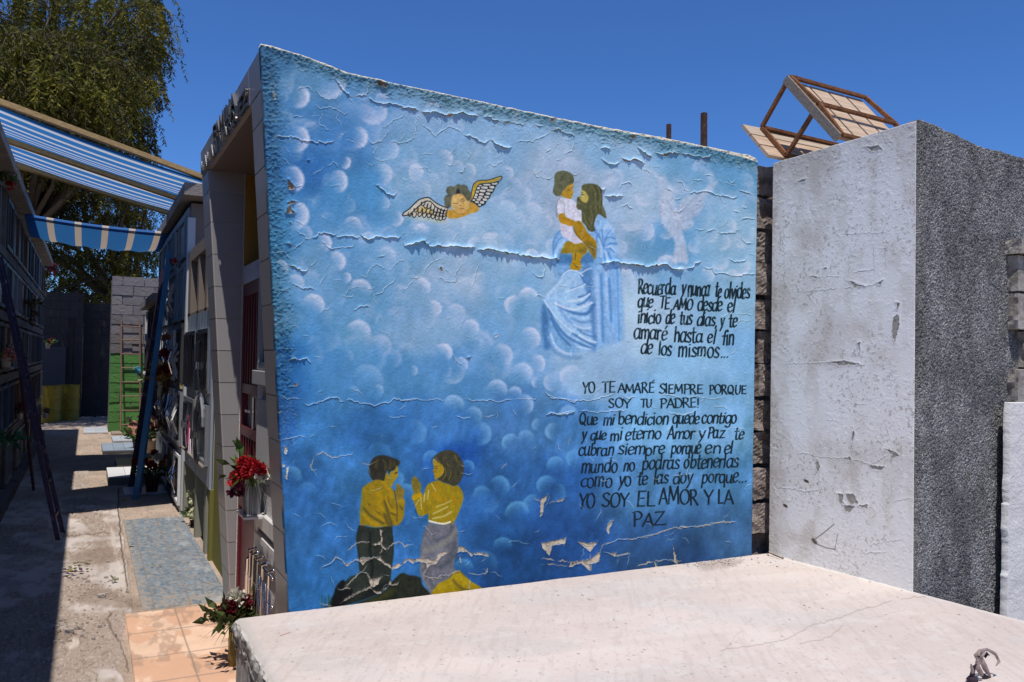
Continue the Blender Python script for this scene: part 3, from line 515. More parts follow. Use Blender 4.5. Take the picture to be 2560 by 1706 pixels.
# ================================================================== peeling paint: lifted lips along cracks, bare plaster
BARE = np.array([168, 156, 144])
def rough_path(p, step=5., amp=1.3):
    out = [p[0]]
    for a, b in zip(p[:-1], p[1:]):
        L = np.hypot(*(b-a)); n = max(1, int(L/step)); nr = np.array([-(b-a)[1], (b-a)[0]])/(L+1e-6)
        for i in range(1, n): out.append(a+(b-a)*i/n+nr*RNG.normal(0, amp))
        out.append(b)
    return np.array(out)
def crack(C, h, pts, bare=True):
    p = rough_path(np.array([C(q) for q in pts], float)); seed = RNG.integers(0, 1000)
    h0 = h; h = h*(.36+.5*min(1., max(0., (h-4)/9.))); wa = .75+.16*h0; pad = wa*3+6
    wn = win(p[:,0].min(), p[:,1].min(), p[:,0].max(), p[:,1].max(), pad)
    if wn is None: return
    px, py = PX[wn], PY[wn]; best = np.full(px.shape, 1e9); sd = np.zeros(px.shape); sp = np.zeros(px.shape); hz = np.ones(px.shape); s0 = 0
    L = np.hypot(*np.diff(p, axis=0).T).sum()
    for (ax, ay), (bx, by) in zip(p[:-1], p[1:]):
        dx, dy = bx-ax, by-ay; l2 = dx*dx+dy*dy+1e-9; l = math.sqrt(l2)
        t = np.clip(((px-ax)*dx+(py-ay)*dy)/l2, 0, 1); ex = px-ax-t*dx; ey = py-ay-t*dy; d = ex*ex+ey*ey
        m = d < best; best = np.where(m, d, best)
        nx, ny = (dy, -dx) if dx > 0 else (-dy, dx)              # the normal that points up the wall
        sd = np.where(m, np.where(ex*nx+ey*ny >= 0, 1., -1.), sd); sp = np.where(m, s0+t*l, sp); hz = np.where(m, abs(dx)/l, hz); s0 += l
    dist = np.sqrt(best)
    tp = np.clip(np.minimum(sp, L-sp)/12., 0, 1)
    amp = h*.001*tp*(.45+.4*vn(sp*.05, sp*0+seed, 1)+.75*vn(sp*.16, sp*0+seed, 2)**2+.5*vn(sp*.42, sp*0+seed, 4)**3)*(.45+.55*hz)
    hh = np.where(sd > 0, amp*np.exp(-dist/wa), amp*np.exp(-(dist/1.1)**2)+.04*amp*np.exp(-dist/(wa*1.5)))
    HT[wn] = np.maximum(HT[wn], hh)
    if bare and h0 >= 7:
        a = ((sd < 0) & (dist < 1.2+h0*.09)) * sstep(.5, .64, vn(sp*.09, sp*0+seed, 5))*.85
        a = a[..., None]; COLR[wn] = COLR[wn]*(1-a)+a*BARE*.8
    # sunlit lip edge painted pale; crack gap and its shadow line painted dark
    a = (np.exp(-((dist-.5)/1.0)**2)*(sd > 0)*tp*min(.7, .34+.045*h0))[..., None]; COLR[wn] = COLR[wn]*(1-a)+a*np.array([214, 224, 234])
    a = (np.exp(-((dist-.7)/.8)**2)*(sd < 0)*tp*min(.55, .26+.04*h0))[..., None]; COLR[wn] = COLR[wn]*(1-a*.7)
def cracks(C, lst):
    for h, *pl in lst:
        for p in pl: crack(C, h, p)
def bare(C, pts, col=None, depth=.0016, lip=3.):
    col = BARE if col is None else col
    p = rough_path(np.array([C(q) for q in pts+[pts[0]]], float), 4, .9)[:-1]
    wn = win(p[:,0].min(), p[:,1].min(), p[:,0].max(), p[:,1].max(), 14)
    if wn is None: return
    px, py = PX[wn], PY[wn]; d = segdist(px, py, p, True); ins = inside(px, py, p)
    a = np.clip(.5+np.where(ins, d, -d)/1.2, 0, 1)[..., None]
    v = (.86+.34*fbm(px*.12, py*.12, 3, 3))[..., None]
    vein = (1-.45*np.exp(-(np.abs(fbm(px*.07, py*.07, 6, 2)-.5)/.02)**2))[..., None]
    COLR[wn] = COLR[wn]*(1-a)+a*np.array(col)*v*vein
    lp = lip*.001*(.5+vn(px*.2, py*.2, 2))*np.exp(-d/3.)*(~ins)
    HT[wn] = np.where(ins, -depth, np.maximum(HT[wn], lp))
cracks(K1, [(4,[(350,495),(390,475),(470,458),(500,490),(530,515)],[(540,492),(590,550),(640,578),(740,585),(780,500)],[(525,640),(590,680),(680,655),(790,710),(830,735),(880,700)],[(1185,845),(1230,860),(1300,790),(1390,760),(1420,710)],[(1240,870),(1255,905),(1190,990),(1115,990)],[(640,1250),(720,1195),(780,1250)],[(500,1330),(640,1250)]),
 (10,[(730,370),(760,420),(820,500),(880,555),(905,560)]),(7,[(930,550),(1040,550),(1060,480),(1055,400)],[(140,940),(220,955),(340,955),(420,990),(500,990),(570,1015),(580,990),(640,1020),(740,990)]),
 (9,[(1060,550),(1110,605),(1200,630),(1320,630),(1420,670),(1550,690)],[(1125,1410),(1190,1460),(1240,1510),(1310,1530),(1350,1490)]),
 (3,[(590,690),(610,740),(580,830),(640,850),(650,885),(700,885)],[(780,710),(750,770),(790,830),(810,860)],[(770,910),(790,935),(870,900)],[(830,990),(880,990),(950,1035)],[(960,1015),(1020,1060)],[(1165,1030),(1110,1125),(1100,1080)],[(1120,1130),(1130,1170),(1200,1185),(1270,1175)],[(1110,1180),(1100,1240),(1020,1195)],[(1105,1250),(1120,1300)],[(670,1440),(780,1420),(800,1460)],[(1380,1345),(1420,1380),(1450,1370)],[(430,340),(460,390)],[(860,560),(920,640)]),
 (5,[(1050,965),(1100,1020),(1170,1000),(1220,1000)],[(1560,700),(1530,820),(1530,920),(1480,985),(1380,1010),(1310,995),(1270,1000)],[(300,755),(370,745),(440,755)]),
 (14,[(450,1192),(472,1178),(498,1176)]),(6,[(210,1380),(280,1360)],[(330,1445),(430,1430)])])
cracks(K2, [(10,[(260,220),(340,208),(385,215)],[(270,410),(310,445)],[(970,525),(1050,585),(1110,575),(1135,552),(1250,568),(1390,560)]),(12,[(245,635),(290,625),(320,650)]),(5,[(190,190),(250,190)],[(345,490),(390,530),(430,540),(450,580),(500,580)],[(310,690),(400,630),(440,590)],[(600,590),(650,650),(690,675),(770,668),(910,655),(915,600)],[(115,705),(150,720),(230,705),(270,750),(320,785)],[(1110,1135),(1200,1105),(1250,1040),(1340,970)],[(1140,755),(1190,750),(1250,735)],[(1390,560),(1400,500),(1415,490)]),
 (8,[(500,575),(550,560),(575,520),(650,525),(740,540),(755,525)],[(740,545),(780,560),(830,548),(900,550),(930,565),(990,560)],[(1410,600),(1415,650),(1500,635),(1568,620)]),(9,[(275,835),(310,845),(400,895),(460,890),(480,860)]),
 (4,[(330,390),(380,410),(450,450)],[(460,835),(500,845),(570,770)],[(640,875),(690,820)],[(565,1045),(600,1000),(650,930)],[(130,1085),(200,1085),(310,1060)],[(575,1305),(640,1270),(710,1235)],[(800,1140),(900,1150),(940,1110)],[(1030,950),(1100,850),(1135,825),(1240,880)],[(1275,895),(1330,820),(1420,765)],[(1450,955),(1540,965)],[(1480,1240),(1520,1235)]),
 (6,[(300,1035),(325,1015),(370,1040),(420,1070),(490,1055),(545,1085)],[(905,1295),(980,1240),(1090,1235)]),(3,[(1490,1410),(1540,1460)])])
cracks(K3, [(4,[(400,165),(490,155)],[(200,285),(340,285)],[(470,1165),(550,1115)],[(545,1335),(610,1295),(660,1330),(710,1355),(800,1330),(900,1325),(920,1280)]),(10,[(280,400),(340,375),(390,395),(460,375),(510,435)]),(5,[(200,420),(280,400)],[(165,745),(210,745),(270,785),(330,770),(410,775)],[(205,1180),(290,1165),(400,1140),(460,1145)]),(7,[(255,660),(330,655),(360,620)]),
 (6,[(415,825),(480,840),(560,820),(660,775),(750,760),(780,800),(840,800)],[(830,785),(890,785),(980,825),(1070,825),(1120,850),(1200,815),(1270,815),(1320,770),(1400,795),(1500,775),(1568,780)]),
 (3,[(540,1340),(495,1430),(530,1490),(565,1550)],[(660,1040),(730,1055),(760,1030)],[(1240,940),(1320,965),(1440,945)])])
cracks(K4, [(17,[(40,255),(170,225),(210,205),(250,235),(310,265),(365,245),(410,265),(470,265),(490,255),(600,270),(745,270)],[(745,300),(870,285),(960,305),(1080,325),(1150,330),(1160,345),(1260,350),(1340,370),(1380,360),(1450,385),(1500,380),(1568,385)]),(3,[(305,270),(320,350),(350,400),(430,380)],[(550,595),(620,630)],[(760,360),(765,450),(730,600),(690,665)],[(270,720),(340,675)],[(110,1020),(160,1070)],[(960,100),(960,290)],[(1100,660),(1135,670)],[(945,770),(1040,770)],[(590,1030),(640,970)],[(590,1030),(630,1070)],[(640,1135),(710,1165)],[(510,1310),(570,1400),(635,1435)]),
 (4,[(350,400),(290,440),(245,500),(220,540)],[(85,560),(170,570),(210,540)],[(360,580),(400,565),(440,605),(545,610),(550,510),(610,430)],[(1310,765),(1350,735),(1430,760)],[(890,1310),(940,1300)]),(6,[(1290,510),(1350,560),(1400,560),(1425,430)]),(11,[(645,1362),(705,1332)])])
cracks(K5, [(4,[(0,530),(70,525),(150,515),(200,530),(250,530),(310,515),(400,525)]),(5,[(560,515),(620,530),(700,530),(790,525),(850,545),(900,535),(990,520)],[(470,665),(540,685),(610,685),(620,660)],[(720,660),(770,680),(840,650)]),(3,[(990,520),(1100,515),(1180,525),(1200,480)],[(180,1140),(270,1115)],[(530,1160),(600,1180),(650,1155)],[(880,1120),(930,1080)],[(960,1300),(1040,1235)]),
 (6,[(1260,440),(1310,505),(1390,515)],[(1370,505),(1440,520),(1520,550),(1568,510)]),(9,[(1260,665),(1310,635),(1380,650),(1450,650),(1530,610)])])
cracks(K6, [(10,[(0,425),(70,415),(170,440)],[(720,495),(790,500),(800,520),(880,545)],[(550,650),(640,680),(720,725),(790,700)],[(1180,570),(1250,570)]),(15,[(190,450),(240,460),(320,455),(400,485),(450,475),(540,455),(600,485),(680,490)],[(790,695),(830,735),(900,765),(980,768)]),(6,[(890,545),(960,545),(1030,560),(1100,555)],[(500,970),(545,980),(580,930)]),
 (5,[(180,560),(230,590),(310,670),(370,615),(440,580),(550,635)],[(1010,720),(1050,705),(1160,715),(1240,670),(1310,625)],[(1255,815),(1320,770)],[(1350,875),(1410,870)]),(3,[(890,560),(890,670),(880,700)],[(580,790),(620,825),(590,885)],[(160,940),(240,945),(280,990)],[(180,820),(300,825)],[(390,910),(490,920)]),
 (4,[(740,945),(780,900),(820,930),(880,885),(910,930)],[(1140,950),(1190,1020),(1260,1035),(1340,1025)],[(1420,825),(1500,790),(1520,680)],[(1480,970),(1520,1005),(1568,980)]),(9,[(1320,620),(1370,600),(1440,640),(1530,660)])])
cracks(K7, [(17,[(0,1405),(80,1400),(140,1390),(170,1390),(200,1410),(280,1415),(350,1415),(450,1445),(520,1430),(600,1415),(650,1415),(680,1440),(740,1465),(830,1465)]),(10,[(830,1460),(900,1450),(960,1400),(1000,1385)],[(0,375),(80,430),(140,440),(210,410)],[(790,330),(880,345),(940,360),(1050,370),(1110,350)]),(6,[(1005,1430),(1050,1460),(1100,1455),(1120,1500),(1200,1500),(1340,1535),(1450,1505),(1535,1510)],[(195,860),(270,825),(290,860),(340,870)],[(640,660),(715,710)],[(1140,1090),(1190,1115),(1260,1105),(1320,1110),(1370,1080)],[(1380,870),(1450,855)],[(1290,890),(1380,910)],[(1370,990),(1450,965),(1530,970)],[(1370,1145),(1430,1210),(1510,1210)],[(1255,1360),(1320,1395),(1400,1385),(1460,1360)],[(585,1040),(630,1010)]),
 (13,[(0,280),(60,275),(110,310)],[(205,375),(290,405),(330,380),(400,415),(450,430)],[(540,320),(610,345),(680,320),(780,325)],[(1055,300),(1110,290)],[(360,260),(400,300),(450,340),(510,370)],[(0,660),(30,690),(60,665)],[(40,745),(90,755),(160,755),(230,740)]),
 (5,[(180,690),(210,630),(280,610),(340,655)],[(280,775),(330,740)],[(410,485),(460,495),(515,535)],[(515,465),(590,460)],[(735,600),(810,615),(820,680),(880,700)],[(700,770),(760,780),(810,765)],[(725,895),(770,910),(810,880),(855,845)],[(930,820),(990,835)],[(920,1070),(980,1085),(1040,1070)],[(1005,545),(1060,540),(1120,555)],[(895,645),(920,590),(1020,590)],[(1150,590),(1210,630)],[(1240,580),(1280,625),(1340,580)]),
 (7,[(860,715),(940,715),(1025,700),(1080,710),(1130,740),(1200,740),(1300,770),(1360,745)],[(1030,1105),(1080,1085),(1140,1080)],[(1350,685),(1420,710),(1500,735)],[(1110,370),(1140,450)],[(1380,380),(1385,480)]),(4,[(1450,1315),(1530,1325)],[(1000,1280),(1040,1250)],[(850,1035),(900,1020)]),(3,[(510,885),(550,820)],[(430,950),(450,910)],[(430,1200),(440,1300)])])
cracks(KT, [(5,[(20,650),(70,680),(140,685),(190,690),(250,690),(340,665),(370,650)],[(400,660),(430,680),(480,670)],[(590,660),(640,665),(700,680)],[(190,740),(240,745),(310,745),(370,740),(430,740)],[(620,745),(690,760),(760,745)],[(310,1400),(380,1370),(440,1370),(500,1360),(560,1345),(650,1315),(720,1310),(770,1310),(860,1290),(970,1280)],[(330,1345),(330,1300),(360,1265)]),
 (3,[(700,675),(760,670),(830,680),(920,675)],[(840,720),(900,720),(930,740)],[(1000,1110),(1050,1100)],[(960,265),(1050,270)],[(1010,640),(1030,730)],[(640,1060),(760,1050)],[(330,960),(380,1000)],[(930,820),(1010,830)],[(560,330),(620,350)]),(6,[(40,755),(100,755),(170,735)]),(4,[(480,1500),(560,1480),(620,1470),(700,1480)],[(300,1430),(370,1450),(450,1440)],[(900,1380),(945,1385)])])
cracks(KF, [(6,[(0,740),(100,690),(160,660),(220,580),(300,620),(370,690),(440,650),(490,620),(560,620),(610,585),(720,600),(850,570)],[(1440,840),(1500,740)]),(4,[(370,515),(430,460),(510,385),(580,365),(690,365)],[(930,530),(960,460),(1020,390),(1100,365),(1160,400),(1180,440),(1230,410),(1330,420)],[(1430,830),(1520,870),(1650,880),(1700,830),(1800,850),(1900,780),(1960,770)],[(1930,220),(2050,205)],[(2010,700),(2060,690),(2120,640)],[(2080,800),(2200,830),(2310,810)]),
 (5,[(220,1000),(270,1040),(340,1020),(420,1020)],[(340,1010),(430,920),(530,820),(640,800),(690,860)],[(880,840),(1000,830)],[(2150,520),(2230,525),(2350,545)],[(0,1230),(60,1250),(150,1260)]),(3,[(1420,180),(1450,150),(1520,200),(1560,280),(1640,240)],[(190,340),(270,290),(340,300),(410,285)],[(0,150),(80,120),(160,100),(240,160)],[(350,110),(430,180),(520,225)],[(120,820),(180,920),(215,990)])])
PL = [[(830,150),(850,200),(890,205),(860,240),(875,330),(870,380),(900,430),(960,460),(915,480),(870,440),(850,400),(770,415),(720,395),(800,385),(840,360),(855,300),(840,220)],[(540,630),(600,590),(720,600),(640,640),(600,690),(570,650)],[(780,590),(850,570),(900,650),(980,680),(1010,720),(1100,660),(1140,690),(1010,760),(960,710),(880,660),(820,620)],
 [(1120,690),(1190,610),(1220,590),(1300,610),(1400,590),(1480,590),(1600,620),(1660,530),(1720,490),(1800,510),(1700,560),(1650,620),(1620,670),(1540,680),(1500,740),(1480,660),(1400,640),(1320,640),(1300,670),(1220,620),(1150,680)],[(1860,550),(1930,480),(1930,430),(2000,430),(2050,470),(2140,540),(2120,570),(2060,500),(1960,495),(1900,530)],[(680,880),(760,880),(880,840),(830,900),(820,950),(740,1000),(710,980)],
 [(460,1090),(600,1030),(700,980),(740,1040),(700,1010),(560,1070),(480,1110),(280,1230),(330,1180)],[(960,960),(980,900),(1000,960),(1080,940),(1110,900),(1080,970),(1000,970)],[(740,1030),(790,1060),(860,1060),(960,980),(850,1085),(780,1080)],[(1945,560),(1960,650),(1975,660),(1960,550)],[(2085,900),(2105,900),(2090,1040),(2075,1040)],[(2140,520),(2230,512),(2353,540),(2353,575),(2260,545),(2150,540)],[(330,680),(400,665),(430,650),(385,705)]]
for p in PL: bare(KF, p)
for p in [[(5,1390),(130,1360),(120,1390),(60,1400),(45,1450),(10,1410)],[(185,1380),(240,1390),(285,1378),(245,1430),(200,1395)],[(150,1480),(240,1470),(290,1430),(292,1480),(240,1490),(250,1530),(200,1485),(140,1505)],[(650,1395),(662,1440),(676,1495),(655,1480)],[(0,1180),(25,1160),(40,1150),(20,1190),(10,1250),(0,1260)],[(60,1188),(130,1160),(110,1180)],[(345,1440),(380,1430),(365,1455)],[(560,1465),(575,1500),(565,1510)],[(330,1300),(345,1280),(360,1268),(338,1320),(335,1345),(325,1330)]]: bare(KT, p)
BR_ = (128, 104, 82)
bare(K1, [(1140,400),(1190,408),(1260,440),(1230,470),(1150,445)], BR_, .003, 8)
bare(K1, [(275,1365),(290,1395),(340,1440),(310,1470),(275,1470)], (150,130,112), .003, 9)
bare(K2, [(270,222),(340,208),(300,240),(275,250)], (120,100,84), .003, 6); bare(K2, [(252,325),(282,260),(300,262),(305,290),(338,325),(295,332)], (150,130,112), .003, 8)
bare(K3, [(335,378),(392,400),(350,398)], (160,120,95)); bare(K3, [(335,640),(365,612),(372,640),(345,652)], (160,125,100))
for p in [[(232,1245),(258,1240),(272,1280),(258,1320),(240,1308)],[(255,1450),(283,1440),(270,1500),(265,1568),(245,1548),(262,1500)],[(185,1095),(200,1120),(198,1200),(185,1225)],[(215,1420),(245,1410),(240,1440),(222,1440)],[(172,860),(180,900),(205,905),(185,920)]]: bare(K3, p, (200,190,178))
bare(K4, [(385,470),(405,460),(418,500),(400,508)], (120,100,80)); bare(K4, [(930,1130),(950,1118),(955,1140),(930,1152)], (190,170,160))
bare(K1, [(120,515),(140,510),(158,585),(140,590)], (190,178,160))
bare(K7, [(610,345),(680,322),(670,345),(630,360)], BR_); bare(K7, [(215,375),(290,405),(270,410),(220,392)], BR_); bare(K7, [(290,150),(340,140),(350,180),(310,190)], (170,150,125))
bare(K6, [(1310,510),(1340,500),(1345,540),(1320,545)], (165,130,105)); bare(K6, [(410,480),(455,470),(450,492),(420,492)], (165,120,90)); bare(K6, [(900,540),(960,540),(940,556)], (150,140,130))
def barecrack(C, w, pts):
    q = rough_path(np.array([C(p) for p in pts], float), 5, 1.5); s = RNG.integers(0, 99)
    for i, (a, b) in enumerate(zip(q[:-1], q[1:])):
        k = vn(i*.35+s, s*.7, 2)
        if k > .4: stroke(ident, BARE*(.7+.3*k), [tuple(a), tuple(b)], w*(k*1.1-.1), 1., .8, sm=False)
ident = lambda q: q
for p in [[(0,740),(100,690),(160,660),(220,580),(300,620),(370,690),(440,650),(490,620),(560,620)],[(610,585),(720,600),(850,570)],[(220,1000),(270,1040),(340,1020),(420,1020)],[(340,1010),(430,920),(530,820),(640,800),(690,860)],[(880,840),(1000,830)],[(2150,520),(2230,525),(2350,545)],[(0,1230),(60,1250),(150,1260)],[(1440,840),(1500,740)],[(1430,830),(1520,870),(1650,880),(1700,830),(1800,850),(1900,780),(1960,770)],[(2010,700),(2060,690),(2120,640),(2140,560)],[(2080,800),(2200,830),(2310,810),(2340,740)],[(930,530),(960,460),(1020,390),(1100,365),(1160,400),(1180,440),(1230,410)],[(1190,540),(1215,610)],[(840,520),(870,460)],[(370,515),(430,460),(510,385),(580,365),(690,365)]]: barecrack(KF, 3., p)
for p in [[(130,1385),(185,1385),(240,1392),(310,1395),(380,1370),(440,1370),(500,1360),(560,1345),(650,1315),(720,1310),(770,1310),(860,1290),(970,1280)],[(0,1410),(60,1395)],[(0,1460),(60,1470),(150,1480),(240,1470),(290,1435),(340,1440),(370,1450),(440,1440)],[(330,1345),(330,1300),(360,1265)],[(290,1440),(310,1395)],[(560,1480),(575,1510)],[(480,1500),(560,1480),(620,1470),(700,1480)],[(245,1430),(250,1520)],[(120,1390),(130,1450)],[(0,1500),(60,1490),(130,1500)]]: barecrack(KT, 3.2, p)
for p in [[(545,1335),(610,1295),(660,1330),(710,1355),(800,1330)],[(540,1340),(495,1430),(530,1490)],[(1140,1235),(1190,1150),(1200,1120)],[(1000,1400),(1075,1420),(1140,1390)]]: barecrack(K3, 2., p)
for p in [[(1260,1390),(1235,1460),(1210,1540)],[(1150,1380),(1210,1400),(1250,1410),(1300,1350)],[(1300,1425),(1370,1410),(1460,1360)],[(880,1120),(930,1080)],[(1490,850),(1470,910)],[(530,1160),(600,1180),(650,1155)]]: barecrack(K5, 2.4, p)
# random hairline cracks all over, and the crumbling bands along the top and the street-side edge
ident = lambda q: q
def arc(x, y, ln, ang, h):
    p = [(x, y)]; a = ang
    for i in range(3): a += RNG.normal(0, .55); p.append((p[-1][0]+ln/3*math.cos(a), p[-1][1]+ln/3*math.sin(a)))
    crack(ident, h, p, False)
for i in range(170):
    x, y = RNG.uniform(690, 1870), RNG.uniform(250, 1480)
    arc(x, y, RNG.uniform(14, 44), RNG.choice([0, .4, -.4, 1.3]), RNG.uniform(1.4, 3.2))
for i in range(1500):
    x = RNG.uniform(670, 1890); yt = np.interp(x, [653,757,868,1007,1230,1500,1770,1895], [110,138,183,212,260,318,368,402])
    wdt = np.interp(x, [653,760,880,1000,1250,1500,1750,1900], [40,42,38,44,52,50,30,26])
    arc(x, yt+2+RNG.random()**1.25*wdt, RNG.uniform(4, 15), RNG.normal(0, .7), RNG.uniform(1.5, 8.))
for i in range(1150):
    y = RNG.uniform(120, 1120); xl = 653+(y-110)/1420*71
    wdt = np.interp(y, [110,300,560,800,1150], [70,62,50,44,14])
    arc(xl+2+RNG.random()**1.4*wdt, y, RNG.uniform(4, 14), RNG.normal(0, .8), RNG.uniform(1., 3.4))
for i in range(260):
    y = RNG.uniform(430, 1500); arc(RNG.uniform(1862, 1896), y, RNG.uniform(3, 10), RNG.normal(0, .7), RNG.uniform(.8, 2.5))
# darker weathered paint with pale worn specks where the bands crumble
ytop = np.interp(PX, [653,757,868,1007,1230,1500,1770,1895], [110,138,183,212,260,318,368,402])
bt = 1-sstep(8, 46, PY-ytop+16*(fbm(PX*.04, PY*.04, 2, 3)-.5)*2)
xl = 653+(PY-110)/1420*71
bl = (1-sstep(12, 62, PX-xl+22*(fbm(PX*.04, PY*.04, 5, 3)-.5)*2))*(1-sstep(900, 1150, PY))
bm = np.maximum(bt, bl*.9)
COLR *= (1-.24*bm*(.6+.8*fbm(PX*.06, PY*.06, 1, 3)))[..., None]
sp = (sstep(.68, .78, fbm(PX*.2, PY*.2, 3, 3))*bm*.4)[..., None]; COLR[:] = COLR*(1-sp)+sp*np.array([150, 172, 190])
sp = (sstep(.80, .86, fbm(PX*.11, PY*.11, 6, 3))*bt*.8)[..., None]; COLR[:] = COLR*(1-sp)+sp*BARE*.9
e = (1-sstep(1, 4.5, PY-ytop+3*(vn(PX*.3, PY*.1, 1)-.5)))[..., None]; COLR[:] = COLR*(1-e)+e*np.array([206, 196, 180])
# roller-stipple of the paint itself, crumble relief in the bands, very slight bowing of the render
HT += .0013*(fbm(PX*.22, PY*.22, 2, 3)-.5)+.004*(fbm(PX*.012, PY*.012, 4, 2)-.5)
HT += bm*.004*np.maximum(fbm(PX*.14, PY*.2, 5, 3)-.42, 0)/.3
COLR *= (1+.07*(fbm(PX*.33, PY*.33, 7, 2)-.5))[..., None]
MUR_GAIN = 1.12
_m = LIN(np.clip(COLR, 0, 255))*MUR_GAIN; _l = np.maximum(sstep(.06, .5, _m[..., 1]), 1-sstep(.15, .5, (_m[..., 2]-_m[..., 0])/(_m[..., 2]+.02)))[..., None]
mural_rgb = np.clip(_m*(np.array([.84, 1.16, .88])*(1-_l)+np.array([1.10, 1.10, .98])*_l), 0, .86); del _m, _l
# ================================================================== materials
MAT_MURAL = vcol_mat('mural_paint', .82, .3, 420., .0025, .12)
MAT_VC = vcol_mat('painted_surface', .75, .35, 180., .004, .25)
MAT_VCS = vcol_mat('glazed_tile', .35, .06, 90., .003, .45)
MAT_CONC = M('concrete', (.33,.30,.27), .9, .25, 5, .5, 60, c2=(.24,.215,.19), mix=(.45,.6), mscale=4)
MAT_PLAST = M('plaster_white', (.62,.61,.60), .85, .15, 5, .35, 70, c2=(.42,.40,.37), mix=(.55,.72), mscale=3)
MAT_OCHRE = M('ochre_plaster', (.36,.19,.035), .85, .1, 3, .5, 90)
MAT_RED = M('dark_red_enamel', (.11,.008,.015), .35, .15, 4, .05, 30, spec=.5)
MAT_WHITE = M('white_enamel', (.36,.36,.36), .4, .08, 6, .05, 30, spec=.5)
MAT_ALU = M('brushed_aluminium', (.55,.56,.58), .35, .1, 10, .05, 60, metal=.85)
MAT_CHROME = M('chrome', (.78,.78,.80), .14, .05, 10, 0, metal=1.)
MAT_GLASS = glass_mat('dark_glass', (.02,.025,.03))
MAT_MARBLE = M('white_marble', (.66,.64,.62), .3, .12, 3, .03, 30, c2=(.5,.49,.48), mix=(.5,.62), mscale=6)
MAT_RUST = M('rusty_steel', (.16,.065,.028), .85, .35, 25, .5, 120, c2=(.24,.10,.04), mix=(.4,.6), mscale=18, metal=.1)
MAT_RUSTD = M('old_dark_steel', (.07,.035,.025), .85, .35, 25, .5, 120, c2=(.13,.07,.05), mix=(.5,.6), mscale=22, metal=.1)
MAT_LETTER = M('letter_metal', (.20,.195,.19), .3, .1, 20, .05, 60, metal=.9)
# ================================================================== mausoleum with the painted side wall
maus = thing('mausoleum', (2.1, 4.7, 0), 'small mausoleum with a peeling sky blue mural of praying children on its side', 'mausoleum')
def pad(a): return np.pad(a, 1, mode='edge')
PM = np.stack([pad(GX), pad(MY-HT), pad(GZ)], -1)
for sl_, ax in ((np.s_[0, :], 0), (np.s_[-1, :], 0), (np.s_[:, 0], 0), (np.s_[:, -1], 0)): PM[sl_][..., 1] = MY+.05
CM = np.stack([pad(mural_rgb[..., i]) for i in range(3)], -1)
grid_mesh('painted_wall', PM, CM, MAT_MURAL, maus)
del PM, CM, mural_rgb
b = MB()
def frontx(z): return .86
b.hexa([(.85,3.632,0),(3.43,3.632,0),(3.43,3.76,0),(.85,3.76,0)], [(.69,3.632,2.84),(3.43,3.632,2.775),(3.43,3.70,2.775),(.69,3.70,2.84)])
b.box((.87,5.6,0),(3.4,5.7,2.75)); b.box((3.33,3.76,0),(3.43,5.6,2.75))
b.box((.86,3.77,0),(.96,4.80,2.15)); b.box((.86,5.425,0),(.96,5.6,2.745)); b.box((.865,4.80,2.04),(.96,5.425,2.15))
b.build('masonry', MAT_PLAST, maus)
b = MB(); b.hexa([(.70,3.64,2.755),(3.42,3.64,2.70),(3.42,5.72,2.70),(.70,5.72,2.755)], [(.70,3.64,2.84),(3.42,3.64,2.77),(3.42,5.72,2.75),(.70,5.72,2.82)]); b.build('roof', MAT_CONC, maus)
b = MB(); b.box((.97,5.40,2.155),(1.5,5.44,2.735)); b.box((1.46,3.8,2.155),(1.5,5.4,2.735)); b.box((.97,3.8,2.70),(1.46,5.4,2.74)); b.box((.90,3.8,2.155),(1.46,5.4,2.17)); b.box((.868,5.40,2.16),(.966,5.424,2.735))
b.build('porch_lining', MAT_OCHRE, maus)
TILE = (.30,.285,.285); GROUT = (.50,.44,.38)
def tcol(): k = 1+random.uniform(-.07,.07); return tuple(c*k for c in TILE)
def lean(y0, y1, z0, z1, xo, xi=.86, col=None, m=None):     # a leaning prism of the street front
    return m.hexa([(facx(z0)+xo,y0,z0),(xi,y0,z0),(xi,y1,z0),(facx(z0)+xo,y1,z0)], [(facx(z1)+xo,y0,z1),(xi,y0,z1),(xi,y1,z1),(facx(z1)+xo,y1,z1)], col)
def pillar(y0, y1, reveal):
    m = MB(); g = .003; lean(y0, y1, 0, 2.745, .004, .862, GROUT, m)
    z = .02
    while z < 2.74:
        z2 = min(z+.2, 2.745); lean(y0+g, y1-g, z+g, z2-g, 0., .80+.0*z if False else facx(z)+.02, tcol(), m)
        yr = y0 if reveal == 'near' else y1
        c = tcol(); ya, yb = (yr-.004, yr+.004)
        m.hexa([(facx(z)+.006,ya,z+g),(.858,ya,z+g),(.858,yb,z+g),(facx(z)+.006,yb,z+g)], [(facx(z2)+.006,ya,z2-g),(.858,ya,z2-g),(.858,yb,z2-g),(facx(z2)+.006,yb,z2-g)], c)
        z = z2
    return m.build('pillar', MAT_VCS, maus)
pillar(5.42, 5.73, 'near'); pillar(3.624, 3.90, 'far')
m = MB(); lean(3.624, 5.73, 2.748, 2.917, .004, .80, GROUT, m)
y = 3.63
while y < 5.72:
    y2 = min(y+.30, 5.728); lean(y+.003, y2-.003, 2.751, 2.914, 0, .72, tcol(), m); y = y2
m.box((.665,3.91,2.742),(.97,5.415,2.747), (.22,.17,.14))
lintel = m.build('lintel', MAT_VCS, maus)
GL['N'] = (.62,[[(.1,0),(.1,1)],[(.1,1),(.5,0)],[(.5,0),(.5,1)]])
GL['F'] = (.5,[[(.1,1),(.1,0)],[(.1,.97),(.46,.98)],[(.1,.52),(.38,.53)]])
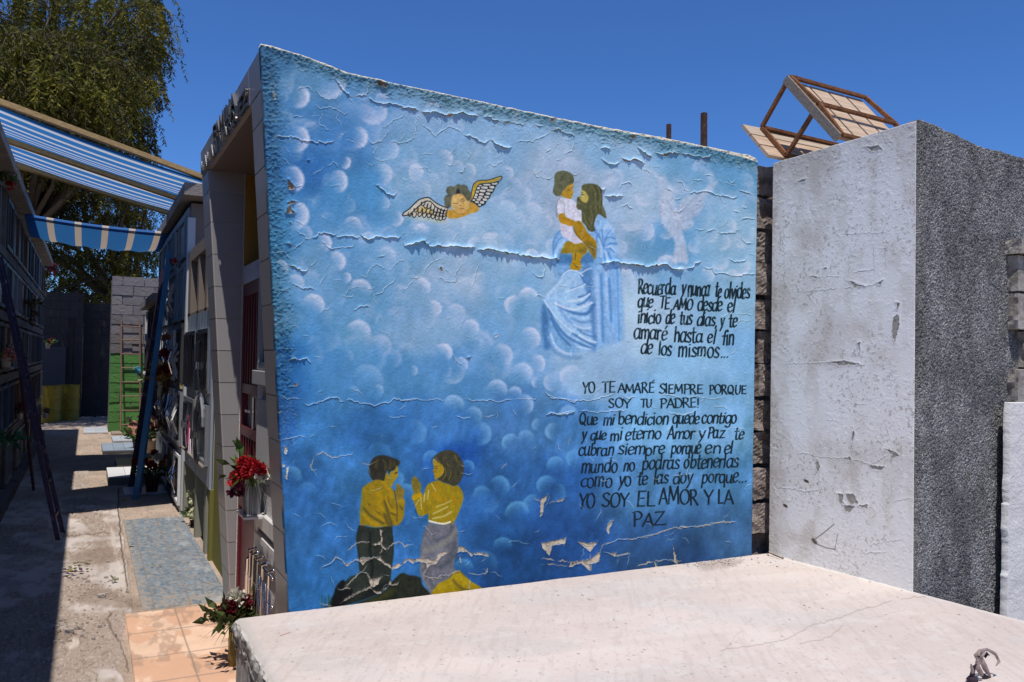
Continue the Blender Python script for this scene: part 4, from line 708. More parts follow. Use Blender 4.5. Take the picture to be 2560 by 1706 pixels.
def metal_row(word, ya, yb, z0, h, m):
    tot = sum(GL[c][0] for c in word); s = (ya-yb)/tot; adv = 0
    for ch in word:
        gw, sts = GL[ch]
        for st in sts:
            q = smooth_pts(st, False, 3) if len(st) > 2 else np.array(st, float)
            P3 = [(facx(z0+qy*h)-.007, ya-(adv+qx)*s, z0+qy*h) for qx, qy in q]
            for p, r in zip(P3[:-1], P3[1:]): m.bar(p, r, .012, .014, (1,0,0))
        adv += gw
m = MB(); metal_row('FAMILIA', 5.06, 4.26, 2.833, .078, m); metal_row('MAMANI MARQUEZ', 5.66, 3.94, 2.755, .078, m)
m.build('lettering', MAT_LETTER, lintel)
# door, window and niche front inside the portal
m = MB(); X = .868
m.box((X,4.81,.0),(X+.05,4.86,2.035)); m.box((X,5.365,.0),(X+.05,5.415,2.035)); m.box((X,4.86,1.96),(X+.05,5.365,2.035)); m.box((X+.012,4.86,.02),(X+.04,5.365,.66)); m.box((X,4.86,.66),(X+.05,5.365,.74)); m.box((X,4.86,1.10),(X+.045,5.365,1.16)); m.box((X,4.86,1.36),(X+.045,5.365,1.42))
for k in range(5): yk = 4.94+k*.088; m.box((X+.004,yk,.74),(X+.034,yk+.022,1.1)); m.box((X+.004,yk,1.42),(X+.034,yk+.022,1.96))
door = m.build('door', MAT_RED, maus, bevel=.003)
m = MB(); m.box((X+.036,4.87,.75),(X+.042,5.355,1.95)); m.build('pane', M('frosted_pane', (.30,.29,.29), .3, .1, 8, .1, 60), door)
m = MB(); m.box((X-.01,4.90,1.17),(X,4.94,1.35)); m.bar((X-.03,4.92,1.27),(X-.03,5.02,1.27),.014); m.bar((X,4.92,1.27),(X-.03,4.92,1.27),.014); m.build('handle', MAT_CHROME, door)
m = MB()
for a, b_ in (((.82,4.58,1.52),(.86,4.62,2.02)),((.82,4.03,1.52),(.86,4.07,2.02)),((.82,4.07,1.98),(.86,4.58,2.02)),((.82,4.07,1.52),(.86,4.58,1.56)),((.825,4.30,1.56),(.855,4.33,1.98)),((.80,3.98,1.44),(.86,4.64,1.515))): m.box(a, b_)
wf = m.build('window', MAT_WHITE, maus, bevel=.004)
m = MB(); m.box((.845,4.07,1.56),(.851,4.58,1.98)); m.build('pane', MAT_GLASS, wf)
m = MB()
for z0, z1 in ((.56,.64),(.68,.76),(1.02,1.36)): m.box((.835,3.93,z0),(.86,4.66,z1))
pl = m.build('plaque', MAT_MARBLE, maus, bevel=.003)
m = MB(); m.box((.74,4.42,.745),(.855,4.68,.757)); m.build('shelf', MAT_MARBLE, maus)
m = MB(); y0 = 4.58
for i, (yy, zt_) in enumerate(((4.62,.50),(4.55,.56),(4.44,.56),(4.33,.56),(4.20,.56),(4.05,.56))):
    m.tube([(.80,yy,0),(.80,yy,zt_),(.815,yy-.05,zt_+.02)], .009 if i % 2 else .014, 8)
for zz in (.06,.2,.42,.55): m.tube([(.80,4.62,zz),(.80,3.95,zz)], .007, 6)
for k in range(9): m.tube([(.79,4.3-.04*k,.06),(.79,4.27-.04*k,.5)], .003, 5)
m.build('grille', MAT_CHROME, maus, smooth=True)
# ================================================================== tools: other surfaces painted and displaced with the same brushes
def use_surface(Pts):
    global PX, PY, PXc, PYc, COLR, HT, NR, NC
    NR, NC = Pts.shape[:2]; q = (Pts-CAM) @ RM
    zc = np.minimum(q[..., 2], -.05)
    PX = CX-q[..., 0]/zc*FPX; PY = CY+q[..., 1]/zc*FPX; PXc = PX[::12, ::12]; PYc = PY[::12, ::12]
    COLR = np.zeros((NR, NC, 3)); HT = np.zeros((NR, NC))
# ================================================================== grey mausoleum on the right
SX = 3.575
def sx(y): return 3.615-.0925*(y-2.70)      # the side wall is turned a few degrees
gm = thing('mausoleum', (4.4, 3.1, 0), 'windowless mausoleum with a flaking pale grey side and a dark pebbledash front', 'mausoleum')
r_, c_ = 780, 320
zz = np.linspace(.0, 1, r_)[:, None]; yy = np.linspace(3.575, 2.70, c_)[None, :]
topz = 2.768+.044*(3.575-yy)/.875+.006*(fbm(yy*25, yy*0, 2, 3)-.5)
GP = np.stack(np.broadcast_arrays(sx(yy)+0*zz+0*yy, yy+0*zz, .36+(topz-.36)*zz), -1)
use_surface(GP)
COLR[:] = np.array([208, 208, 210])
wy, wz = GP[..., 1]*100, GP[..., 2]*100
edge = np.maximum(sstep(250, 282, wz+14*(fbm(wy*.06, wz*.06, 2, 3)-.5)*2), (1-sstep(0, 14, 358.5-wy+6*(fbm(wy*.1, wz*.03, 5, 3)-.5)*2))*.8)
dirt = np.clip(edge*.42+.32*sstep(.50, .78, fbm(wy*.03, wz*.03, 3, 5))+.22*sstep(.5, .7, fbm(wy*.11, wz*.06, 4, 5)), 0, .7)[..., None]
COLR[:] = COLR*(1-dirt)+dirt*np.array([158, 150, 140])
spk = (sstep(.64, .72, fbm(wy*.8, wz*.8, 1, 3))*sstep(.42, .66, fbm(wy*.03, wz*.03, 7, 3)+.25*edge))[..., None]*.55
COLR[:] = COLR*(1-spk)+spk*np.array([140, 133, 125])
HT += .0022*(fbm(wy*.5, wz*.5, 2, 3)-.5)+.0012*(fbm(wy*1.4, wz*1.4, 5, 2)-.5)-.0016*spk[..., 0]+edge*.004*(fbm(wy*.35, wz*.5, 6, 3)-.5)
KS = crop(1800,150,2.091); KR = crop(1800,900,1.946)
_B = BARE; BARE = np.array([138, 134, 130])
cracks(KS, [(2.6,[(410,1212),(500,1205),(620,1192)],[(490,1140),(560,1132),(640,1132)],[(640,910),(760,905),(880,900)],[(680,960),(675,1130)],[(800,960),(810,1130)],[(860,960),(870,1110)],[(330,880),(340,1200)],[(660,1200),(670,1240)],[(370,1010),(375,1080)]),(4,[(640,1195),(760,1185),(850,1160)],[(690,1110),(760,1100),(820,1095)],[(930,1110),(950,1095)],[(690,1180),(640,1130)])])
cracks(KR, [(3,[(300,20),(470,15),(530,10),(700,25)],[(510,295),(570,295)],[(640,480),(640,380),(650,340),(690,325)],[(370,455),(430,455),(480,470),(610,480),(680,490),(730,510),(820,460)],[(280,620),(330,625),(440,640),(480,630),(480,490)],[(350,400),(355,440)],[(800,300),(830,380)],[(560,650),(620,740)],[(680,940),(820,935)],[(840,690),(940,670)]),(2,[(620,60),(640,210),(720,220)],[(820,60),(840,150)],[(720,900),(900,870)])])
for p in [[(800,432),(850,448),(872,465),(830,482),(838,462)],[(470,482),(486,520),(474,546),(468,510)],[(728,512),(800,520),(790,536),(740,532)],[(570,650),(600,655),(596,690),(610,700),(585,700)],[(610,650),(650,655),(672,700),(640,705),(625,690)],[(600,705),(660,712),(630,745),(605,735)],[(670,710),(720,705),(715,725)],[(525,12),(610,5),(680,22),(600,30)],[(600,480),(630,470),(640,490)],[(640,375),(652,345),(655,360),(645,400)]]: bare(KR, p, depth=.002, lip=2.2)
for p in [[(905,1350),(925,1330),(938,1345),(935,1400),(915,1480),(898,1440)],[(680,1155),(710,1170),(762,1182),(700,1192)],[(820,1165),(855,1150),(840,1180)],[(920,1265),(940,1270),(930,1310)],[(760,455),(830,450),(850,470),(790,480)],[(470,1130),(510,1135),(495,1145)],[(540,1090),(560,1085),(555,1100)],[(720,1480),(735,1475),(730,1530)],[(400,640),(450,620),(440,640)]]: bare(KS, p, depth=.002, lip=2.2)
BARE = _B
stroke(KR, (70, 62, 58), [(555,800),(500,845),(455,880),(470,895),(520,915),(560,922)], 2, 1.6, .75); stroke(KR, (90, 84, 78), [(560,920),(572,850)], 1.5, 1.3, .6); stroke(KR, (60,52,48), [(452,874),(466,890)], 7, 5, .8)
poly(KR, (64,50,44), [(408,580),(428,588),(432,600),(412,592)], 1); poly(KR, (64,50,44), [(308,700),(326,708),(328,720),(310,712)], 1)
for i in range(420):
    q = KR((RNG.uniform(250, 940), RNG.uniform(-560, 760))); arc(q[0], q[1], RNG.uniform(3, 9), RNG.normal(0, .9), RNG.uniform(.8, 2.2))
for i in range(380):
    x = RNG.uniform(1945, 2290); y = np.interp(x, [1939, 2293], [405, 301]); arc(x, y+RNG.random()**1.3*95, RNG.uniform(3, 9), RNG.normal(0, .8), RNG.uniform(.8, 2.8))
GP = GP.copy(); GP[..., 0] -= HT
GPp = np.pad(GP, ((1,1),(1,1),(0,0)), mode='edge'); 
for s_ in (np.s_[0,:], np.s_[-1,:], np.s_[:,0], np.s_[:,-1]): GPp[s_][..., 0] += .05
cc = np.pad(np.clip(LIN(np.clip(COLR, 0, 255))*1.32*np.array([1.03,1.0,.93]), 0, .86), ((1,1),(1,1),(0,0)), mode='edge')
grid_mesh('side_wall', GPp, cc, MAT_VC, gm)
def pebble_mat():
    m = bpy.data.materials.new('pebbledash'); m.use_nodes = True; n = m.node_tree.nodes; l = m.node_tree.links; b = n['Principled BSDF']
    tc = n.new('ShaderNodeTexCoord'); v = n.new('ShaderNodeTexVoronoi'); v.inputs['Scale'].default_value = 165; l.new(tc.outputs['Object'], v.inputs['Vector'])
    sep = n.new('ShaderNodeSeparateColor'); l.new(v.outputs['Color'], sep.inputs[0])
    r = n.new('ShaderNodeValToRGB'); l.new(sep.outputs[0], r.inputs[0]); e = r.color_ramp.elements
    e[0].position = 0; e[0].color = (.075,.074,.074,1); e[1].position = 1; e[1].color = (.40,.39,.37,1)
    for p, c in ((.3,(.125,.122,.12,1)),(.6,(.19,.185,.18,1)),(.9,(.235,.23,.22,1))): x = e.new(p); x.color = c
    no = n.new('ShaderNodeTexNoise'); no.inputs['Scale'].default_value = 4; no.inputs['Detail'].default_value = 9; no.inputs['Roughness'].default_value = .78; st_ = n.new('ShaderNodeMapping'); st_.inputs['Scale'].default_value = (1.6, 1, .75); l.new(tc.outputs['Object'], st_.inputs[0]); l.new(st_.outputs[0], no.inputs['Vector'])
    mp = n.new('ShaderNodeMapRange'); mp.inputs[1].default_value = .40; mp.inputs[2].default_value = .62; mp.inputs[3].default_value = .60; mp.inputs[4].default_value = 1.45; l.new(no.outputs['Fac'], mp.inputs[0])
    s = n.new('ShaderNodeVectorMath'); s.operation = 'SCALE'; l.new(r.outputs[0], s.inputs[0]); l.new(mp.outputs[0], s.inputs['Scale']); l.new(s.outputs[0], b.inputs['Base Color'])
    bp = n.new('ShaderNodeBump'); bp.inputs['Strength'].default_value = 1.; bp.inputs['Distance'].default_value = .006; bp.invert = True; l.new(v.outputs['Distance'], bp.inputs['Height']); l.new(bp.outputs[0], b.inputs['Normal'])
    b.inputs['Roughness'].default_value = .85; return m
MAT_PEB = pebble_mat()
xs = np.linspace(3.617, 4.9, 480)[None, :]; zs = np.linspace(0, 1, 640)[:, None]
tz = np.interp(xs, [3.5,3.66,3.90,4.06,4.43,4.95], [2.82,2.812,2.78,2.748,2.735,2.70])+.012*(fbm(xs*22, xs*0, 3, 3)-.5)
PP = np.stack(np.broadcast_arrays(xs+0*zs, 2.692+0*xs+0*zs, .2+(tz-.2)*zs), -1).copy()
PP[..., 1] -= .007*vn(PP[..., 0]*160, PP[..., 2]*160, 2)+.006*fbm(PP[..., 0]*9, PP[..., 2]*9, 4, 3)
PP = np.pad(PP, ((1,1),(1,1),(0,0)), mode='edge'); PP[0,:,1] = PP[-1,:,1] = 2.75; PP[:,0,1] = PP[:,-1,1] = 2.75
grid_mesh('front_wall', PP, None, MAT_PEB, gm)
b = MB(); b.hexa([(3.645,2.72,0),(4.88,2.72,0),(4.88,3.56,0),(3.57,3.56,0)], [(3.645,2.72,2.79),(4.88,2.72,2.67),(4.88,3.56,2.66),(3.57,3.56,2.75)]); b.build('masonry', MAT_CONC, gm)
b = MB(); b.tube([(4.28,2.9,2.68),(4.28,2.9,2.79)], .004, 5); b.build('rebar', MAT_RUSTD, gm)
# ------------------------------------------------------------------ block wall in the gap, neighbour wall on the far right
MAT_BLOCK = M('cinder_block', (.40,.33,.28), .95, .35, 9, .9, 70, c2=(.22,.17,.14), mix=(.45,.6), mscale=12, dist=.03)
def rough_box(m, a, b, n=5, amp=.006, col=None):
    """a box whose faces are subdivided and roughened"""
    a = np.array(a); b = np.array(b); base = []
    def face(o, u, v):
        g = np.array([[o+u*i/n+v*j/n for i in range(n+1)] for j in range(n+1)])
        k = g.reshape(-1, 3); c = (a+b)/2
        d = k-c; d /= np.linalg.norm(d, axis=1, keepdims=True)
        k = k+d*(amp*(fbm(k[:,0]*23+k[:,2]*31, k[:,1]*29+k[:,2]*17, 3, 3)-.5)*2)[:, None]
        m.add(k.tolist(), [(j*(n+1)+i, j*(n+1)+i+1, (j+1)*(n+1)+i+1, (j+1)*(n+1)+i) for j in range(n) for i in range(n)], col)
    d = b-a; ux = np.array([d[0],0,0]); uy = np.array([0,d[1],0]); uz = np.array([0,0,d[2]])
    face(a, ux, uz); face(a+uy+ux, -ux, uz); face(a+uy, -uy, uz); face(a+ux, uy, uz); face(a+uz, ux, uy); face(a+uy, ux, -uy)
m = MB(); rz = random.Random(4)
for k in range(14):
    z0 = k*.2
    for x0, x1 in ((3.452,3.66),):
        if k in (7,8): x0 += .075
        dy = rz.uniform(-.045,.03); dx = rz.uniform(-.02,.02)
        rough_box(m, (x0+abs(dx)*.6,3.665+dy,z0+.006), (x1,3.95,z0+.194+rz.uniform(-.02,.0)), 12, .016)
m.box((3.455,3.80,0),(3.70,3.94,2.74)); m.box((3.45,3.96,0),(4.5,4.02,2.70)); m.build('block_wall', MAT_BLOCK, label='rough cinder block wall in the narrow gap between the blue mural and grey mausoleum', cat='wall')
e1 = ony((2541,700), 2.63)[0]; e2 = ony((2522,1380), 2.61)[0]
nb = thing('block_wall', (5., 2.7, 0), 'cinder block wall with white plastered lower half beside the dark pebbledash front', 'wall')
m = MB()
for k in range(11):
    z0 = k*.2; xo = rz.uniform(0,.03)
    if k == 8: xo += .10
    rough_box(m, (e1+xo,2.63,z0+.005), (e1+.42,2.70,z0+.192), 8, .010); rough_box(m, (e1+.43,2.63,z0+.005), (e1+.9,2.70,z0+.192), 6, .010)
rough_box(m, (e1-.005,2.60,2.2), (e1+.9,2.70,2.275), 8, .008); m.build('masonry', M('grey_block', (.40,.37,.33), .95, .3, 9, .8, 80, c2=(.26,.235,.20), mix=(.45,.6), mscale=10, dist=.02), nb)
xs = np.linspace(0, 1, 120)[None, :]; zs = np.linspace(0, 1, 300)[:, None]; Z = 1.42*zs+0*xs
el = e2+.035*(1.42-Z)/1.4*0-.02*(1-Z/1.42)+.02*(fbm(Z*14, Z*0, 3, 4)-.5)-.012*sstep(.5,.62,fbm(Z*5, Z*0, 6, 2))*(Z<.9)
PP = np.stack([el+(e2+1.-el)*xs, 2.605-.006*(fbm((el+xs)*16, Z*16, 2, 4)-.5), Z], -1); PP = np.pad(PP, ((1,1),(1,1),(0,0)), mode='edge'); PP[0,:,1] = PP[-1,:,1] = 2.64; PP[:,0,1] = PP[:,-1,1] = 2.64
grid_mesh('white_plaster', PP, None, M('white_limewash', (.70,.685,.65), .85, .1, 6, .4, 60, c2=(.55,.54,.52), mix=(.6,.75), mscale=5), nb)
# ------------------------------------------------------------------ rusty posts behind the mural
for i, (px_, pt, pb, wd) in enumerate((((1672,1672),311,349,.022),((1760,1760),283,372,.030))):
    p = ony((px_[0], pt), 4.05); m = MB()
    m.bar((p[0]+.004,4.05,2.72), (p[0],4.05,p[2]), wd, wd, (0,1,0))
    m.build('metal_post', MAT_RUSTD, label=('thin short rusty post sticking up behind the top edge of the mural', 'thicker taller rusty post sticking up behind the top edge of the mural')[i], cat='post')
# ================================================================== pale tomb slab in the foreground
tomb = thing('tomb', (2.1, 2.4, 0), 'low tomb with big pale pinkish cement slab in the foreground below the blue mural', 'tomb')
r_, c_ = 420, 640
vv = np.linspace(0, 1, r_)[:, None]; uu = np.linspace(0, 1, c_)[None, :]
Yg = 1.25+(3.602-1.25)*vv+0*uu; xl_ = .578+.004*(Yg-1.25)/2.35; xr_ = 3.745-(Yg-1.25)*.083
wob = .012*(fbm(Yg*9, Yg*0, 2, 4)-.5)*2+.004*(fbm(Yg*40, Yg*0, 3, 2)-.5)
xl_ = xl_+wob
XG = xl_+(xr_-xl_)*uu
TP = np.stack([XG, Yg+.004*(fbm(XG*9, XG*0, 4, 3)-.5)*(vv > .9), np.full_like(XG, .5)], -1)
use_surface(TP)
w1, w2 = XG*100, Yg*100
COLR[:] = np.array([219, 205, 198])
n_ = fbm(w1*.02, w2*.02, 2, 5); COLR *= (1+.14*(n_-.5))[..., None]
st_ = (sstep(.52, .72, fbm(w1*.03+.02*w2, w2*.05, 4, 5))*.35)[..., None]; COLR[:] = COLR*(1-st_)+st_*np.array([205, 203, 202])
st_ = (sstep(.50, .62, fbm(w1*.012+.02*w2, w2*.05, 5, 5))*.28)[..., None]; COLR[:] = COLR*(1-st_)+st_*np.array([206, 190, 182])
st_ = (sstep(.60, .70, fbm(w1*.11, w2*.16, 6, 4))*.3)[..., None]; COLR[:] = COLR*(1-st_)+st_*np.array([228, 222, 216])
sk = (sstep(.58, .66, fbm(w1*.5-.3*w2, w2*.06+.05*w1, 1, 3))*.14)[..., None]; COLR[:] = COLR*(1-sk)+sk*np.array([176, 160, 150])
dk = (sstep(.72, .78, fbm(w1*.8, w2*.8, 3, 2))*.25)[..., None]; COLR[:] = COLR*(1-dk)+dk*np.array([170, 155, 145])
ed = ((1-sstep(.5, 7, (1-uu)*(xr_-xl_)*100+3*(fbm(w2*.1, w2*0, 5, 3)-.5)))*.6)[..., None]; COLR[:] = COLR*(1-ed)+ed*np.array([236, 232, 228])
ed = ((1-sstep(.3, 5, uu*(xr_-xl_)*100+3*(fbm(w2*.1, w2*0, 2, 3)-.5)))*.7)[..., None]; COLR[:] = COLR*(1-ed)+ed*np.array([198, 192, 188])
KR = crop(1800,900,1.946)
def hair(C, pts, col=(142,128,118), w=1.3, al=.6):
    q = np.array([C(p) for p in pts], float); q = rough_path(q, 7, 1.4); stroke(lambda p: p, col, q.tolist(), w, 1., al, sm=False)
for p in ([(0,1415),(60,1402),(180,1385),(330,1357),(420,1310)],[(420,1300),(520,1272),(620,1240),(720,1207),(810,1180),(835,1172)],[(880,1165),(930,1158),(1000,1152)],[(390,1380),(470,1365),(540,1345),(600,1290)]): hair(KR, p)
for p in ([(0,1440),(100,1320)],[(120,1290),(160,1260)],[(380,1200),(420,1215),(390,1175)],[(400,1440),(490,1475)],[(860,1410),(900,1430)],[(760,1250),(900,1215)]): hair(KR, p, (170,156,146), 1.2, .45)
for i in range(230):
    x, y = RNG.uniform(620, 2540), RNG.uniform(1420, 1700); stroke(ident, (118,104,96), [(x,y),(x+RNG.uniform(1,5),y+RNG.uniform(0,1.5))], RNG.uniform(.9,2.2), 1., RNG.uniform(.3,.8), sm=False)
for i in range(60):
    x, y = RNG.uniform(620, 2540), RNG.uniform(1440, 1700); a = RNG.normal(.1,.3); ln = RNG.uniform(8,50); hair(ident, [(x,y),(x+ln*math.cos(a),y+ln*math.sin(a)*.5)], (196,184,174) if i % 2 else (232,226,220), 1.1, .4)
poly(ident, (168,152,142), [(1745,1408),(1800,1398),(1850,1402),(1840,1416),(1780,1426),(1750,1422)], 6, .6, wob=6)
stroke(ident, (150,88,76), [(700,1590),(725,1582)], 2, 1.5, .6)
HT += .004*(fbm(w1*.05, w2*.05, 2, 3)-.5)+.0012*(fbm(w1*.6, w2*.6, 5, 3)-.5)
edge_d = np.minimum(uu*(xr_-xl_), 1-0*uu); HT -= .007*(1-sstep(0, .02, uu*(xr_-xl_)))**2+.008*(1-sstep(0, .02, (1-uu)*(xr_-xl_)))**2+.008*(1-sstep(0,.02,(1-vv)*2.35))**2
cl = np.clip(LIN(np.clip(COLR, 0, 255))*np.array([.79,.78,.74]), 0, .8)
TP[..., 2] += HT
# skirt: slab edge rolls over and drops
rings = [(.003,-.004),(.007,-.014),(.010,-.034),(.007,-.058),(.003,-.082),(.0,-.105),(-.03,-.108)]
def ringed(P, Cc_, rings):
    for (o, d) in rings:
        P = np.pad(P, ((1,1),(1,1),(0,0)), mode='edge'); Cc_ = np.pad(Cc_, ((1,1),(1,1),(0,0)), mode='edge')
    n = len(rings); base = P.copy()
    for i in range(n):
        o, d = rings[i]; k = n-1-i
        for sl2, ax, sg in ((np.s_[k,:],1,-1),(np.s_[-1-k,:],1,1),(np.s_[:,k],0,-1),(np.s_[:,-1-k],0,1)):
            row = P[sl2]; rgh = (.004 if i == 0 else .022)*(fbm(row[:,0]*26+row[:,1]*41, row[:,2]*0+i*1.7, 3, 4)-.5)
            row[:, 2] = base[sl2][:, 2]+d+rgh*.5; row[:, ax] = base[sl2][:, ax]+sg*(o+rgh)
            Cc_[sl2] = Cc_[sl2]*((.9,.8,.62,.55,.5,.45,.4)[i])*(.5+1.*fbm(row[:,0]*15+row[:,1]*21, row[:,2]*0+i*2.3, 5, 3))[:, None]
    return P, Cc_
slab = grid_mesh('slab', TP, cl, MAT_VC, tomb)
per = np.concatenate([TP[::-1, 0], TP[0, 1:], TP[1:, -1], TP[-1, -2::-1]]); out_ = np.concatenate([np.tile([-1.,0,0],(r_,1)), np.tile([0,-1.,0],(c_-1,1)), np.tile([1.,0,0],(r_-1,1)), np.tile([0,1.,0],(c_-1,1))])
s_ = np.concatenate([[0], np.cumsum(np.linalg.norm(np.diff(per, axis=0), axis=1))])
ER = [(0,0),(.006,-.005),(.010,-.014),(.010,-.028),(.010,-.042),(.008,-.056),(.006,-.070),(.004,-.084),(.0,-.098),(-.03,-.104)]
EP = []; EC = []
for i, (o, d) in enumerate(ER):
    rgh = 0 if i == 0 else .026*(fbm(s_*22, s_*0+i*.9, 3, 4)-.5)
    q = per+out_*(o+rgh)[:, None] if i else per.copy(); q[:, 2] += d+(.010*(fbm(s_*17, s_*0+i*1.1, 6, 3)-.5) if i else 0); EP.append(q)
    t_ = sstep(.42, .6, fbm(s_*30, s_*0+i*1.3, 5, 4)); EC.append((np.array([.42,.41,.39])*(1-t_[:, None])+np.array([.19,.18,.165])*t_[:, None]) if i > 1 else np.tile([.50,.47,.43], (len(s_),1)))
grid_mesh('slab_edge', np.array(EP)[::-1], np.array(EC)[::-1], MAT_VC, tomb, smooth=False, flip=True)
b = MB(); b.hexa([(.70,1.40,0),(3.66,1.40,0),(3.50,3.58,0),(.70,3.58,0)], [(.70,1.40,.42),(3.66,1.40,.42),(3.50,3.58,.42),(.70,3.58,.42)]); rough_box(b, (.585,3.30,0), (.69,3.585,.398), 6, .012); rough_box(b, (.585,1.3,0), (.69,1.6,.398), 6, .012)
b.build('base', M('grey_limewash', (.40,.41,.42), .9, .2, 6, .6, 50, c2=(.22,.21,.20), mix=(.45,.6), mscale=9), tomb)
# small stones on the slab: uncountable grit
m = MB()
for i in range(150):
    if i < 95: q = onz((1795+RNG.normal(0,38), 1410+RNG.normal(0,7)), .5)
    else: q = onz((RNG.uniform(1650,1990), RNG.uniform(1385,1420)), .5)
    if q[1] > 3.58: continue
    r = RNG.uniform(.0012,.0036); rough_box(m, (q[0]-r,q[1]-r,.499), (q[0]+r,q[1]+r*.8,.5+r*1.2), 2, .001)
m.build('grit', M('grit', (.30,.25,.22), .95, .3, 90, 0), label='grey grit scattered at the back of the pale slab', cat='grit', kind='stuff')
m = MB()
p0 = onz((1917,1388), .505); p1 = onz((1958,1397), .505); p2 = onz((1935,1385), .5); p3 = onz((1955,1392), .5)
m.tube([(p0[0]+.005,p0[1]-.01,.506),(p0[0],p0[1],.513),(p0[0]+.02,p0[1]+.01,.518),((p0[0]+p1[0])/2,(p0[1]+p1[1])/2+.008,.512),(p1[0],p1[1],.505)], .0022, 6)
m.tube([(p0[0]+.03,p0[1],.512),(p1[0]-.02,p1[1]+.015,.515),(p1[0]+.01,p1[1]+.01,.505)], .0022, 6)
m.build('wire_hook', MAT_RUSTD, label='small bent dark wire hook lying on the back right corner of the slab', cat='wire', smooth=True)
# dry curled leaf in the foreground
fl = onz((2433, 1712), .5)
dl = thing('dry_flower', (fl[0], fl[1], .5), 'dried dark brown flower with curled petals on the near right part of the pale slab', 'dry flower')
MAT_DRY = M('dry_petal', (.30,.23,.20), .8, .3, 40, .3, 200, c2=(.05,.03,.03), mix=(.5,.65), mscale=30); MAT_DRYD = M('dry_core', (.035,.022,.03), .8, .3, 40, .3, 200)
def petal(pts, ws, m, th=.0016):
    pts = [Vector(p) for p in pts]; v = []; f = []
    for i, p in enumerate(pts):
        d = (pts[min(i+1,len(pts)-1)]-pts[max(i-1,0)]).normalized(); s = d.cross(Vector((-.45,-.85,.3))).normalized()*ws[i]
        nn = d.cross(s).normalized()*ws[i]*.35
        v += [p-s+nn, p-s*.4, p+s*.4, p+s+nn]
    n = len(pts)
    for i in range(n-1):
        for k in range(3): f.append((i*4+k, i*4+k+1, i*4+k+5, i*4+k+4))
    o = len(v); v2 = [Vector(q)+Vector((.0006,.0016,-.0004)) for q in v]; f2 = [tuple(o+i for i in q[::-1]) for q in f]
    m.add([tuple(q) for q in v+v2], f+f2)
px1 = 1/FPX*np.linalg.norm(fl-CAM)      # metres per photo pixel at the flower
def fpt(x, y, d=0): # point in the upright plane of the flower
    q = ony((x, y), fl[1]+d); return (q[0], q[1], q[2])
m = MB(); petal([fpt(2458,1690), fpt(2445,1668), fpt(2448,1648), fpt(2462,1630), fpt(2455,1640)], [.008,.010,.009,.006,.001], m)
petal([fpt(2478,1694,.01), fpt(2466,1672,.0), fpt(2456,1652), fpt(2452,1638,.005)], [.003,.011,.009,.004], m); petal([fpt(2448,1640), fpt(2452,1628), fpt(2470,1624,.01), fpt(2490,1636,.01), fpt(2499,1654,.0), fpt(2490,1666)], [.003,.006,.005,.006,.005,.001], m)
petal([fpt(2434,1684), fpt(2430,1668), fpt(2428,1660)], [.006,.005,.001], m); petal([fpt(2446,1652,.02), fpt(2440,1640,.02), fpt(2452,1628,.02), fpt(2468,1626,.02)], [.004,.007,.007,.002], m); m.build('petals', MAT_DRY, dl, smooth=True)
m = MB(); petal([fpt(2440,1712,.01), fpt(2432,1690,.01), fpt(2436,1668,.005), fpt(2442,1660)], [.012,.010,.006,.001], m); petal([fpt(2495,1714,.02), fpt(2470,1698,.01), fpt(2450,1682,.01)], [.012,.011,.006], m); petal([fpt(2462,1644,.02), fpt(2470,1634,.02), fpt(2474,1640,.02)], [.005,.006,.001], m)
m.lathe((fl[0]+.01, fl[1]+.01, .5), [(.001,0),(.016,.004),(.02,.012),(.012,.022),(.001,.026)], 9); m.build('core', MAT_DRYD, dl, smooth=True)
# ================================================================== upturned bench on the roof of the grey mausoleum
bn = thing('bench', (3.9, 3.3, 2.79), 'broken bench with rusty iron frame and pale slats tipped over on the grey mausoleum roof', 'bench')
Kb = crop(1800,150,2.091); XB = 3.63
pA, pE, pD, pF, pG = [onx(Kb(q), XB) for q in ((366,88),(518,228),(640,392),(219,352),(348,500))]
dA = np.array([.64, 0, -.02]); A2, E2, D2 = pA+dA, pE+dA*.985, pD+dA
m = MB(); W = .024
V = lambda p: tuple(p)
for a_, b_ in ((pA,pE),(pE,pD),(A2,E2),(E2,D2),(pA,A2),(pE,E2),(pD,D2),(pA,pF),(pF,pG),(pG,pE)): m.bar(V(a_), V(b_), W, .02, (1,0,0) if abs(b_[0]-a_[0]) < .1 else (0,0,1))
F2, G2 = pF+dA*1.02, pG+dA*.95
for a_, b_ in ((pF,F2),(pG,G2),(F2,G2)): m.bar(V(a_), V(b_), W, .02)
for k in range(6): q = pA+dA*(k+.5)/6; m.box((q[0]-.004,q[1]-.004,q[2]+.008),(q[0]+.004,q[1]+.004,q[2]+.018))
m.build('frame', MAT_RUST, bn, bevel=.002)
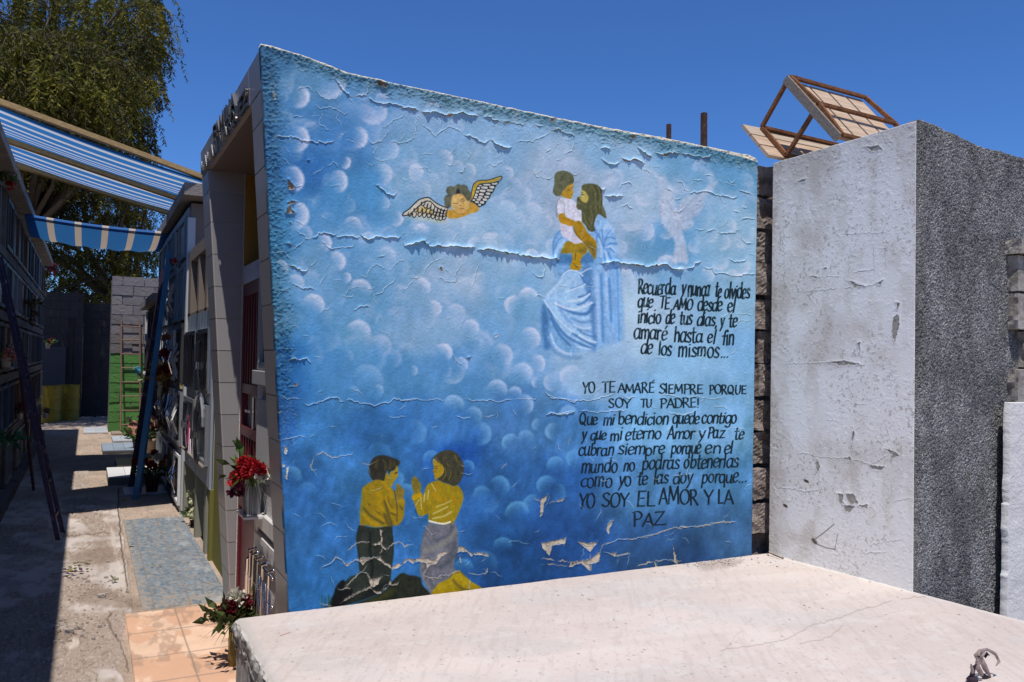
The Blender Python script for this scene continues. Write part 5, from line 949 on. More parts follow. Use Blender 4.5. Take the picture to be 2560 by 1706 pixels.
def wood(name, c, c2):
    m = bpy.data.materials.new(name); m.use_nodes = True; n = m.node_tree.nodes; l = m.node_tree.links; b = n['Principled BSDF']
    tc = n.new('ShaderNodeTexCoord'); mp = n.new('ShaderNodeMapping'); mp.inputs['Scale'].default_value = (3, 40, 40); l.new(tc.outputs['Object'], mp.inputs[0])
    no = n.new('ShaderNodeTexNoise'); no.inputs['Scale'].default_value = 2; no.inputs['Detail'].default_value = 6; l.new(mp.outputs[0], no.inputs['Vector'])
    r = n.new('ShaderNodeValToRGB'); l.new(no.outputs['Fac'], r.inputs[0]); r.color_ramp.elements[0].position = .35; r.color_ramp.elements[1].position = .68
    r.color_ramp.elements[0].color = (*c2, 1); r.color_ramp.elements[1].color = (*c, 1); l.new(r.outputs[0], b.inputs['Base Color']); b.inputs['Roughness'].default_value = .8
    bp = n.new('ShaderNodeBump'); bp.inputs['Strength'].default_value = .3; bp.inputs['Distance'].default_value = .004; l.new(no.outputs['Fac'], bp.inputs['Height']); l.new(bp.outputs[0], b.inputs['Normal']); return m
MAT_WOOD = wood('weathered_slat', (.56,.42,.29), (.38,.26,.17)); MAT_BEAM = wood('pine_beam', (.50,.33,.14), (.36,.22,.08)); MAT_WGREY = wood('grey_board', (.26,.22,.18), (.16,.13,.10))
dn = (pD-pA)/np.linalg.norm(pD-pA); nrm = np.cross(dA/np.linalg.norm(dA), dn); nrm *= np.sign(nrm[1])
Lp = np.linalg.norm(pD-pA)
for k in range(4):          # boards run down the tipped back, behind the frame
    t0 = .03+k*.243; m = MB(); o = pA+nrm*.022
    q = [o+dA*t0+dn*.0*Lp, o+dA*(t0+.212)+dn*0, o+dA*(t0+.212)+dn*Lp*(.97-.03*(k % 2)), o+dA*t0+dn*Lp*(.97-.03*(k % 2))]
    m.hexa([V(x) for x in q], [V(x+nrm*.018) for x in q]); m.build('slat', MAT_WOOD, bn)
m = MB(); o = pA-nrm*.0; m.bar(V(pA+nrm*.02-np.array([.016,0,0])), V(pD+nrm*.02-np.array([.016,0,0])), .02, .05, V(nrm)); m.build('edge_board', MAT_WGREY, bn)
d2 = (pG-pF); l2 = np.linalg.norm(d2); d2 /= l2; n2 = np.cross(d2, dA/np.linalg.norm(dA)); n2 *= -np.sign(n2[2])
for k in range(3):          # the seat lies underneath
    o = pF+d2*(-.02+k*.37*l2)+n2*.014-np.array([.13,0,0]); m = MB(); q = [o, o+d2*l2*.33, o+d2*l2*.33+np.array([.74,0,-.012]), o+np.array([.74,0,-.012])]
    m.hexa([V(x) for x in q], [V(x+n2*.02) for x in q]); m.build('slat', MAT_WOOD if k else wood('weathered_slat_pale', (.50,.40,.30), (.36,.28,.2)), bn)
# ================================================================== ground
b = MB(); b.add([(-200,-60,-.03),(200,-60,-.03),(200,300,-.03),(-200,300,-.03)], [(0,1,2,3)])
b.build('ground', M('dry_earth', (.30,.23,.18), .95, .25, 2, .5, 30, c2=(.36,.30,.25), mix=(.4,.6), mscale=1.5), kind='structure')
c4 = crop(0,1150,2.82); gd = crop(180,1020,5.2267)
r_, c_ = 900, 420
vv = np.linspace(0, 1, r_)[:, None]; uu = np.linspace(0, 1, c_)[None, :]
Yg = 1/(1/1.6+(1/25.-1/1.6)*vv)+0*uu; Xg = -.80+1.72*uu+0*vv      # rows packed where the camera sees them finely
GPt = np.stack([Xg, Yg, 0*Xg], -1); use_surface(GPt)
w1, w2 = Xg*100, Yg*100
COLR[:] = np.array([164, 146, 130])
COLR *= (1+.3*(fbm(w1*.05, w2*.04, 2, 5)-.5))[..., None]
# cement strip on the left with a broken edge
def earthy(mask, col): COLR[:] = COLR*(1-mask[..., None])+mask[..., None]*np.array(col)
xe = .30+.05*sstep(5.5, 11, Yg)+.02*(fbm(w2*.05, w2*0, 3, 4)-.5)*2-.06*(1-sstep(5.2, 5.8, Yg))-.10*(1-sstep(4.3,5.6,Yg))*fbm(w2*.06, w2*0, 6, 2)
cem = (1-sstep(-.006, .006, Xg-xe))*(1-sstep(9.8, 10.6, Yg+.8*(fbm(w1*.04, w2*.02, 3, 3)-.5)))
far = sstep(10.6, 11.2, Yg)*(1-sstep(12.2,12.8,Yg+.5*(fbm(w1*.06, w2*.02, 5, 3)-.5)))*(1-sstep(.02,.06,Xg+.1*(fbm(w1*.06,w2*.02,2,3)-.5)))
cem = np.maximum(cem, far)
earthy(cem, (190, 179, 171))
COLR *= (1+.16*cem*(fbm(w1*.03, w2*.02, 4, 5)-.5)+.10*(fbm(w1*.25, w2*.2, 6, 4)-.5))[..., None]
dirt = cem*np.clip(sstep(.46, .62, fbm(w1*.03+.01*w2, w2*.022, 7, 6)+.16*(1-sstep(5.0, 6.6, Yg))-.03*sstep(6.6,7.5,Yg))*.85+.5*sstep(.50,.62,fbm(w1*.13,w2*.07,3,5)), 0, .9)
earthy(dirt, (150, 134, 121)); HT -= .006*dirt
gr = sstep(.60, .70, fbm(w1*.7, w2*.7, 2, 3))*(dirt+.5*(1-cem)); earthy(np.clip(gr*.6, 0, 1), (108, 94, 84)); HT += .004*gr
gr = sstep(.64, .70, fbm(w1*.9, w2*.9, 5, 3))*(dirt+.4*(1-cem)); earthy(np.clip(gr*.6, 0, 1), (200, 186, 172)); HT += .004*gr
HT += .012*cem+.006*(fbm(w1*.06, w2*.06, 3, 4)-.5)+.003*(fbm(w1*.4, w2*.4, 1, 3)-.5)
for p, wd in [([(835,205),(838,380),(850,560),(870,720),(885,820),(900,900)],3.2),([(770,1075),(790,1090),(760,1120),(775,1180),(800,1230),(850,1290),(870,1350),(895,1420),(905,1490)],2.6),([(970,1030),(1040,1020),(1100,1030),(1150,1015)],2.4),([(440,540),(560,535),(700,520),(790,515)],2),([(440,380),(600,372),(820,350)],1.6),([(450,640),(600,625),(640,600)],1.4),([(330,1235),(420,1215),(500,1195),(560,1200)],2),([(455,1300),(500,1255),(560,1265),(570,1300)],1.6),([(280,1460),(420,1390),(500,1340)],1.4),([(420,1520),(520,1450),(640,1400)],1.2),([(650,1500),(690,1520),(680,1568)],1.4)]:
    q = rough_path(np.array([c4(p_) for p_ in p], float), 6, 1.6).tolist(); stroke(ident, (92,76,64), q, wd, 1., .8, sm=False)
    qq = np.array(q); wn = win(qq[:,0].min(), qq[:,1].min(), qq[:,0].max(), qq[:,1].max(), 8)
    HT[wn] -= .012*np.exp(-(segdist(PX[wn], PY[wn], qq)/1.6)**2)
poly(c4, (196,184,172), [(460,1290),(520,1255),(565,1275),(540,1330),(480,1330)], 2, .8, wob=4); poly(c4, (196,184,172), [(780,500),(810,520),(820,640),(850,760),(880,860),(900,930),(860,930),(830,800),(790,620)], 3, .6, wob=3)
for pl in ([(330,1230),(480,1200),(560,1195),(540,1240),(470,1290),(340,1330),(250,1300)],[(640,600),(740,560),(800,620),(820,700),(720,760),(560,740),(500,700)],[(560,960),(700,900),(800,940),(960,1000),(1200,1000),(1150,1040),(940,1060),(800,1060),(640,1060)]): poly(c4, (126,108,94), pl, 8, .55, wob=12)
GPt[..., 2] += HT
cl = np.clip(LIN(np.clip(COLR, 0, 255))*.98, 0, .8)
grid_mesh('path', GPt, cl, MAT_VC, kind='structure')
# bluish slate tiles and terracotta tiles laid on the street side
def paving(name, x0, x1, y0, y1, z, xj, yj, col, col2, pat, holes=None, n=(420, 260), gap=.004, gain=.72, grout=(150,132,118)):
    vv = np.linspace(0, 1, n[0])[:, None]; uu = np.linspace(0, 1, n[1])[None, :]
    P = np.stack([x0+(x1-x0)*uu+0*vv, y0+(y1-y0)*vv+0*uu, z+0*uu+0*vv], -1); use_surface(P); X, Y = P[...,0], P[...,1]
    COLR[:] = np.array(col); COLR[:] = COLR*(1+.18*(fbm(X*9, Y*9, 2, 5)-.5))[..., None]
    pat(X, Y)
    for xx in xj: g = np.exp(-((X-xx+.004*(fbm(Y*8,Y*0,3,2)-.5))/gap)**2)*.8; earthy(g, grout); HT[:] -= .003*g
    for yy in yj: g = np.exp(-((Y-yy)/(gap*1.7))**2)*.8; earthy(g, grout); HT[:] -= .003*g
    P[..., 2] += HT; C_ = np.clip(LIN(np.clip(COLR, 0, 255))*gain, 0, .8)
    P = np.pad(P, ((1,1),(1,1),(0,0)), mode='edge'); C_ = np.pad(C_, ((1,1),(1,1),(0,0)), mode='edge')
    P[0,:,2] = P[-1,:,2] = -.01; P[:,0,2] = P[:,-1,2] = -.01
    return grid_mesh(name, P, C_, MAT_VC, kind='structure')
def slate(X, Y):
    a = sstep(.40, .62, fbm(X*30+Y*6, Y*16, 3, 5)); earthy(a*.45, (112,126,138)); a = sstep(.54, .66, fbm(X*44+Y*9, Y*26, 6, 5)); earthy(a*.45, (88,102,116))
    d = np.clip(sstep(.44, .80, fbm(X*50, Y*30, 4, 5)+.20*(1-sstep(5.6,6.05,Y))+.25*(1-sstep(.35,.41,X))), 0, 1); earthy(d*.8, (178,164,150))
    wq = sstep(.55, .7, fbm(X*12, Y*5, 7, 4))*sstep(.66,.74,X); earthy(wq*.5, (196,196,196)); HT[:] += .010*(fbm(X*34, Y*30, 2, 4)-.5)
paving('slate_paving', .345, .862, 5.62, 8.62, .016, (.415,.625), (6.05,7.02,7.85), (140,150,158), None, slate, n=(700, 260))
def terra(X, Y):
    a = sstep(.46, .56, fbm(X*7, Y*4, 3, 5)+.03*(fbm(X*40,Y*40,2,2)-.5)); earthy(a*.75, (218,170,138)); rim = np.exp(-((fbm(X*7, Y*4, 3, 5)-.50)/.012)**2); earthy(rim*.35, (196,146,112))
    d = sstep(.62, .72, fbm(X*16, Y*6, 5, 4)); earthy(d*.5, (170,140,120)); HT[:] += .0015*(fbm(X*40, Y*40, 2, 3)-.5)
paving('terracotta_paving', .245, .862, 3.2, 5.48, .030, (.52,), (3.55,3.95,4.30,4.66,5.08), (236,200,172), None, terra, n=(360, 240), gain=.80)
# ================================================================== burial niche blocks
MAT_PLG = M('weathered_plaster', (.33,.32,.31), .9, .2, 4, .4, 60, c2=(.20,.185,.17), mix=(.48,.65), mscale=4)
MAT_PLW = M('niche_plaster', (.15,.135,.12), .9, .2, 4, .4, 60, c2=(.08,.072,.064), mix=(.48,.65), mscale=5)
MAT_FR = [M('frame_white', (.60,.61,.62), .5, .1, 8, .1, 60), M('frame_blue_grey', (.16,.22,.28), .5, .15, 8, .1, 60), M('frame_aluminium', (.42,.43,.45), .35, .1, 8, .05, 60, metal=.7), M('frame_dark', (.05,.05,.055), .5, .2, 8, .1, 60), M('frame_blue', (.05,.13,.28), .5, .2, 8, .1, 60), M('frame_brown', (.13,.07,.04), .6, .2, 8, .1, 60)]
MAT_PN = [MAT_GLASS, M('pane_dim', (.07,.075,.085), .25, .5, 9, 0, spec=.6), M('pane_stone', (.30,.29,.28), .5, .25, 7, .1, 50), M('pane_dark', (.02,.018,.018), .5, .2, 7, 0), M('pane_brown', (.08,.055,.04), .4, .5, 9, 0), MAT_GLASS, M('pane_grey', (.14,.14,.15), .4, .4, 12, 0)]
def niche(parent, xf, sgn, y0, y1, z0, z1, fm, pm, bars=0, cross=False, arch=False):
    """a niche window in a wall whose front is x = xf, facing sgn"""
    m = MB(); o = .03*sgn; t = .035; xa, xb = sorted((xf-.002*sgn, xf+o))
    m.box((xa,y0,z0),(xb,y0+t,z1)); m.box((xa,y1-t,z0),(xb,y1,z1)); m.box((xa,y0+t,z0),(xb,y1-t,z0+t)); m.box((xa,y0+t,z1-t),(xb,y1-t,z1))
    if cross: ym = (y0+y1)/2; m.box((xa+.004,ym-.012,z0+t),(xb-.004,ym+.012,z1-t))
    for k in range(bars): yb = y0+t+(k+.5)*(y1-y0-2*t)/bars; m.tube([(xf+.045*sgn,yb,z0+.02),(xf+.045*sgn,yb,z1-.02)], .006, 6)
    if arch:
        c = ((y0+y1)/2, z1-.17); R_ = (y1-y0)/2-.05
        m.tube([(xf+.04*sgn, c[0]+R_*math.cos(t_), c[1]+R_*math.sin(t_)*.8) for t_ in np.linspace(0, math.pi, 12)], .016, 6)
    f = m.build('niche_window', fm, parent)
    m = MB(); xs_ = sorted((xf+.001*sgn, xf+.008*sgn)); m.box((xs_[0],y0+t,z0+t),(xs_[1],y1-t,z1-t)); m.build('pane', pm, f)
    return f
MAT_FL = [M('shade_toned_white_frame', (.24,.23,.22), .6, .25, 8, .1, 60), M('shade_toned_blue_frame', (.05,.07,.11), .6, .2, 8, .1, 60), MAT_FR[3], MAT_FR[5], M('shade_toned_grey_frame', (.12,.115,.11), .6, .25, 8, .1, 60)]; MAT_PL = [MAT_PN[0], MAT_PN[3], MAT_PN[4], MAT_PN[1], M('shade_toned_stone_pane', (.12,.115,.11), .7, .3, 7, .1, 50)]  # left-block frame and pane copies, darkened in colour to deepen its shade
# left block, in its own shade
lb = thing('niche_block', (-1.7, 9.5, 0), 'long shaded block of burial niches with projecting eave along the left of the alley', 'burial niches')
XL = -.77
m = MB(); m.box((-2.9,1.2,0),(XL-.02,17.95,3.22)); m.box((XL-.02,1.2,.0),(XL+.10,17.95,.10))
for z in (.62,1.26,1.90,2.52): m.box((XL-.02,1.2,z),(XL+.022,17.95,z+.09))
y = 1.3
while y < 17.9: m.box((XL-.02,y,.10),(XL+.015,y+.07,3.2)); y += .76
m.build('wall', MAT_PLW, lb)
m = MB(); m.hexa([(-3.0,1.0,3.24),(-.62,1.0,3.22),(-.62,18.05,3.22),(-3.0,18.05,3.24)], [(-3.0,1.0,3.36),(-.62,1.0,3.31),(-.62,18.05,3.31),(-3.0,18.05,3.36)]); m.build('eave', MAT_CONC, lb)
rl = random.Random(5); zt = (.11,.72,1.36,2.0,2.62)
for i in range(22):
    ya = 1.38+i*.76
    if ya < 6: continue
    for k in range(5):
        z1 = (.61,1.25,1.89,2.51,3.17)[k]
        if rl.random() < .12: continue
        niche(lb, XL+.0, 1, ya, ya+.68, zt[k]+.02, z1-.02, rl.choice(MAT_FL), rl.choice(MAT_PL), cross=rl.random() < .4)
# right block beyond the mausoleum: near section on legs with an unfinished top
XR = .872
nbk = thing('niche_block', (1.6, 7.7, 0), 'burial niches on olive legs with chrome grilles and unfinished brown top beside the tiled mausoleum', 'burial niches')
m = MB(); OLV = (.17,.155,.035); CEM = (.21,.17,.14); TB = (.24,.28,.32)
m.box((1.02,5.86,0),(2.4,8.72,.545), OLV); m.box((.90,5.84,0),(1.02,6.80,1.30), OLV)
for ya, yb in ((8.60,8.70),(7.64,7.73),(6.98,7.08),(6.74,6.82)): m.box((XR,ya,0),(1.02,yb,.545), (.26,.255,.20) if ya != 6.74 else OLV)
m.box((XR+.01,6.78,.545),(2.4,8.72,1.96), (.34,.34,.35)); m.box((XR+.01,6.0,1.30),(2.4,6.78,1.96), (.34,.34,.35))
# unfinished upper storey with two open mouths
ZT = 2.60
m.box((XR+.005,8.52,1.96),(2.4,8.74,ZT), CEM); m.box((XR+.005,7.86,1.96),(2.4,7.98,ZT-.11), CEM); m.box((XR+.005,7.30,1.96),(2.4,7.42,ZT-.11), CEM); m.box((XR+.005,5.86,1.96),(2.4,6.85,ZT-.11), CEM)
m.box((1.75,5.86,1.96),(2.4,8.52,ZT-.11), CEM); m.box((XR,5.86,ZT-.11),(2.4,8.52,ZT), CEM); m.box((XR+.005,5.86,1.955),(2.4,8.74,1.985), CEM)
m.build('wall', MAT_VC, nbk)
m = MB()
yy_ = 6.8
while yy_ < 8.55:
    c = random.choice([(.22,.27,.32),(.10,.14,.22),(.26,.30,.34),(.13,.17,.25)]); m.box((XR-.002,yy_+.004,1.81),(XR+.012,yy_+.19,1.955), c); yy_ += .2
for ya, yb in ((7.76,8.60),(6.84,7.62)):
    k = ya
    while k < yb-.05: m.box((XR-.004,k+.003,.55),(XR+.012,min(k+.2,yb)-.003,.70), tuple(np.array((.42,.47,.54))*random.uniform(.85,1.1))); m.box((XR-.004,k+.003,1.20),(XR+.012,min(k+.2,yb)-.003,1.27), tuple(np.array((.30,.36,.42))*random.uniform(.85,1.1))); k += .2
for ya in (7.64, 6.76): m.box((XR-.006,ya,.545),(XR+.012,ya+.09,1.80), (.30,.34,.40))
m.build('tile_band', MAT_VCS, nbk)
for (ya, yb), arch in (((7.76,8.56),False),((6.88,7.60),True)):
    niche(nbk, XR, -1, ya, yb, .71, 1.19, MAT_FR[2], MAT_PN[1], arch=arch); niche(nbk, XR, -1, ya, yb, 1.28, 1.80, MAT_CHROME, MAT_PN[3], bars=6)
for (ya, yb, z0) in ((7.9,8.3,.75),(6.98,7.5,.73),(7.0,7.45,1.3)):
    m = MB(); yc = (ya+yb)/2
    for k in range(7): m.tube([(XR-.06,yc+(k-3)*.05,z0),(XR-.07,yc+(k-3)*.018,z0+.2),(XR-.06,yc+(k-3)*.04,z0+.40)], .008, 6)
    m.box((XR-.085,yc-.07,z0+.17),(XR-.045,yc+.07,z0+.23)); m.build('ornament', MAT_CHROME, nbk, smooth=False)
m = MB(); m.box((XR-.05,6.9,.70),(XR,8.5,.712)); m.build('ledge', MAT_WGREY, nbk)
# farther section: full height, roof slab
fb = thing('niche_block', (1.7, 10.6, 0), 'tall burial niches with glass doors and concrete roof behind the leaning blue ladder', 'burial niches')
m = MB(); m.box((.89,8.78,0),(2.6,12.3,3.10), (.20,.165,.14)); m.box((XR-.012,8.74,.0),(.93,8.84,2.95), (.48,.50,.52))
for z in (0.,.58,1.22,1.86,2.50,3.0): m.box((XR-.004,8.84,z),(.9,12.28,z+.06), (.36,.35,.34))
for k in range(6): m.box((XR-.004,8.84+.68*k,0),(.9,8.90+.68*k,3.0), (.38,.37,.36))
m.build('wall', MAT_VC, fb)
m = MB(); m.hexa([(.795,8.5,3.13),(2.7,8.5,3.13),(2.7,12.8,3.13),(.795,12.8,3.11)], [(.795,8.5,3.25),(2.7,8.5,3.25),(2.7,12.8,3.25),(.795,12.8,3.22)]); m.build('roof', M('roof_cement', (.27,.235,.205), .95, .25, 5, .6, 50, c2=(.19,.16,.14), mscale=5), fb)
for k in range(5):
    for j, z in enumerate((.07,.66,1.30,1.94,2.57)):
        if (k, j) in ((1,4),(2,3)): continue
        z1 = (.57,1.21,1.85,2.49,2.98)[j]
        f = MAT_FR[1] if j >= 3 else rl.choice((MAT_FR[0], MAT_FR[2], MAT_FR[3], MAT_FR[0], MAT_FR[5]))
        niche(fb, XR, -1, 8.91+.68*k, 9.51+.68*k, z, z1, f, rl.choice(MAT_PN), cross=rl.random() < .4, bars=4 if (j == 2 and k in (3,4)) or (j == 1 and k == 3) else 0)
for k_, (ya, zb_, h_) in enumerate(((9.0,.72,.42),(9.7,.7,.45),(10.4,.72,.4),(9.05,1.33,.40),(10.4,1.34,.42),(11.1,.72,.4),(9.75,1.98,.42),(10.45,1.98,.4),(9.1,.12,.36),(11.1,1.34,.4),(9.72,1.35,.3))):
    m = MB(); rr_ = random.Random(k_)
    for q in range(9):
        a_ = ya+.1+rr_.uniform(0,.35); m.tube([(XR-.03,a_,zb_+rr_.uniform(0,.1)),(XR-.06-rr_.uniform(0,.03),a_+rr_.uniform(-.08,.08),zb_+h_*rr_.uniform(.4,.6)),(XR-.03,a_+rr_.uniform(-.1,.1),zb_+h_*rr_.uniform(.7,1))], rr_.uniform(.004,.011), 5)
    m.box((XR-.07,ya+.18,zb_+h_*.45),(XR-.03,ya+.30,zb_+h_*.55)); m.build('ornament', MAT_CHROME if k_ % 3 else MAT_WHITE, fb)
m = MB(); m.box((XR-.03,8.92,1.24),(XR-.006,8.97,1.90)); m.build('yellow_strip', M('yellow_paint', (.42,.33,.12), .6, .15, 8, .1, 50), fb)
# low block farther on
lw = thing('niche_block', (1.7, 13.8, 0), 'low shaded burial niches with small slab roof between blue ladder and green wall', 'burial niches')
m = MB(); m.box((.90,12.32,0),(2.6,15.4,2.30), (.20,.18,.17))
for z in (0,.56,1.14,1.72): m.box((.885,12.32,z),(.91,15.4,z+.06), (.33,.32,.31))
for k in range(5): m.box((.885,12.34+.72*k,0),(.91,12.40+.72*k,2.28), (.33,.32,.31))
m.build('wall', MAT_VC, lw); m = MB(); m.box((.76,12.0,2.30),(2.7,15.0,2.40)); m.build('roof', MAT_CONC, lw)
for k in range(4):
    for j, z in enumerate((.07,.63,1.21,1.79)): niche(lw, .888, -1, 12.41+.72*k, 13.04+.72*k, z, z+.48, rl.choice(MAT_FR), rl.choice(MAT_PN), cross=rl.random() < .3)
# shaded backing behind everything on the right
m = MB(); rough_box(m, (1.19,15.6,0), (3.2,18.5,2.2), 4, .01); m.build('niche_block', MAT_PLG, label='plain weathered block of burial niches hidden behind the low roofed niches', cat='burial niches')
# ================================================================== block pillar: bare top, green lower half
m = MB(); rg = random.Random(3); z = 0; k = 0
GY = 18.4
m.box((.42,GY+.012,0),(1.62,GY+.9,3.08), (.16,.14,.13))
while z < 3.1:
    h = .196; off = (.2 if k % 2 else 0.)
    xs_ = [.41]+[x for x in (np.arange(.41-off+.4, 1.62, .4)) if x > .45]+[1.62]
    for xa, xb in zip(xs_[:-1], xs_[1:]):
        g = z+h*.5 < 1.62; c = np.array((.075,.20,.05) if g else (.18,.16,.155))*rg.uniform(.78,1.15)
        rough_box(m, (xa+.007,GY+rg.uniform(-.016,.004),z+.007), (xb-.007,GY+.06,min(z+h,3.13)-.006), 7, .010, tuple(c))
    z += h; k += 1
m.build('block_wall', MAT_VC, label='narrow cinder block wall, bare grey above and bright green below, with a brown ladder', cat='wall')
m = MB()
for xb, xt in ((.632,.60),(.985,.94)): m.tube([(xb,GY-.30,0),(xt,GY-.035,2.27)], .017, 8)
for z in (.16,.437,.72,1.0,1.284,1.56,1.847,2.12):
    t = z/2.27; m.tube([(.632-.032*t,GY-.30+.265*t,z),(.985-.045*t,GY-.30+.265*t,z)], .013, 7)
m.build('ladder', M('brown_ladder_paint', (.20,.12,.085), .6, .2, 10, .2, 60), label='brown metal ladder leaning on the green and grey block wall', cat='ladder')
# dark back wall
def blockwork(m, x0, x1, y, z1, lo, c, jit=.1):
    z = 0; k = 0; m.box((x0,y+.01,0),(x1,y+.2,z1-.04), tuple(np.array(c)*.7))
    while z < z1-.02:
        x = x0-(.2 if k % 2 else 0)
        while x < x1:
            a, b_ = max(x,x0), min(x+.4,x1)
            if b_-a > .03: m.box((a+.004,y-rg.uniform(0,.006),z+.004),(b_-.004,y+.05,min(z+.2,z1)-.004), tuple(np.array(c)*rg.uniform(1-jit,1+jit)))
            x += .4
        z += .2; k += 1
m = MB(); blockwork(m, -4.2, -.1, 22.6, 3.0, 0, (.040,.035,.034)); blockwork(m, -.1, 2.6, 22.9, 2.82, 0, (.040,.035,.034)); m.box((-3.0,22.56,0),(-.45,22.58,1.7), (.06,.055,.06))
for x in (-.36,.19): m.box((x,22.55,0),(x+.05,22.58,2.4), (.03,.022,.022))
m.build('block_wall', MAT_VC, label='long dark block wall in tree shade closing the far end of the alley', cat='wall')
# ------------------------------------------------------------------ barrels
def barrel():
    t = thing('barrel', (-.73,21.2,0)); m = MB(); R_ = .235; pr = [(.0,.0),(R_,.0)]
    for z in np.linspace(.02,.80,27): pr.append((R_+.010*max(0, 1-abs(z-.27)/.03)+.010*max(0,1-abs(z-.54)/.03), z))
    pr += [(R_+.008,.805),(R_+.008,.82),(R_-.01,.82),(R_-.02,.60),(0,.60)]; m.lathe((-.73,21.2,0), pr, 28); m.build('drum', M('yellow_drum_paint', (.26,.18,.012), .5, .25, 6, .15, 40, c2=(.15,.08,.02), mix=(.56,.68), mscale=7), t, smooth=False); return t
ba = barrel(); tag(ba, 'yellow steel drum at the alley end, half hidden by the left niches', 'barrel', 'yellow drums by the dark back wall')
bb = copy_tree(ba); bb.location = (-.36,21.75,0); bb.rotation_euler.z = 1.; tag(bb, 'yellow steel drum at the alley end, standing to the right of its twin', 'barrel', 'yellow drums by the dark back wall')
# ------------------------------------------------------------------ grave slabs along the right side
def grave(x0, x1, y0, y1, h, topc, sidec, label, cols=3, topm=MAT_VCS):
    t = thing('grave_slab', ((x0+x1)/2,(y0+y1)/2,0), label, 'grave slab'); m = MB(); rough_box(m, (x0,y0,-.01), (x1,y1,h-.012), 5, .006); m.build('kerb', M('kerb_'+str(h), sidec, .9, .25, 6, .6, 50), t)
    m = MB(); n = cols; w_ = (x1-x0)/n
    for i in range(n):
        for j in range(max(1, int((y1-y0)/.3))):
            hh = (y1-y0)/max(1, int((y1-y0)/.3)); c = tuple(np.array(topc)*random.uniform(.9,1.08)); m.box((x0+i*w_+.002,y0+j*hh+.002,h-.014),(x0+(i+1)*w_-.002,y0+(j+1)*hh-.002,h), c)
    m.build('tiles', topm, t); return t
grave(.262,.85,10.98,11.9,.105,(.74,.73,.74),(.20,.18,.155),'white tiled grave slab with a rough cement kerb, the one nearest the blue ladder')
grave(.40,.86,12.4,13.3,.06,(.40,.28,.22),(.20,.16,.13),'small reddish broken grave slab in the awning shade behind the white tiled one',2)
grave(.255,.74,14.36,15.55,.06,(.30,.36,.45),(.10,.09,.09),'blue grey tiled grave slab with a dark front edge, halfway to the green wall')
grave(.44,.86,16.0,16.9,.05,(.46,.50,.58),(.30,.26,.22),'pale blue and white tiled grave slab nearest the foot of the brown ladder')
grave(.46,.92,17.55,18.1,.04,(.34,.25,.21),(.25,.2,.17),'flat brownish grave slab at the foot of the green wall',1)
grave(-.02,.40,17.9,19.2,.04,(.52,.54,.58),(.4,.36,.33),'light grey dusty grave slab left of the green wall in dappled sun',2)
grave(.41,.86,10.18,10.72,.014,(.52,.56,.60),(.3,.27,.24),'thin grey floor tiles under the blue ladder and red flower pot',2)
# ------------------------------------------------------------------ ladders
MAT_BL = M('blue_ladder_paint', (.035,.16,.33), .5, .15, 12, .15, 60); MAT_DK = M('dark_ladder_paint', (.035,.022,.05), .5, .3, 14, .2, 60, c2=(.10,.085,.08), mix=(.56,.68), mscale=14)
m = MB(); f1, f2 = np.array((.505,9.86,0)), np.array((.56,10.22,0)); t1, t2 = np.array((.80,9.98,2.74)), np.array((.815,10.30,2.74))
for a_, b_ in ((f1,t1),(f2,t2)): m.bar(V(a_), V(b_), .052, .028, (0,1,0))
for k in range(9): t = .09+k*.105; m.bar(V(f1+(t1-f1)*t), V(f2+(t2-f2)*t), .05, .022, (1,0,.1))
m.build('ladder', MAT_BL, label='tall bright blue wooden ladder leaning on the right hand niches', cat='ladder')
m = MB(); m.bar((.50,10.75,0),(.80,10.7,2.6),.06,.03,(0,1,0)); m.bar((.52,11.05,0),(.81,11.0,2.6),.06,.03,(0,1,0))
for k in range(8): t = .1+k*.11; m.bar((.50+.3*t,10.75-.05*t,2.6*t),(.52+.29*t,11.05-.05*t,2.6*t),.04,.02,(1,0,.1))
m.build('ladder', MAT_DK, label='black ladder leaning close behind the blue one on the right hand niches', cat='ladder')
m = MB()
for ya in (7.94, 8.26): m.bar((-.175+.03*(ya>8),ya,0),(-.70,ya+.25,2.42),.036,.022,(0,1,0))
for k in range(8):
    t = .08+k*.118; m.bar((-.175-.525*t,7.94+.25*t,2.42*t),(-.145-.555*t,8.26+.25*t,2.42*t),.03,.018,(1,0,.1))
m.build('ladder', MAT_DK, label='dark purplish worn ladder leaning on the left hand niches in the shade', cat='ladder')
m = MB(); m.tube([(-.50,10.9,0),(-.74,11.3,1.75)], .016, 8); m.build('pole', M('reddish_pole', (.10,.035,.03), .6, .2, 10, .1, 50), label='thin dark red pole leaning on the left niches behind the dark ladder', cat='pole')
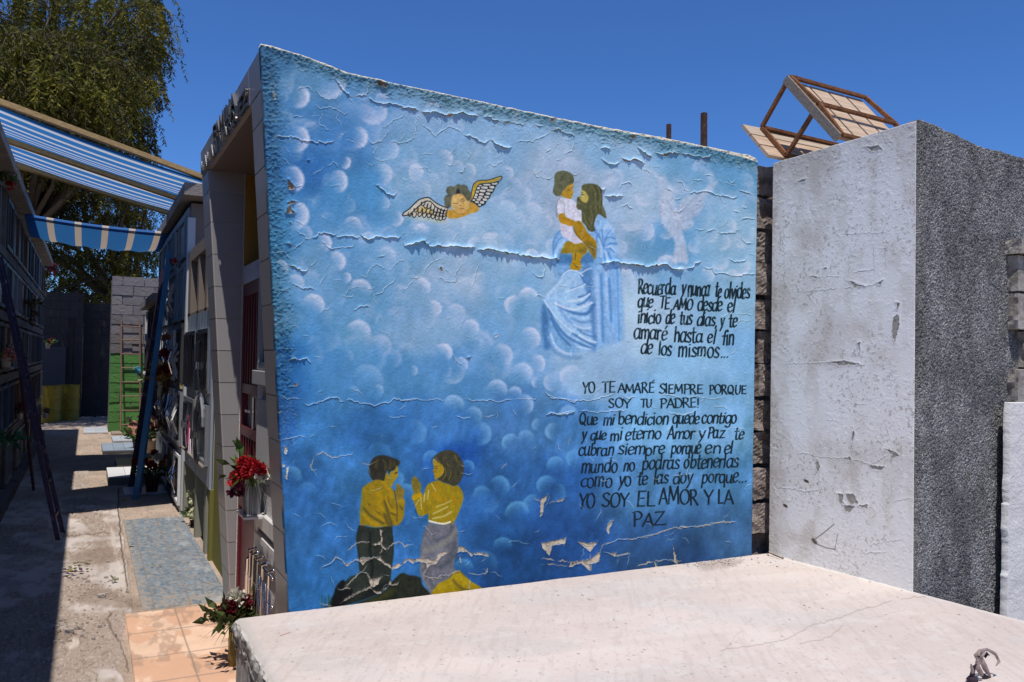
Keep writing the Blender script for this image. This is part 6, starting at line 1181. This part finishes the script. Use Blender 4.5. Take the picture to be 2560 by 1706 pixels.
# ------------------------------------------------------------------ awnings
def cloth_mat():
    m = vcol_mat('awning_cloth', .85, .1, 300., .002, .1, transl=.42); return m
MAT_CL = cloth_mat()
aw = thing('awning', (.0,8.5,3.3), 'blue and white striped awning on pine beams between the two niche blocks', 'awning')
LN, RN, LF, RF = (CAM+(np.array(q_)-CAM)*1.07 for q_ in ((-.95,7.40,3.565),(1.05,8.02,3.16),(-.95,8.75,3.42),(1.05,9.95,3.145)))
m = MB(); n = 27
def lerp(a_, b_, t): return a_+(b_-a_)*t
NS = 25
for i in range(NS):
    t0, t1_ = i/NS, (i+1)/NS; c = (.74,.75,.78) if i % 2 else (.05,.23,.56)
    if i % 2: t0 += .007; t1_ -= .007
    else: t0 = max(0, t0-.007); t1_ = min(1, t1_+.007)
    for k in range(12):
        a_, b_ = k/12, (k+1)/12
        sag = lambda u, t: np.array((0,0,-.035*math.sin(math.pi*u)*(1+.3*math.sin(9*t))-.03*abs(math.sin(2*math.pi*t))))
        m.add([V(lerp(lerp(LN,RN,u),lerp(LF,RF,u),t)+sag(u,t)) for u, t in ((a_,t0),(b_,t0),(b_,t1_),(a_,t1_))], [(0,1,2,3)], c)
m.build('cloth', MAT_CL, aw)
for t in (0,.52,1.):
    m = MB(); a_, b_ = lerp(LN,LF,t), lerp(RN,RF,t); m.bar(V(a_+np.array((0,0,.02 if t == 0 else -.05))), V(b_+np.array((0,0,.02 if t == 0 else -.05))), .065, .045); m.build('beam', MAT_BEAM, aw)
aw2 = thing('awning', (.1,12.3,3.15), 'sagging blue awning with beige stripes strung across the alley behind the pine beam awning', 'awning')
m = MB(); NU, NV = 48, 14; v = []; f = []; cs = []
for j in range(NV+1):
    for i in range(NU+1):
        u, t = i/NU, j/NV; x = -.85+1.8*u; y = 11.35+1.95*t; z = 3.21-.10*u-.07*math.sin(math.pi*u)*(.4+.6*t)-.09*math.sin(math.pi*t)-.012*math.sin(u*40)*t
        v.append((x,y,z)); cs.append(u)
for j in range(NV):
    for i in range(NU):
        c = (.46,.37,.28) if (i % 8) in (2,3) else (.03,.14,.33)
        a_ = [v[j*(NU+1)+i], v[j*(NU+1)+i+1], v[(j+1)*(NU+1)+i+1], v[(j+1)*(NU+1)+i]]; m.add(a_, [(0,1,2,3)], c)
m.build('cloth', MAT_CL, aw2)
m = MB()
for i in range(NU):
    a_, b_ = v[i], v[i+1]; c = (.46,.37,.28) if (i % 8) in (2,3) else (.025,.11,.30); m.tube([a_,b_], .030, 8, c, cap=False)
m.build('hem_roll', MAT_VC, aw2)
# ================================================================== drooping pepper trees
def leaf_mat():
    m = vcol_mat('pepper_leaf', .55, 0, transl=.28, spec=.12); return m
MAT_LEAF = leaf_mat(); MAT_BARK = M('grey_bark', (.085,.07,.055), .9, .3, 12, .6, 40); MAT_TWIG = M('pale_twig', (.13,.11,.085), .9, .3, 30, 0)
def quads(C0, D, Wd, L, Wm, cols, name, mat, parent):
    """leaf quads: base points, directions, width directions, lengths, widths"""
    n = len(C0); v = np.empty((n, 4, 3)); e = D*L[:, None]; s = Wd*Wm[:, None]
    v[:,0] = C0; v[:,1] = C0+e*.45+s; v[:,2] = C0+e; v[:,3] = C0+e*.45-s
    me = bpy.data.meshes.new(name); loc = np.array(root_loc(parent).location)
    me.vertices.add(n*4); me.vertices.foreach_set('co', (v.reshape(-1,3)-loc).astype(np.float32).ravel())
    me.loops.add(n*4); me.loops.foreach_set('vertex_index', np.arange(n*4, dtype=np.int32))
    me.polygons.add(n); me.polygons.foreach_set('loop_start', np.arange(0, n*4, 4, dtype=np.int32))
    try: me.polygons.foreach_set('loop_total', np.full(n, 4, dtype=np.int32))
    except Exception: pass
    me.update(calc_edges=True)
    at = me.color_attributes.new('Col', 'FLOAT_COLOR', 'POINT'); at.data.foreach_set('color', np.concatenate([np.repeat(cols, 4, 0), np.ones((n*4,1))], 1).astype(np.float32).ravel())
    me.materials.append(mat); o = bpy.data.objects.new(name, me); COL.objects.link(o); o.parent = parent; return o
def unit(a): return a/np.linalg.norm(a, axis=-1, keepdims=True)
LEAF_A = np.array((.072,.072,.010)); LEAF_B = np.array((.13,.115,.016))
def pepper_tree(base, clusters, label, seed, strands=46, leaves=24, droop=1.2, trunk_h=3.):
    r = np.random.default_rng(seed); t = thing('tree', base, label, 'tree'); base = np.array(base, float)
    C0 = []; D = []; Wd = []; L = []; Wm = []; K = []
    tr = MB(); fork = base+np.array((0,0,trunk_h))
    tr.tube([tuple(base+np.array((0,0,-.1))), tuple(base+np.array((.1,0,trunk_h*.5))), tuple(fork)], [.42,.33,.28], 12)
    for c, rad in clusters:
        c = np.array(c); mid = fork+(c-fork)*.55+r.normal(0,.3,3)+np.array((0,0,.5))
        tr.tube([tuple(fork), tuple(mid), tuple(c)], [.10,.05,.02], 6)
        ns = int(strands*(rad/1.2)**1.6)
        tone = r.uniform(.45,1.5)
        a = unit(r.normal(0,1,(ns,3))); a[:,2] = np.abs(a[:,2])*.9-.15; p = c+a*rad*(r.uniform(.25,1.,(ns,1))**.6)*np.array((1,1,.8))
        d = unit(np.stack([a[:,0],a[:,1],np.full(ns,.05)],1)+r.normal(0,.25,(ns,3))); ln = droop*r.uniform(.45,1.15,ns)*(.6+.4*rad); q = p.copy(); pts = []
        g = tone*r.uniform(.7,1.3,ns); sun = r.random(ns) < .65  # one of the two leaf tones picked at random per strand
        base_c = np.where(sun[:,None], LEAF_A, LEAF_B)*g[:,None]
        for k in range(leaves):
            d = unit(d+np.array((0,0,-.16))+r.normal(0,.05,(ns,3))); q = q+d*(ln/leaves)[:,None]; pts.append(q.copy())
            for s in (-1, 1):
                m_ = r.random(ns) > .12; n_ = m_.sum(); side = unit(np.cross(d[m_], r.normal(0,1,(n_,3)))); ld = unit(side*s*.8+np.array((0,0,-.75))+r.normal(0,.2,(n_,3)))
                C0.append(q[m_]); D.append(ld); Wd.append(unit(np.cross(ld, r.normal(0,1,(n_,3))))); L.append(r.uniform(.075,.15,n_)); Wm.append(r.uniform(.011,.022,n_)); K.append(base_c[m_]*r.uniform(.8,1.2,(n_,1)))
        for i in range(0, ns, 2): tr.tube([tuple(c+(p[i]-c)*.3), tuple(p[i]), tuple(pts[leaves//3][i]), tuple(pts[2*leaves//3][i])], [.012,.008,.005,.003], 4, cap=False)
    tr.build('trunk', MAT_BARK, t, smooth=True)
    C0, D, Wd, L, Wm, K = (np.concatenate(v) for v in (C0, D, Wd, L, Wm, K)); quads(C0, D, Wd, L, Wm, K, 'crown', MAT_LEAF, t)
    return len(C0)
rt = np.random.default_rng(21)
def cl_px(lst, y0, y1):
    out = []
    for x, y, r in lst:
        x -= max(0, x-270)*.45
        Y = rt.uniform(y0, y1); p = ony((x*_k, y*_k), Y); out.append(((p[0], Y, p[2]), r*.86*_k/FPX*Y))
    return out
BIG = [(30,40,95),(120,20,95),(215,25,95),(300,10,90),(370,20,72),(405,55,45),(60,130,95),(150,120,95),(240,110,95),(320,100,85),(380,120,50),(40,220,90),(130,220,90),(225,210,85),(300,190,70),(345,200,45),(355,120,45),(90,310,80),(180,300,80),(260,270,70),(315,265,45),(330,160,60),(420,95,22),(375,185,30),(330,295,32),(-60,60,100),(-60,180,100),(-70,300,90),
 (280,330,55),(345,345,38),(370,330,24),(230,370,70),(150,390,75),(60,380,80),(300,390,45),(350,385,28)]
LOW = [(60,450,80),(140,460,80),(220,450,75),(290,440,60),(340,430,45),(110,530,75),(200,520,70),(280,510,60),(335,500,40),(80,600,70),(160,600,70),(240,600,62),(310,590,55),(345,570,40),(130,660,50),(200,650,45),(270,640,40),(350,640,40),(30,520,80),(400,450,40),(390,560,50),(-40,480,90),(110,700,42),(60,690,50),(220,690,40),(330,690,35),(170,690,40)]
n1 = pepper_tree((-1.6,25.2,0), cl_px(BIG,20.5,27)+[((-1.7,18.6,6.4),1.1),((-.9,18.9,6.9),1.1),((-.3,19.1,6.4),.9),((-.5,19.4,7.2),.9),((-1.3,19.6,7.6),1.2),((-.4,20,7.8),1.2),((-2.4,19,6.8),1.2)]+[((x_,20.6+.5*math.sin(x_*3),7.2+.9*math.cos(x_*5)),1.0) for x_ in np.linspace(-4.2,-.2,10)], 'tall drooping pepper tree rising above the striped awning', 3, strands=105, leaves=24, trunk_h=4.5)  # hand-placed clusters added to the crown to shade the drums and back wall
n2 = pepper_tree((1.2,28.5,0), cl_px(LOW,25,30), 'lower darker pepper tree filling the gap under the awnings behind the back wall', 4, strands=120, leaves=22, trunk_h=2.6)
print('leaves', n1, n2)
# ================================================================== flowers
MAT_PETAL = vcol_mat('petal', .6, 0, transl=.3); MAT_STEM = vcol_mat('stem_leaf', .5, 0, transl=.25)
def bloom(m, c, r, col, kind, rr):
    c = np.array(c, float); col = np.array(col)
    if kind == 'carnation':
        n = 70
        for i in range(n):
            a = unit(rr.normal(0,1,3)+np.array((0,0,.55))); a[2] = max(a[2], -.35); a = unit(a); s = unit(np.cross(a, rr.normal(0,1,3))); u = np.cross(a, s); k = rr.uniform(.55,1.15); p0 = c+a*r*.25; p1 = c+a*r*k
            w_ = r*.36; zz_ = u*r*rr.uniform(-.15,.15)
            m.add([tuple(p0-s*w_*.3), tuple(p0+s*w_*.3), tuple(p1+s*w_+zz_), tuple(p1+a*r*.12+s*w_*.3-zz_), tuple(p1-s*w_*.35+zz_), tuple(p1-s*w_)], [(0,1,2,3,4,5)], tuple(col*rr.uniform(.7,1.2)))
    elif kind == 'lily':     # broad flat anthurium style spathe
        a = unit(np.array((rr.normal(0,.5),-1,.5))); s = unit(np.cross(a,(0,0,1.))); u = np.cross(s, a)
        ring = [tuple(c+(s*math.cos(t)*(1-.25*math.sin(t))+u*math.sin(t)*1.15)*r+a*.18*r*math.cos(2*t)) for t in np.linspace(0, PI2, 13)[:-1]]
        m.add([tuple(c+a*.1*r)]+ring, [(0,i+1,(i+1) % 12+1) for i in range(12)], tuple(col)); m.tube([tuple(c+a*.1*r), tuple(c+a*.3*r+u*.5*r)], [r*.09,r*.05], 6, (.6,.45,.2))
    else:
        for i in range(26):
            a = unit(rr.normal(0,1,3)); p = c+a*r*rr.uniform(.4,.9); s = unit(np.cross(a, rr.normal(0,1,3)))*r*.3; u = np.cross(a, s); m.add([tuple(p-s), tuple(p-u), tuple(p+s), tuple(p+u)], [(0,1,2,3)], tuple(col*rr.uniform(.75,1.15)))
def bouquet(loc, label, blooms, vase, leafc=(.06,.10,.025), nleaf=60, spread=.12, hgt=.3, seed=1, name='flower_vase', group=None, grass=0, leaf_len=.10):
    """blooms: (dx,dy,dz,r,colour,kind) from the vase mouth; vase: (kind, radius, height, material)"""
    rr = np.random.default_rng(seed); t = thing(name, loc, label, 'flowers', group); L0 = np.array(loc, float); kind, vr, vh, vm = vase; top = L0+np.array((0,0,vh))
    if kind != 'none':
        m = MB()
        if kind == 'pot': m.lathe(loc, [(.0,0),(vr*.68,0),(vr*.95,vh*.86),(vr*1.08,vh*.87),(vr*1.08,vh),(vr*.92,vh),(vr*.9,vh*.9),(0,vh*.88)], 20)
        elif kind == 'square':
            m.hexa([tuple(L0+np.array(q)) for q in ((-vr*.8,-vr*.8,0),(vr*.8,-vr*.8,0),(vr*.8,vr*.8,0),(-vr*.8,vr*.8,0))], [tuple(L0+np.array(q)) for q in ((-vr,-vr,vh),(vr,-vr,vh),(vr,vr,vh),(-vr,vr,vh))])
        else: m.lathe(loc, [(0,0),(vr,0),(vr*1.02,vh*.3),(vr*.95,vh*.32),(vr*1.02,vh*.66),(vr*.95,vh*.68),(vr,vh),(vr*.85,vh),(vr*.8,vh*.9),(0,vh*.9)], 16)
        m.build('vase', vm, t, smooth=kind != 'square')
    m = MB()
    for (dx,dy,dz,r,col,k) in blooms:
        e = top+np.array((dx,dy,dz)); m.tube([tuple(top+np.array((dx*.1,dy*.1,-vh*.2))), tuple(top+np.array((dx*.45,dy*.45,dz*.5))), tuple(e)], .003, 5, tuple(np.array(leafc)*1.2))
    for i in range(nleaf):
        a = unit(np.array((rr.normal(0,1),rr.normal(0,1),rr.uniform(-.1,1.4)))); p = top+a*spread*rr.uniform(.15,1.)*np.array((1,1,hgt/spread*.6)); d = unit(a+rr.normal(0,.5,3)); s = unit(np.cross(d, rr.normal(0,1,3))); ln = leaf_len*rr.uniform(.5,1.1); w_ = ln*.23
        up = np.cross(d, s)*ln*.12; c = tuple(np.array(leafc)*rr.uniform(.5,1.7)*np.array((rr.uniform(.8,1.3),1,1)))
        m.add([tuple(p), tuple(p+d*ln*.4+s*w_), tuple(p+d*ln-up), tuple(p+d*ln*.4-s*w_), tuple(p+d*ln*.45+up)], [(0,1,4),(1,2,4),(2,3,4),(3,0,4)], c)
    for i in range(grass):
        a = unit(np.array((rr.normal(0,1),rr.normal(0,1),rr.uniform(.0,.9)))); q = top.copy(); d = a.copy(); pts = [q]; ln = rr.uniform(.6,1.2)*spread*1.2
        for k in range(5): d = unit(d+np.array((0,0,-.22))); q = q+d*ln/5; pts.append(q)
        s = unit(np.cross(a,(0,0,1.))); c = tuple(np.array(leafc)*rr.uniform(.6,1.9)); v = []
        for k, p in enumerate(pts): w_ = .005*(1-k/5.2); v += [tuple(p-s*w_), tuple(p+s*w_)]
        m.add(v, [(2*k,2*k+1,2*k+3,2*k+2) for k in range(5)], c)
    m.build('leaves', MAT_STEM, t)
    for (dx,dy,dz,r,col,k) in blooms:
        b_ = MB(); bloom(b_, top+np.array((dx,dy,dz)), r, col, k, rr); b_.build('bloom', MAT_PETAL, t)
    return t
RED = (.40,.012,.02); WHT = (.75,.72,.60); PUR = (.12,.012,.05); PNK = (.62,.25,.20); YEL = (.55,.42,.08); CRM = (.62,.62,.38); DRED = (.18,.015,.03); ORG = (.45,.15,.03)
MAT_ZINC = M('zinc', (.20,.20,.21), .45, .15, 10, .1, 60, metal=.5); MAT_TERR = M('terracotta_pot', (.22,.10,.06), .8, .2, 10, .2, 60); MAT_KRAFT = M('tan_pot', (.36,.25,.16), .8, .2, 10, .2, 60); MAT_BAMB = M('olive_vase', (.20,.15,.045), .5, .2, 10, .1, 60); MAT_BRN = M('brown_pot', (.10,.045,.03), .7, .2, 10, .2, 60)
# vase on the shelf in the portal
def at(x, y, X): q = onx((x, y), X); return q
sv = (.795, 4.52, .757)
bl = []
for x, y, r, c in [(612,1162,.040,RED),(630,1168,.042,RED),(648,1172,.036,RED),(622,1180,.035,RED),(596,1196,.045,RED),(608,1188,.035,RED),(585,1206,.035,RED),(592,1230,.044,PUR),(600,1222,.03,PUR),(657,1189,.036,WHT),(640,1183,.03,RED)]:
    q = at(x, y, .72 if c != WHT else .74); bl.append((q[0]-sv[0], q[1]-sv[1], q[2]-sv[2]-.19, r, c, 'carnation'))
bouquet(sv, 'dull zinc vase of red, purple and white carnations on a shelf by the red door', bl, ('square',.045,.19,MAT_ZINC), nleaf=46, spread=.15, hgt=.30, seed=3, grass=70, leaf_len=.11)
# tall olive vase beside the tomb
lv = onz((592,1662), .03); lv = (lv[0]-.02, lv[1], .03)
bl = []
for x, y, r, c in [(592,1498,.050,WHT),(570,1520,.045,DRED),(610,1508,.042,DRED),(604,1522,.035,DRED),(574,1534,.035,DRED)]:
    q = ony((x, y), lv[1]); bl.append((q[0]-lv[0], q[1]-lv[1], q[2]-lv[2]-.21, r, c, 'carnation'))
bouquet(lv, 'slim olive vase with white carnation and dark red flowers beside the pale slab corner', bl, ('cyl',.024,.21,MAT_BAMB), leafc=(.045,.065,.018), nleaf=130, spread=.16, hgt=.20, seed=5, grass=44, leaf_len=.08)
# along the right hand niches
bouquet((.70,10.30,.014), 'brown pot of red, white and orange flowers beside the blue ladder foot', [(-.10,-.05,.16,.05,RED,'carnation'),(-.02,-.08,.12,.05,RED,'carnation'),(.05,-.03,.2,.05,WHT,'carnation'),(-.05,0,.2,.045,WHT,'carnation'),(.1,-.05,.12,.045,ORG,'carnation'),(.02,.03,.24,.045,RED,'carnation'),(.12,.02,.16,.04,YEL,'c'),(0,-.1,.03,.035,CRM,'c'),(-.08,-.06,.05,.035,CRM,'c'),(-.17,0,.15,.05,RED,'carnation'),(.14,-.05,.20,.03,RED,'carnation')], ('pot',.085,.19,MAT_BRN), nleaf=80, spread=.17, hgt=.2, seed=7)
bouquet((.74,12.20,.02), 'tall tan pot of peach coloured broad flowers behind the blue ladder', [(-.16,-.03,.14,.085,PNK,'lily'),(.05,-.05,.24,.085,PNK,'lily'),(-.02,0,.10,.09,PNK,'lily'),(-.22,0,.26,.06,CRM,'c'),(.12,0,.05,.05,CRM,'c'),(0,-.04,-.02,.06,DRED,'c')], ('pot',.13,.42,MAT_KRAFT), nleaf=70, spread=.28, hgt=.3, seed=8, leaf_len=.16)
bouquet((.80,14.6,.0), 'dark pot of small purple, pink and yellow flowers farther back along the right niches', [(-.1,0,.2,.07,PNK,'c'),(0,0,.3,.07,PUR,'c'),(.05,0,.15,.07,PUR,'c'),(-.12,-.05,.08,.06,YEL,'c'),(.02,0,.42,.06,(.5,.5,.62),'c')], ('pot',.13,.25,MAT_BRN), nleaf=60, spread=.25, hgt=.35, seed=9, leaf_len=.14)
bouquet((.93,8.18,.0), 'small bunch of creamy white flowers tucked under the olive painted niches', [(random.uniform(-.05,.05),random.uniform(-.12,.12),z,.05,CRM,'c') for z in np.linspace(.04,.26,9)], ('pot',.05,.08,MAT_BRN), nleaf=20, spread=.1, hgt=.2, seed=10)
bouquet((.80,10.1,1.20), 'rusty orange dried bouquet with dark red blooms on the middle row of right niches', [(-.07,.02,.12,.06,(.45,.20,.03),'c'),(-.08,.15,.06,.08,(.42,.22,.04),'c'),(-.12,.25,.16,.07,(.48,.24,.04),'c'),(-.03,-.12,.10,.065,(.30,.025,.03),'carnation'),(-.03,-.14,.28,.065,(.30,.025,.03),'carnation'),(-.02,-.15,.46,.05,(.42,.14,.06),'carnation'),(-.10,.20,.28,.06,(.42,.20,.04),'c')], ('pot',.04,.10,MAT_BRN), leafc=(.26,.16,.03), nleaf=110, spread=.3, hgt=.3, seed=11)
bouquet((.80,10.9,.62), 'thin reddish dried sprig with an orange tip on the lower right niches', [(-.12,0,.1,.04,ORG,'c'),(-.02,0,.16,.04,(.2,.08,.03),'c')], ('none',.02,.04,None), leafc=(.10,.06,.02), nleaf=26, spread=.14, hgt=.16, seed=12)
bouquet((.83,14.0,1.18), 'pale turquoise and white plastic flowers on the low right niches', [(-.12,0,.1,.09,(.10,.38,.50),'c'),(-.02,0,.05,.08,(.6,.62,.6),'c'),(-.08,0,-.05,.06,(.45,.5,.3),'c')], ('none',.02,.04,None), nleaf=24, spread=.18, hgt=.2, seed=13)
bouquet((.84,9.55,2.50), 'small red flower in a dark frame high on the farther right niches', [(-.04,0,.05,.05,RED,'c')], ('none',.02,.04,None), nleaf=8, spread=.06, hgt=.08, seed=14)
m = MB(); rb = np.random.default_rng(2)
for (dy, dz, l, c) in ((0,.0,.2,(.62,.05,.16)),(.08,.05,.18,(.62,.05,.16)),(-.05,-.06,.22,(.75,.5,.6)),(-.12,-.16,.16,(.8,.7,.75)),(.05,-.05,.2,(.7,.15,.3))): m.bar((.845,8.05+dy,.98+dz),(.83,8.05+dy*1.8-.05,.98+dz-l),.03,.006,(1,0,0),c)
m.build('ribbon', MAT_PETAL, label='bright pink and white ribbon tied to a glass niche front above the olive legs', cat='ribbon')
# on the left block, in the shade
for i, (px_, py_, c, s_, lab) in enumerate([(15,655,PNK,.8,'dusty pink rose bouquet near the dark ladder'),(0,0,None,0,''),(52,905,None,0,''),(44,945,(.28,.012,.06),.6,'crimson flowers in a white pot by the dark ladder'),(110,790,DRED,.6,'dark red flowers in a white hanging pot at the far end'),(103,950,(.25,.02,.07),.5,'small crimson flowers low at the far end')]):
    if c is None: continue
    q = onx((px_*_k if i else 14, py_*_k if i else 893), XL+.06)
    bouquet(tuple(q-np.array((0,0,.1))), lab+' on the left niches', [(random.uniform(-.02,.12)*s_,random.uniform(-.12,.12)*s_,random.uniform(.0,.16)*s_,.06*s_+.015,c,'c') for k in range(6)], ('pot',.05,.10,MAT_WHITE), nleaf=40, spread=.14, hgt=.16, seed=20+i)
q = onx((10, 470), XL+.06); bouquet(tuple(q), 'bright red flower with white sprigs at the top left edge of the shaded niches', [(.04,0,.0,.07,RED,'c'),(.05,.03,.14,.06,(.6,.62,.66),'c'),(.05,-.05,.17,.05,(.6,.62,.66),'c')], ('none',.02,.03,None), nleaf=20, spread=.12, hgt=.14, seed=31)
q = onx((12, 1112), XL+.10); bouquet(tuple(q), 'green foliage bundle in clear wrap low on the shaded left niches', [(0,0,.02,.04,(.10,.2,.10),'c')], ('none',.02,.03,None), leafc=(.03,.14,.07), nleaf=90, spread=.18, hgt=.12, seed=32)
q = onx((128, 675), XL+.08); bouquet(tuple(q), 'dark red flowers hanging just under the far end of the left eave', [(.02,0,.02,.12,DRED,'c'),(.04,.1,-.06,.1,DRED,'c')], ('none',.02,.03,None), nleaf=16, spread=.14, hgt=.1, seed=33)
q = onx((76, 770), XL+.08); bouquet(tuple(q), 'brownish withered bunch on the second row of the left niches', [(.02,0,.02,.07,(.16,.09,.03),'c'),(.04,.1,-.1,.07,(.14,.08,.03),'c'),(.02,.05,-.22,.07,(.16,.08,.03),'c')], ('none',.02,.03,None), leafc=(.08,.06,.02), nleaf=40, spread=.2, hgt=.1, seed=34)
q = onx((600+0, 700), .9)
# ------------------------------------------------------------------ fallen stems and leaves on the path
rd = np.random.default_rng(8)
def litter(x, y, n, ln, label, col, twig):
    p = onz((x, y), .02); t = MB()
    for i in range(n):
        q = p+np.array((rd.normal(0,ln*.35),rd.normal(0,ln*.3),.004+rd.random()*.01)); d = unit(np.array((rd.normal(),rd.normal(),rd.uniform(0,.5)))); s = unit(np.cross(d,(0,0,1.))); l = rd.uniform(.03,.06)
        t.add([tuple(q), tuple(q+d*l*.5+s*l*.3+np.array((0,0,.006))), tuple(q+d*l), tuple(q+d*l*.5-s*l*.3)], [(0,1,2,3)], tuple(np.array(col[i % len(col)])*rd.uniform(.7,1.2)))
    if twig: t.tube([tuple(p+np.array((-ln*.6,-.01,.006))), tuple(p+np.array((0,.015,.012))), tuple(p+np.array((ln*.7,-.01,.006)))], .003, 5, (.16,.16,.03))
    t.build('wilted_flower' if twig else 'fallen_leaf', MAT_STEM, label=label, cat='plant litter')
cc_ = lambda x, y: (x/2.82, 1150+y/2.82)
litter(*cc_(470,803), 16, .16, 'wilted yellow green flower stem lying on the path near the shade edge', [(.30,.26,.03),(.12,.14,.03),(.10,.04,.08)], True)
litter(*cc_(560,735), 6, .07, 'short green stem lying on the path a step behind the yellow one', [(.14,.2,.05)], True)
litter(*cc_(800,862), 3, .04, 'single pale green leaf on the path close to the slate tiles', [(.2,.26,.10)], False)
litter(*cc_(1100,755), 2, .02, 'small yellow leaf on the slate tiles', [(.4,.34,.03)], False)
litter(*cc_(1460,498), 3, .05, 'small dark brown leaf at the edge of the slate tiles', [(.05,.03,.03)], False)
litter(*cc_(920,606), 2, .02, 'tiny yellow leaf where the slate tiles meet the cement strip', [(.36,.32,.05)], False)
litter(*cc_(890,295), 4, .05, 'pair of yellow green leaves in the awning shade near the ladder feet', [(.25,.24,.05)], False)
m = MB()
for i in range(170):
    k = rd.integers(0, 4); cx_, cy_ = ((640,960),(560,1200),(360,1150),(700,840))[k]; p = onz(cc_(cx_+rd.normal(0,110), cy_+rd.normal(0,50)), .012)
    if p[0] < -.6 or p[0] > .3: continue
    r = abs(rd.normal(0,.004))+.0025; rough_box(m, (p[0]-r,p[1]-r,p[2]-.004), (p[0]+r,p[1]+r,p[2]+r), 2, .002)
m.build('gravel', M('gravel', (.34,.29,.25), .95, .3, 60, 0), label='loose gravel on the worn parts of the path', cat='gravel', kind='stuff')
for (x, y, lab) in ((485,1222,'grey stone chip at the edge of the worn hollow in the path'),(712,975,'pale stone chip in the middle of the path')):
    p = onz(cc_(x, y), .01); m = MB(); rough_box(m, (p[0]-.022,p[1]-.018,.004), (p[0]+.022,p[1]+.018,.035), 4, .012); m.build('stone', M('stone_chip', (.34,.30,.27), .9, .2, 30, .3, 80), label=lab, cat='stone')
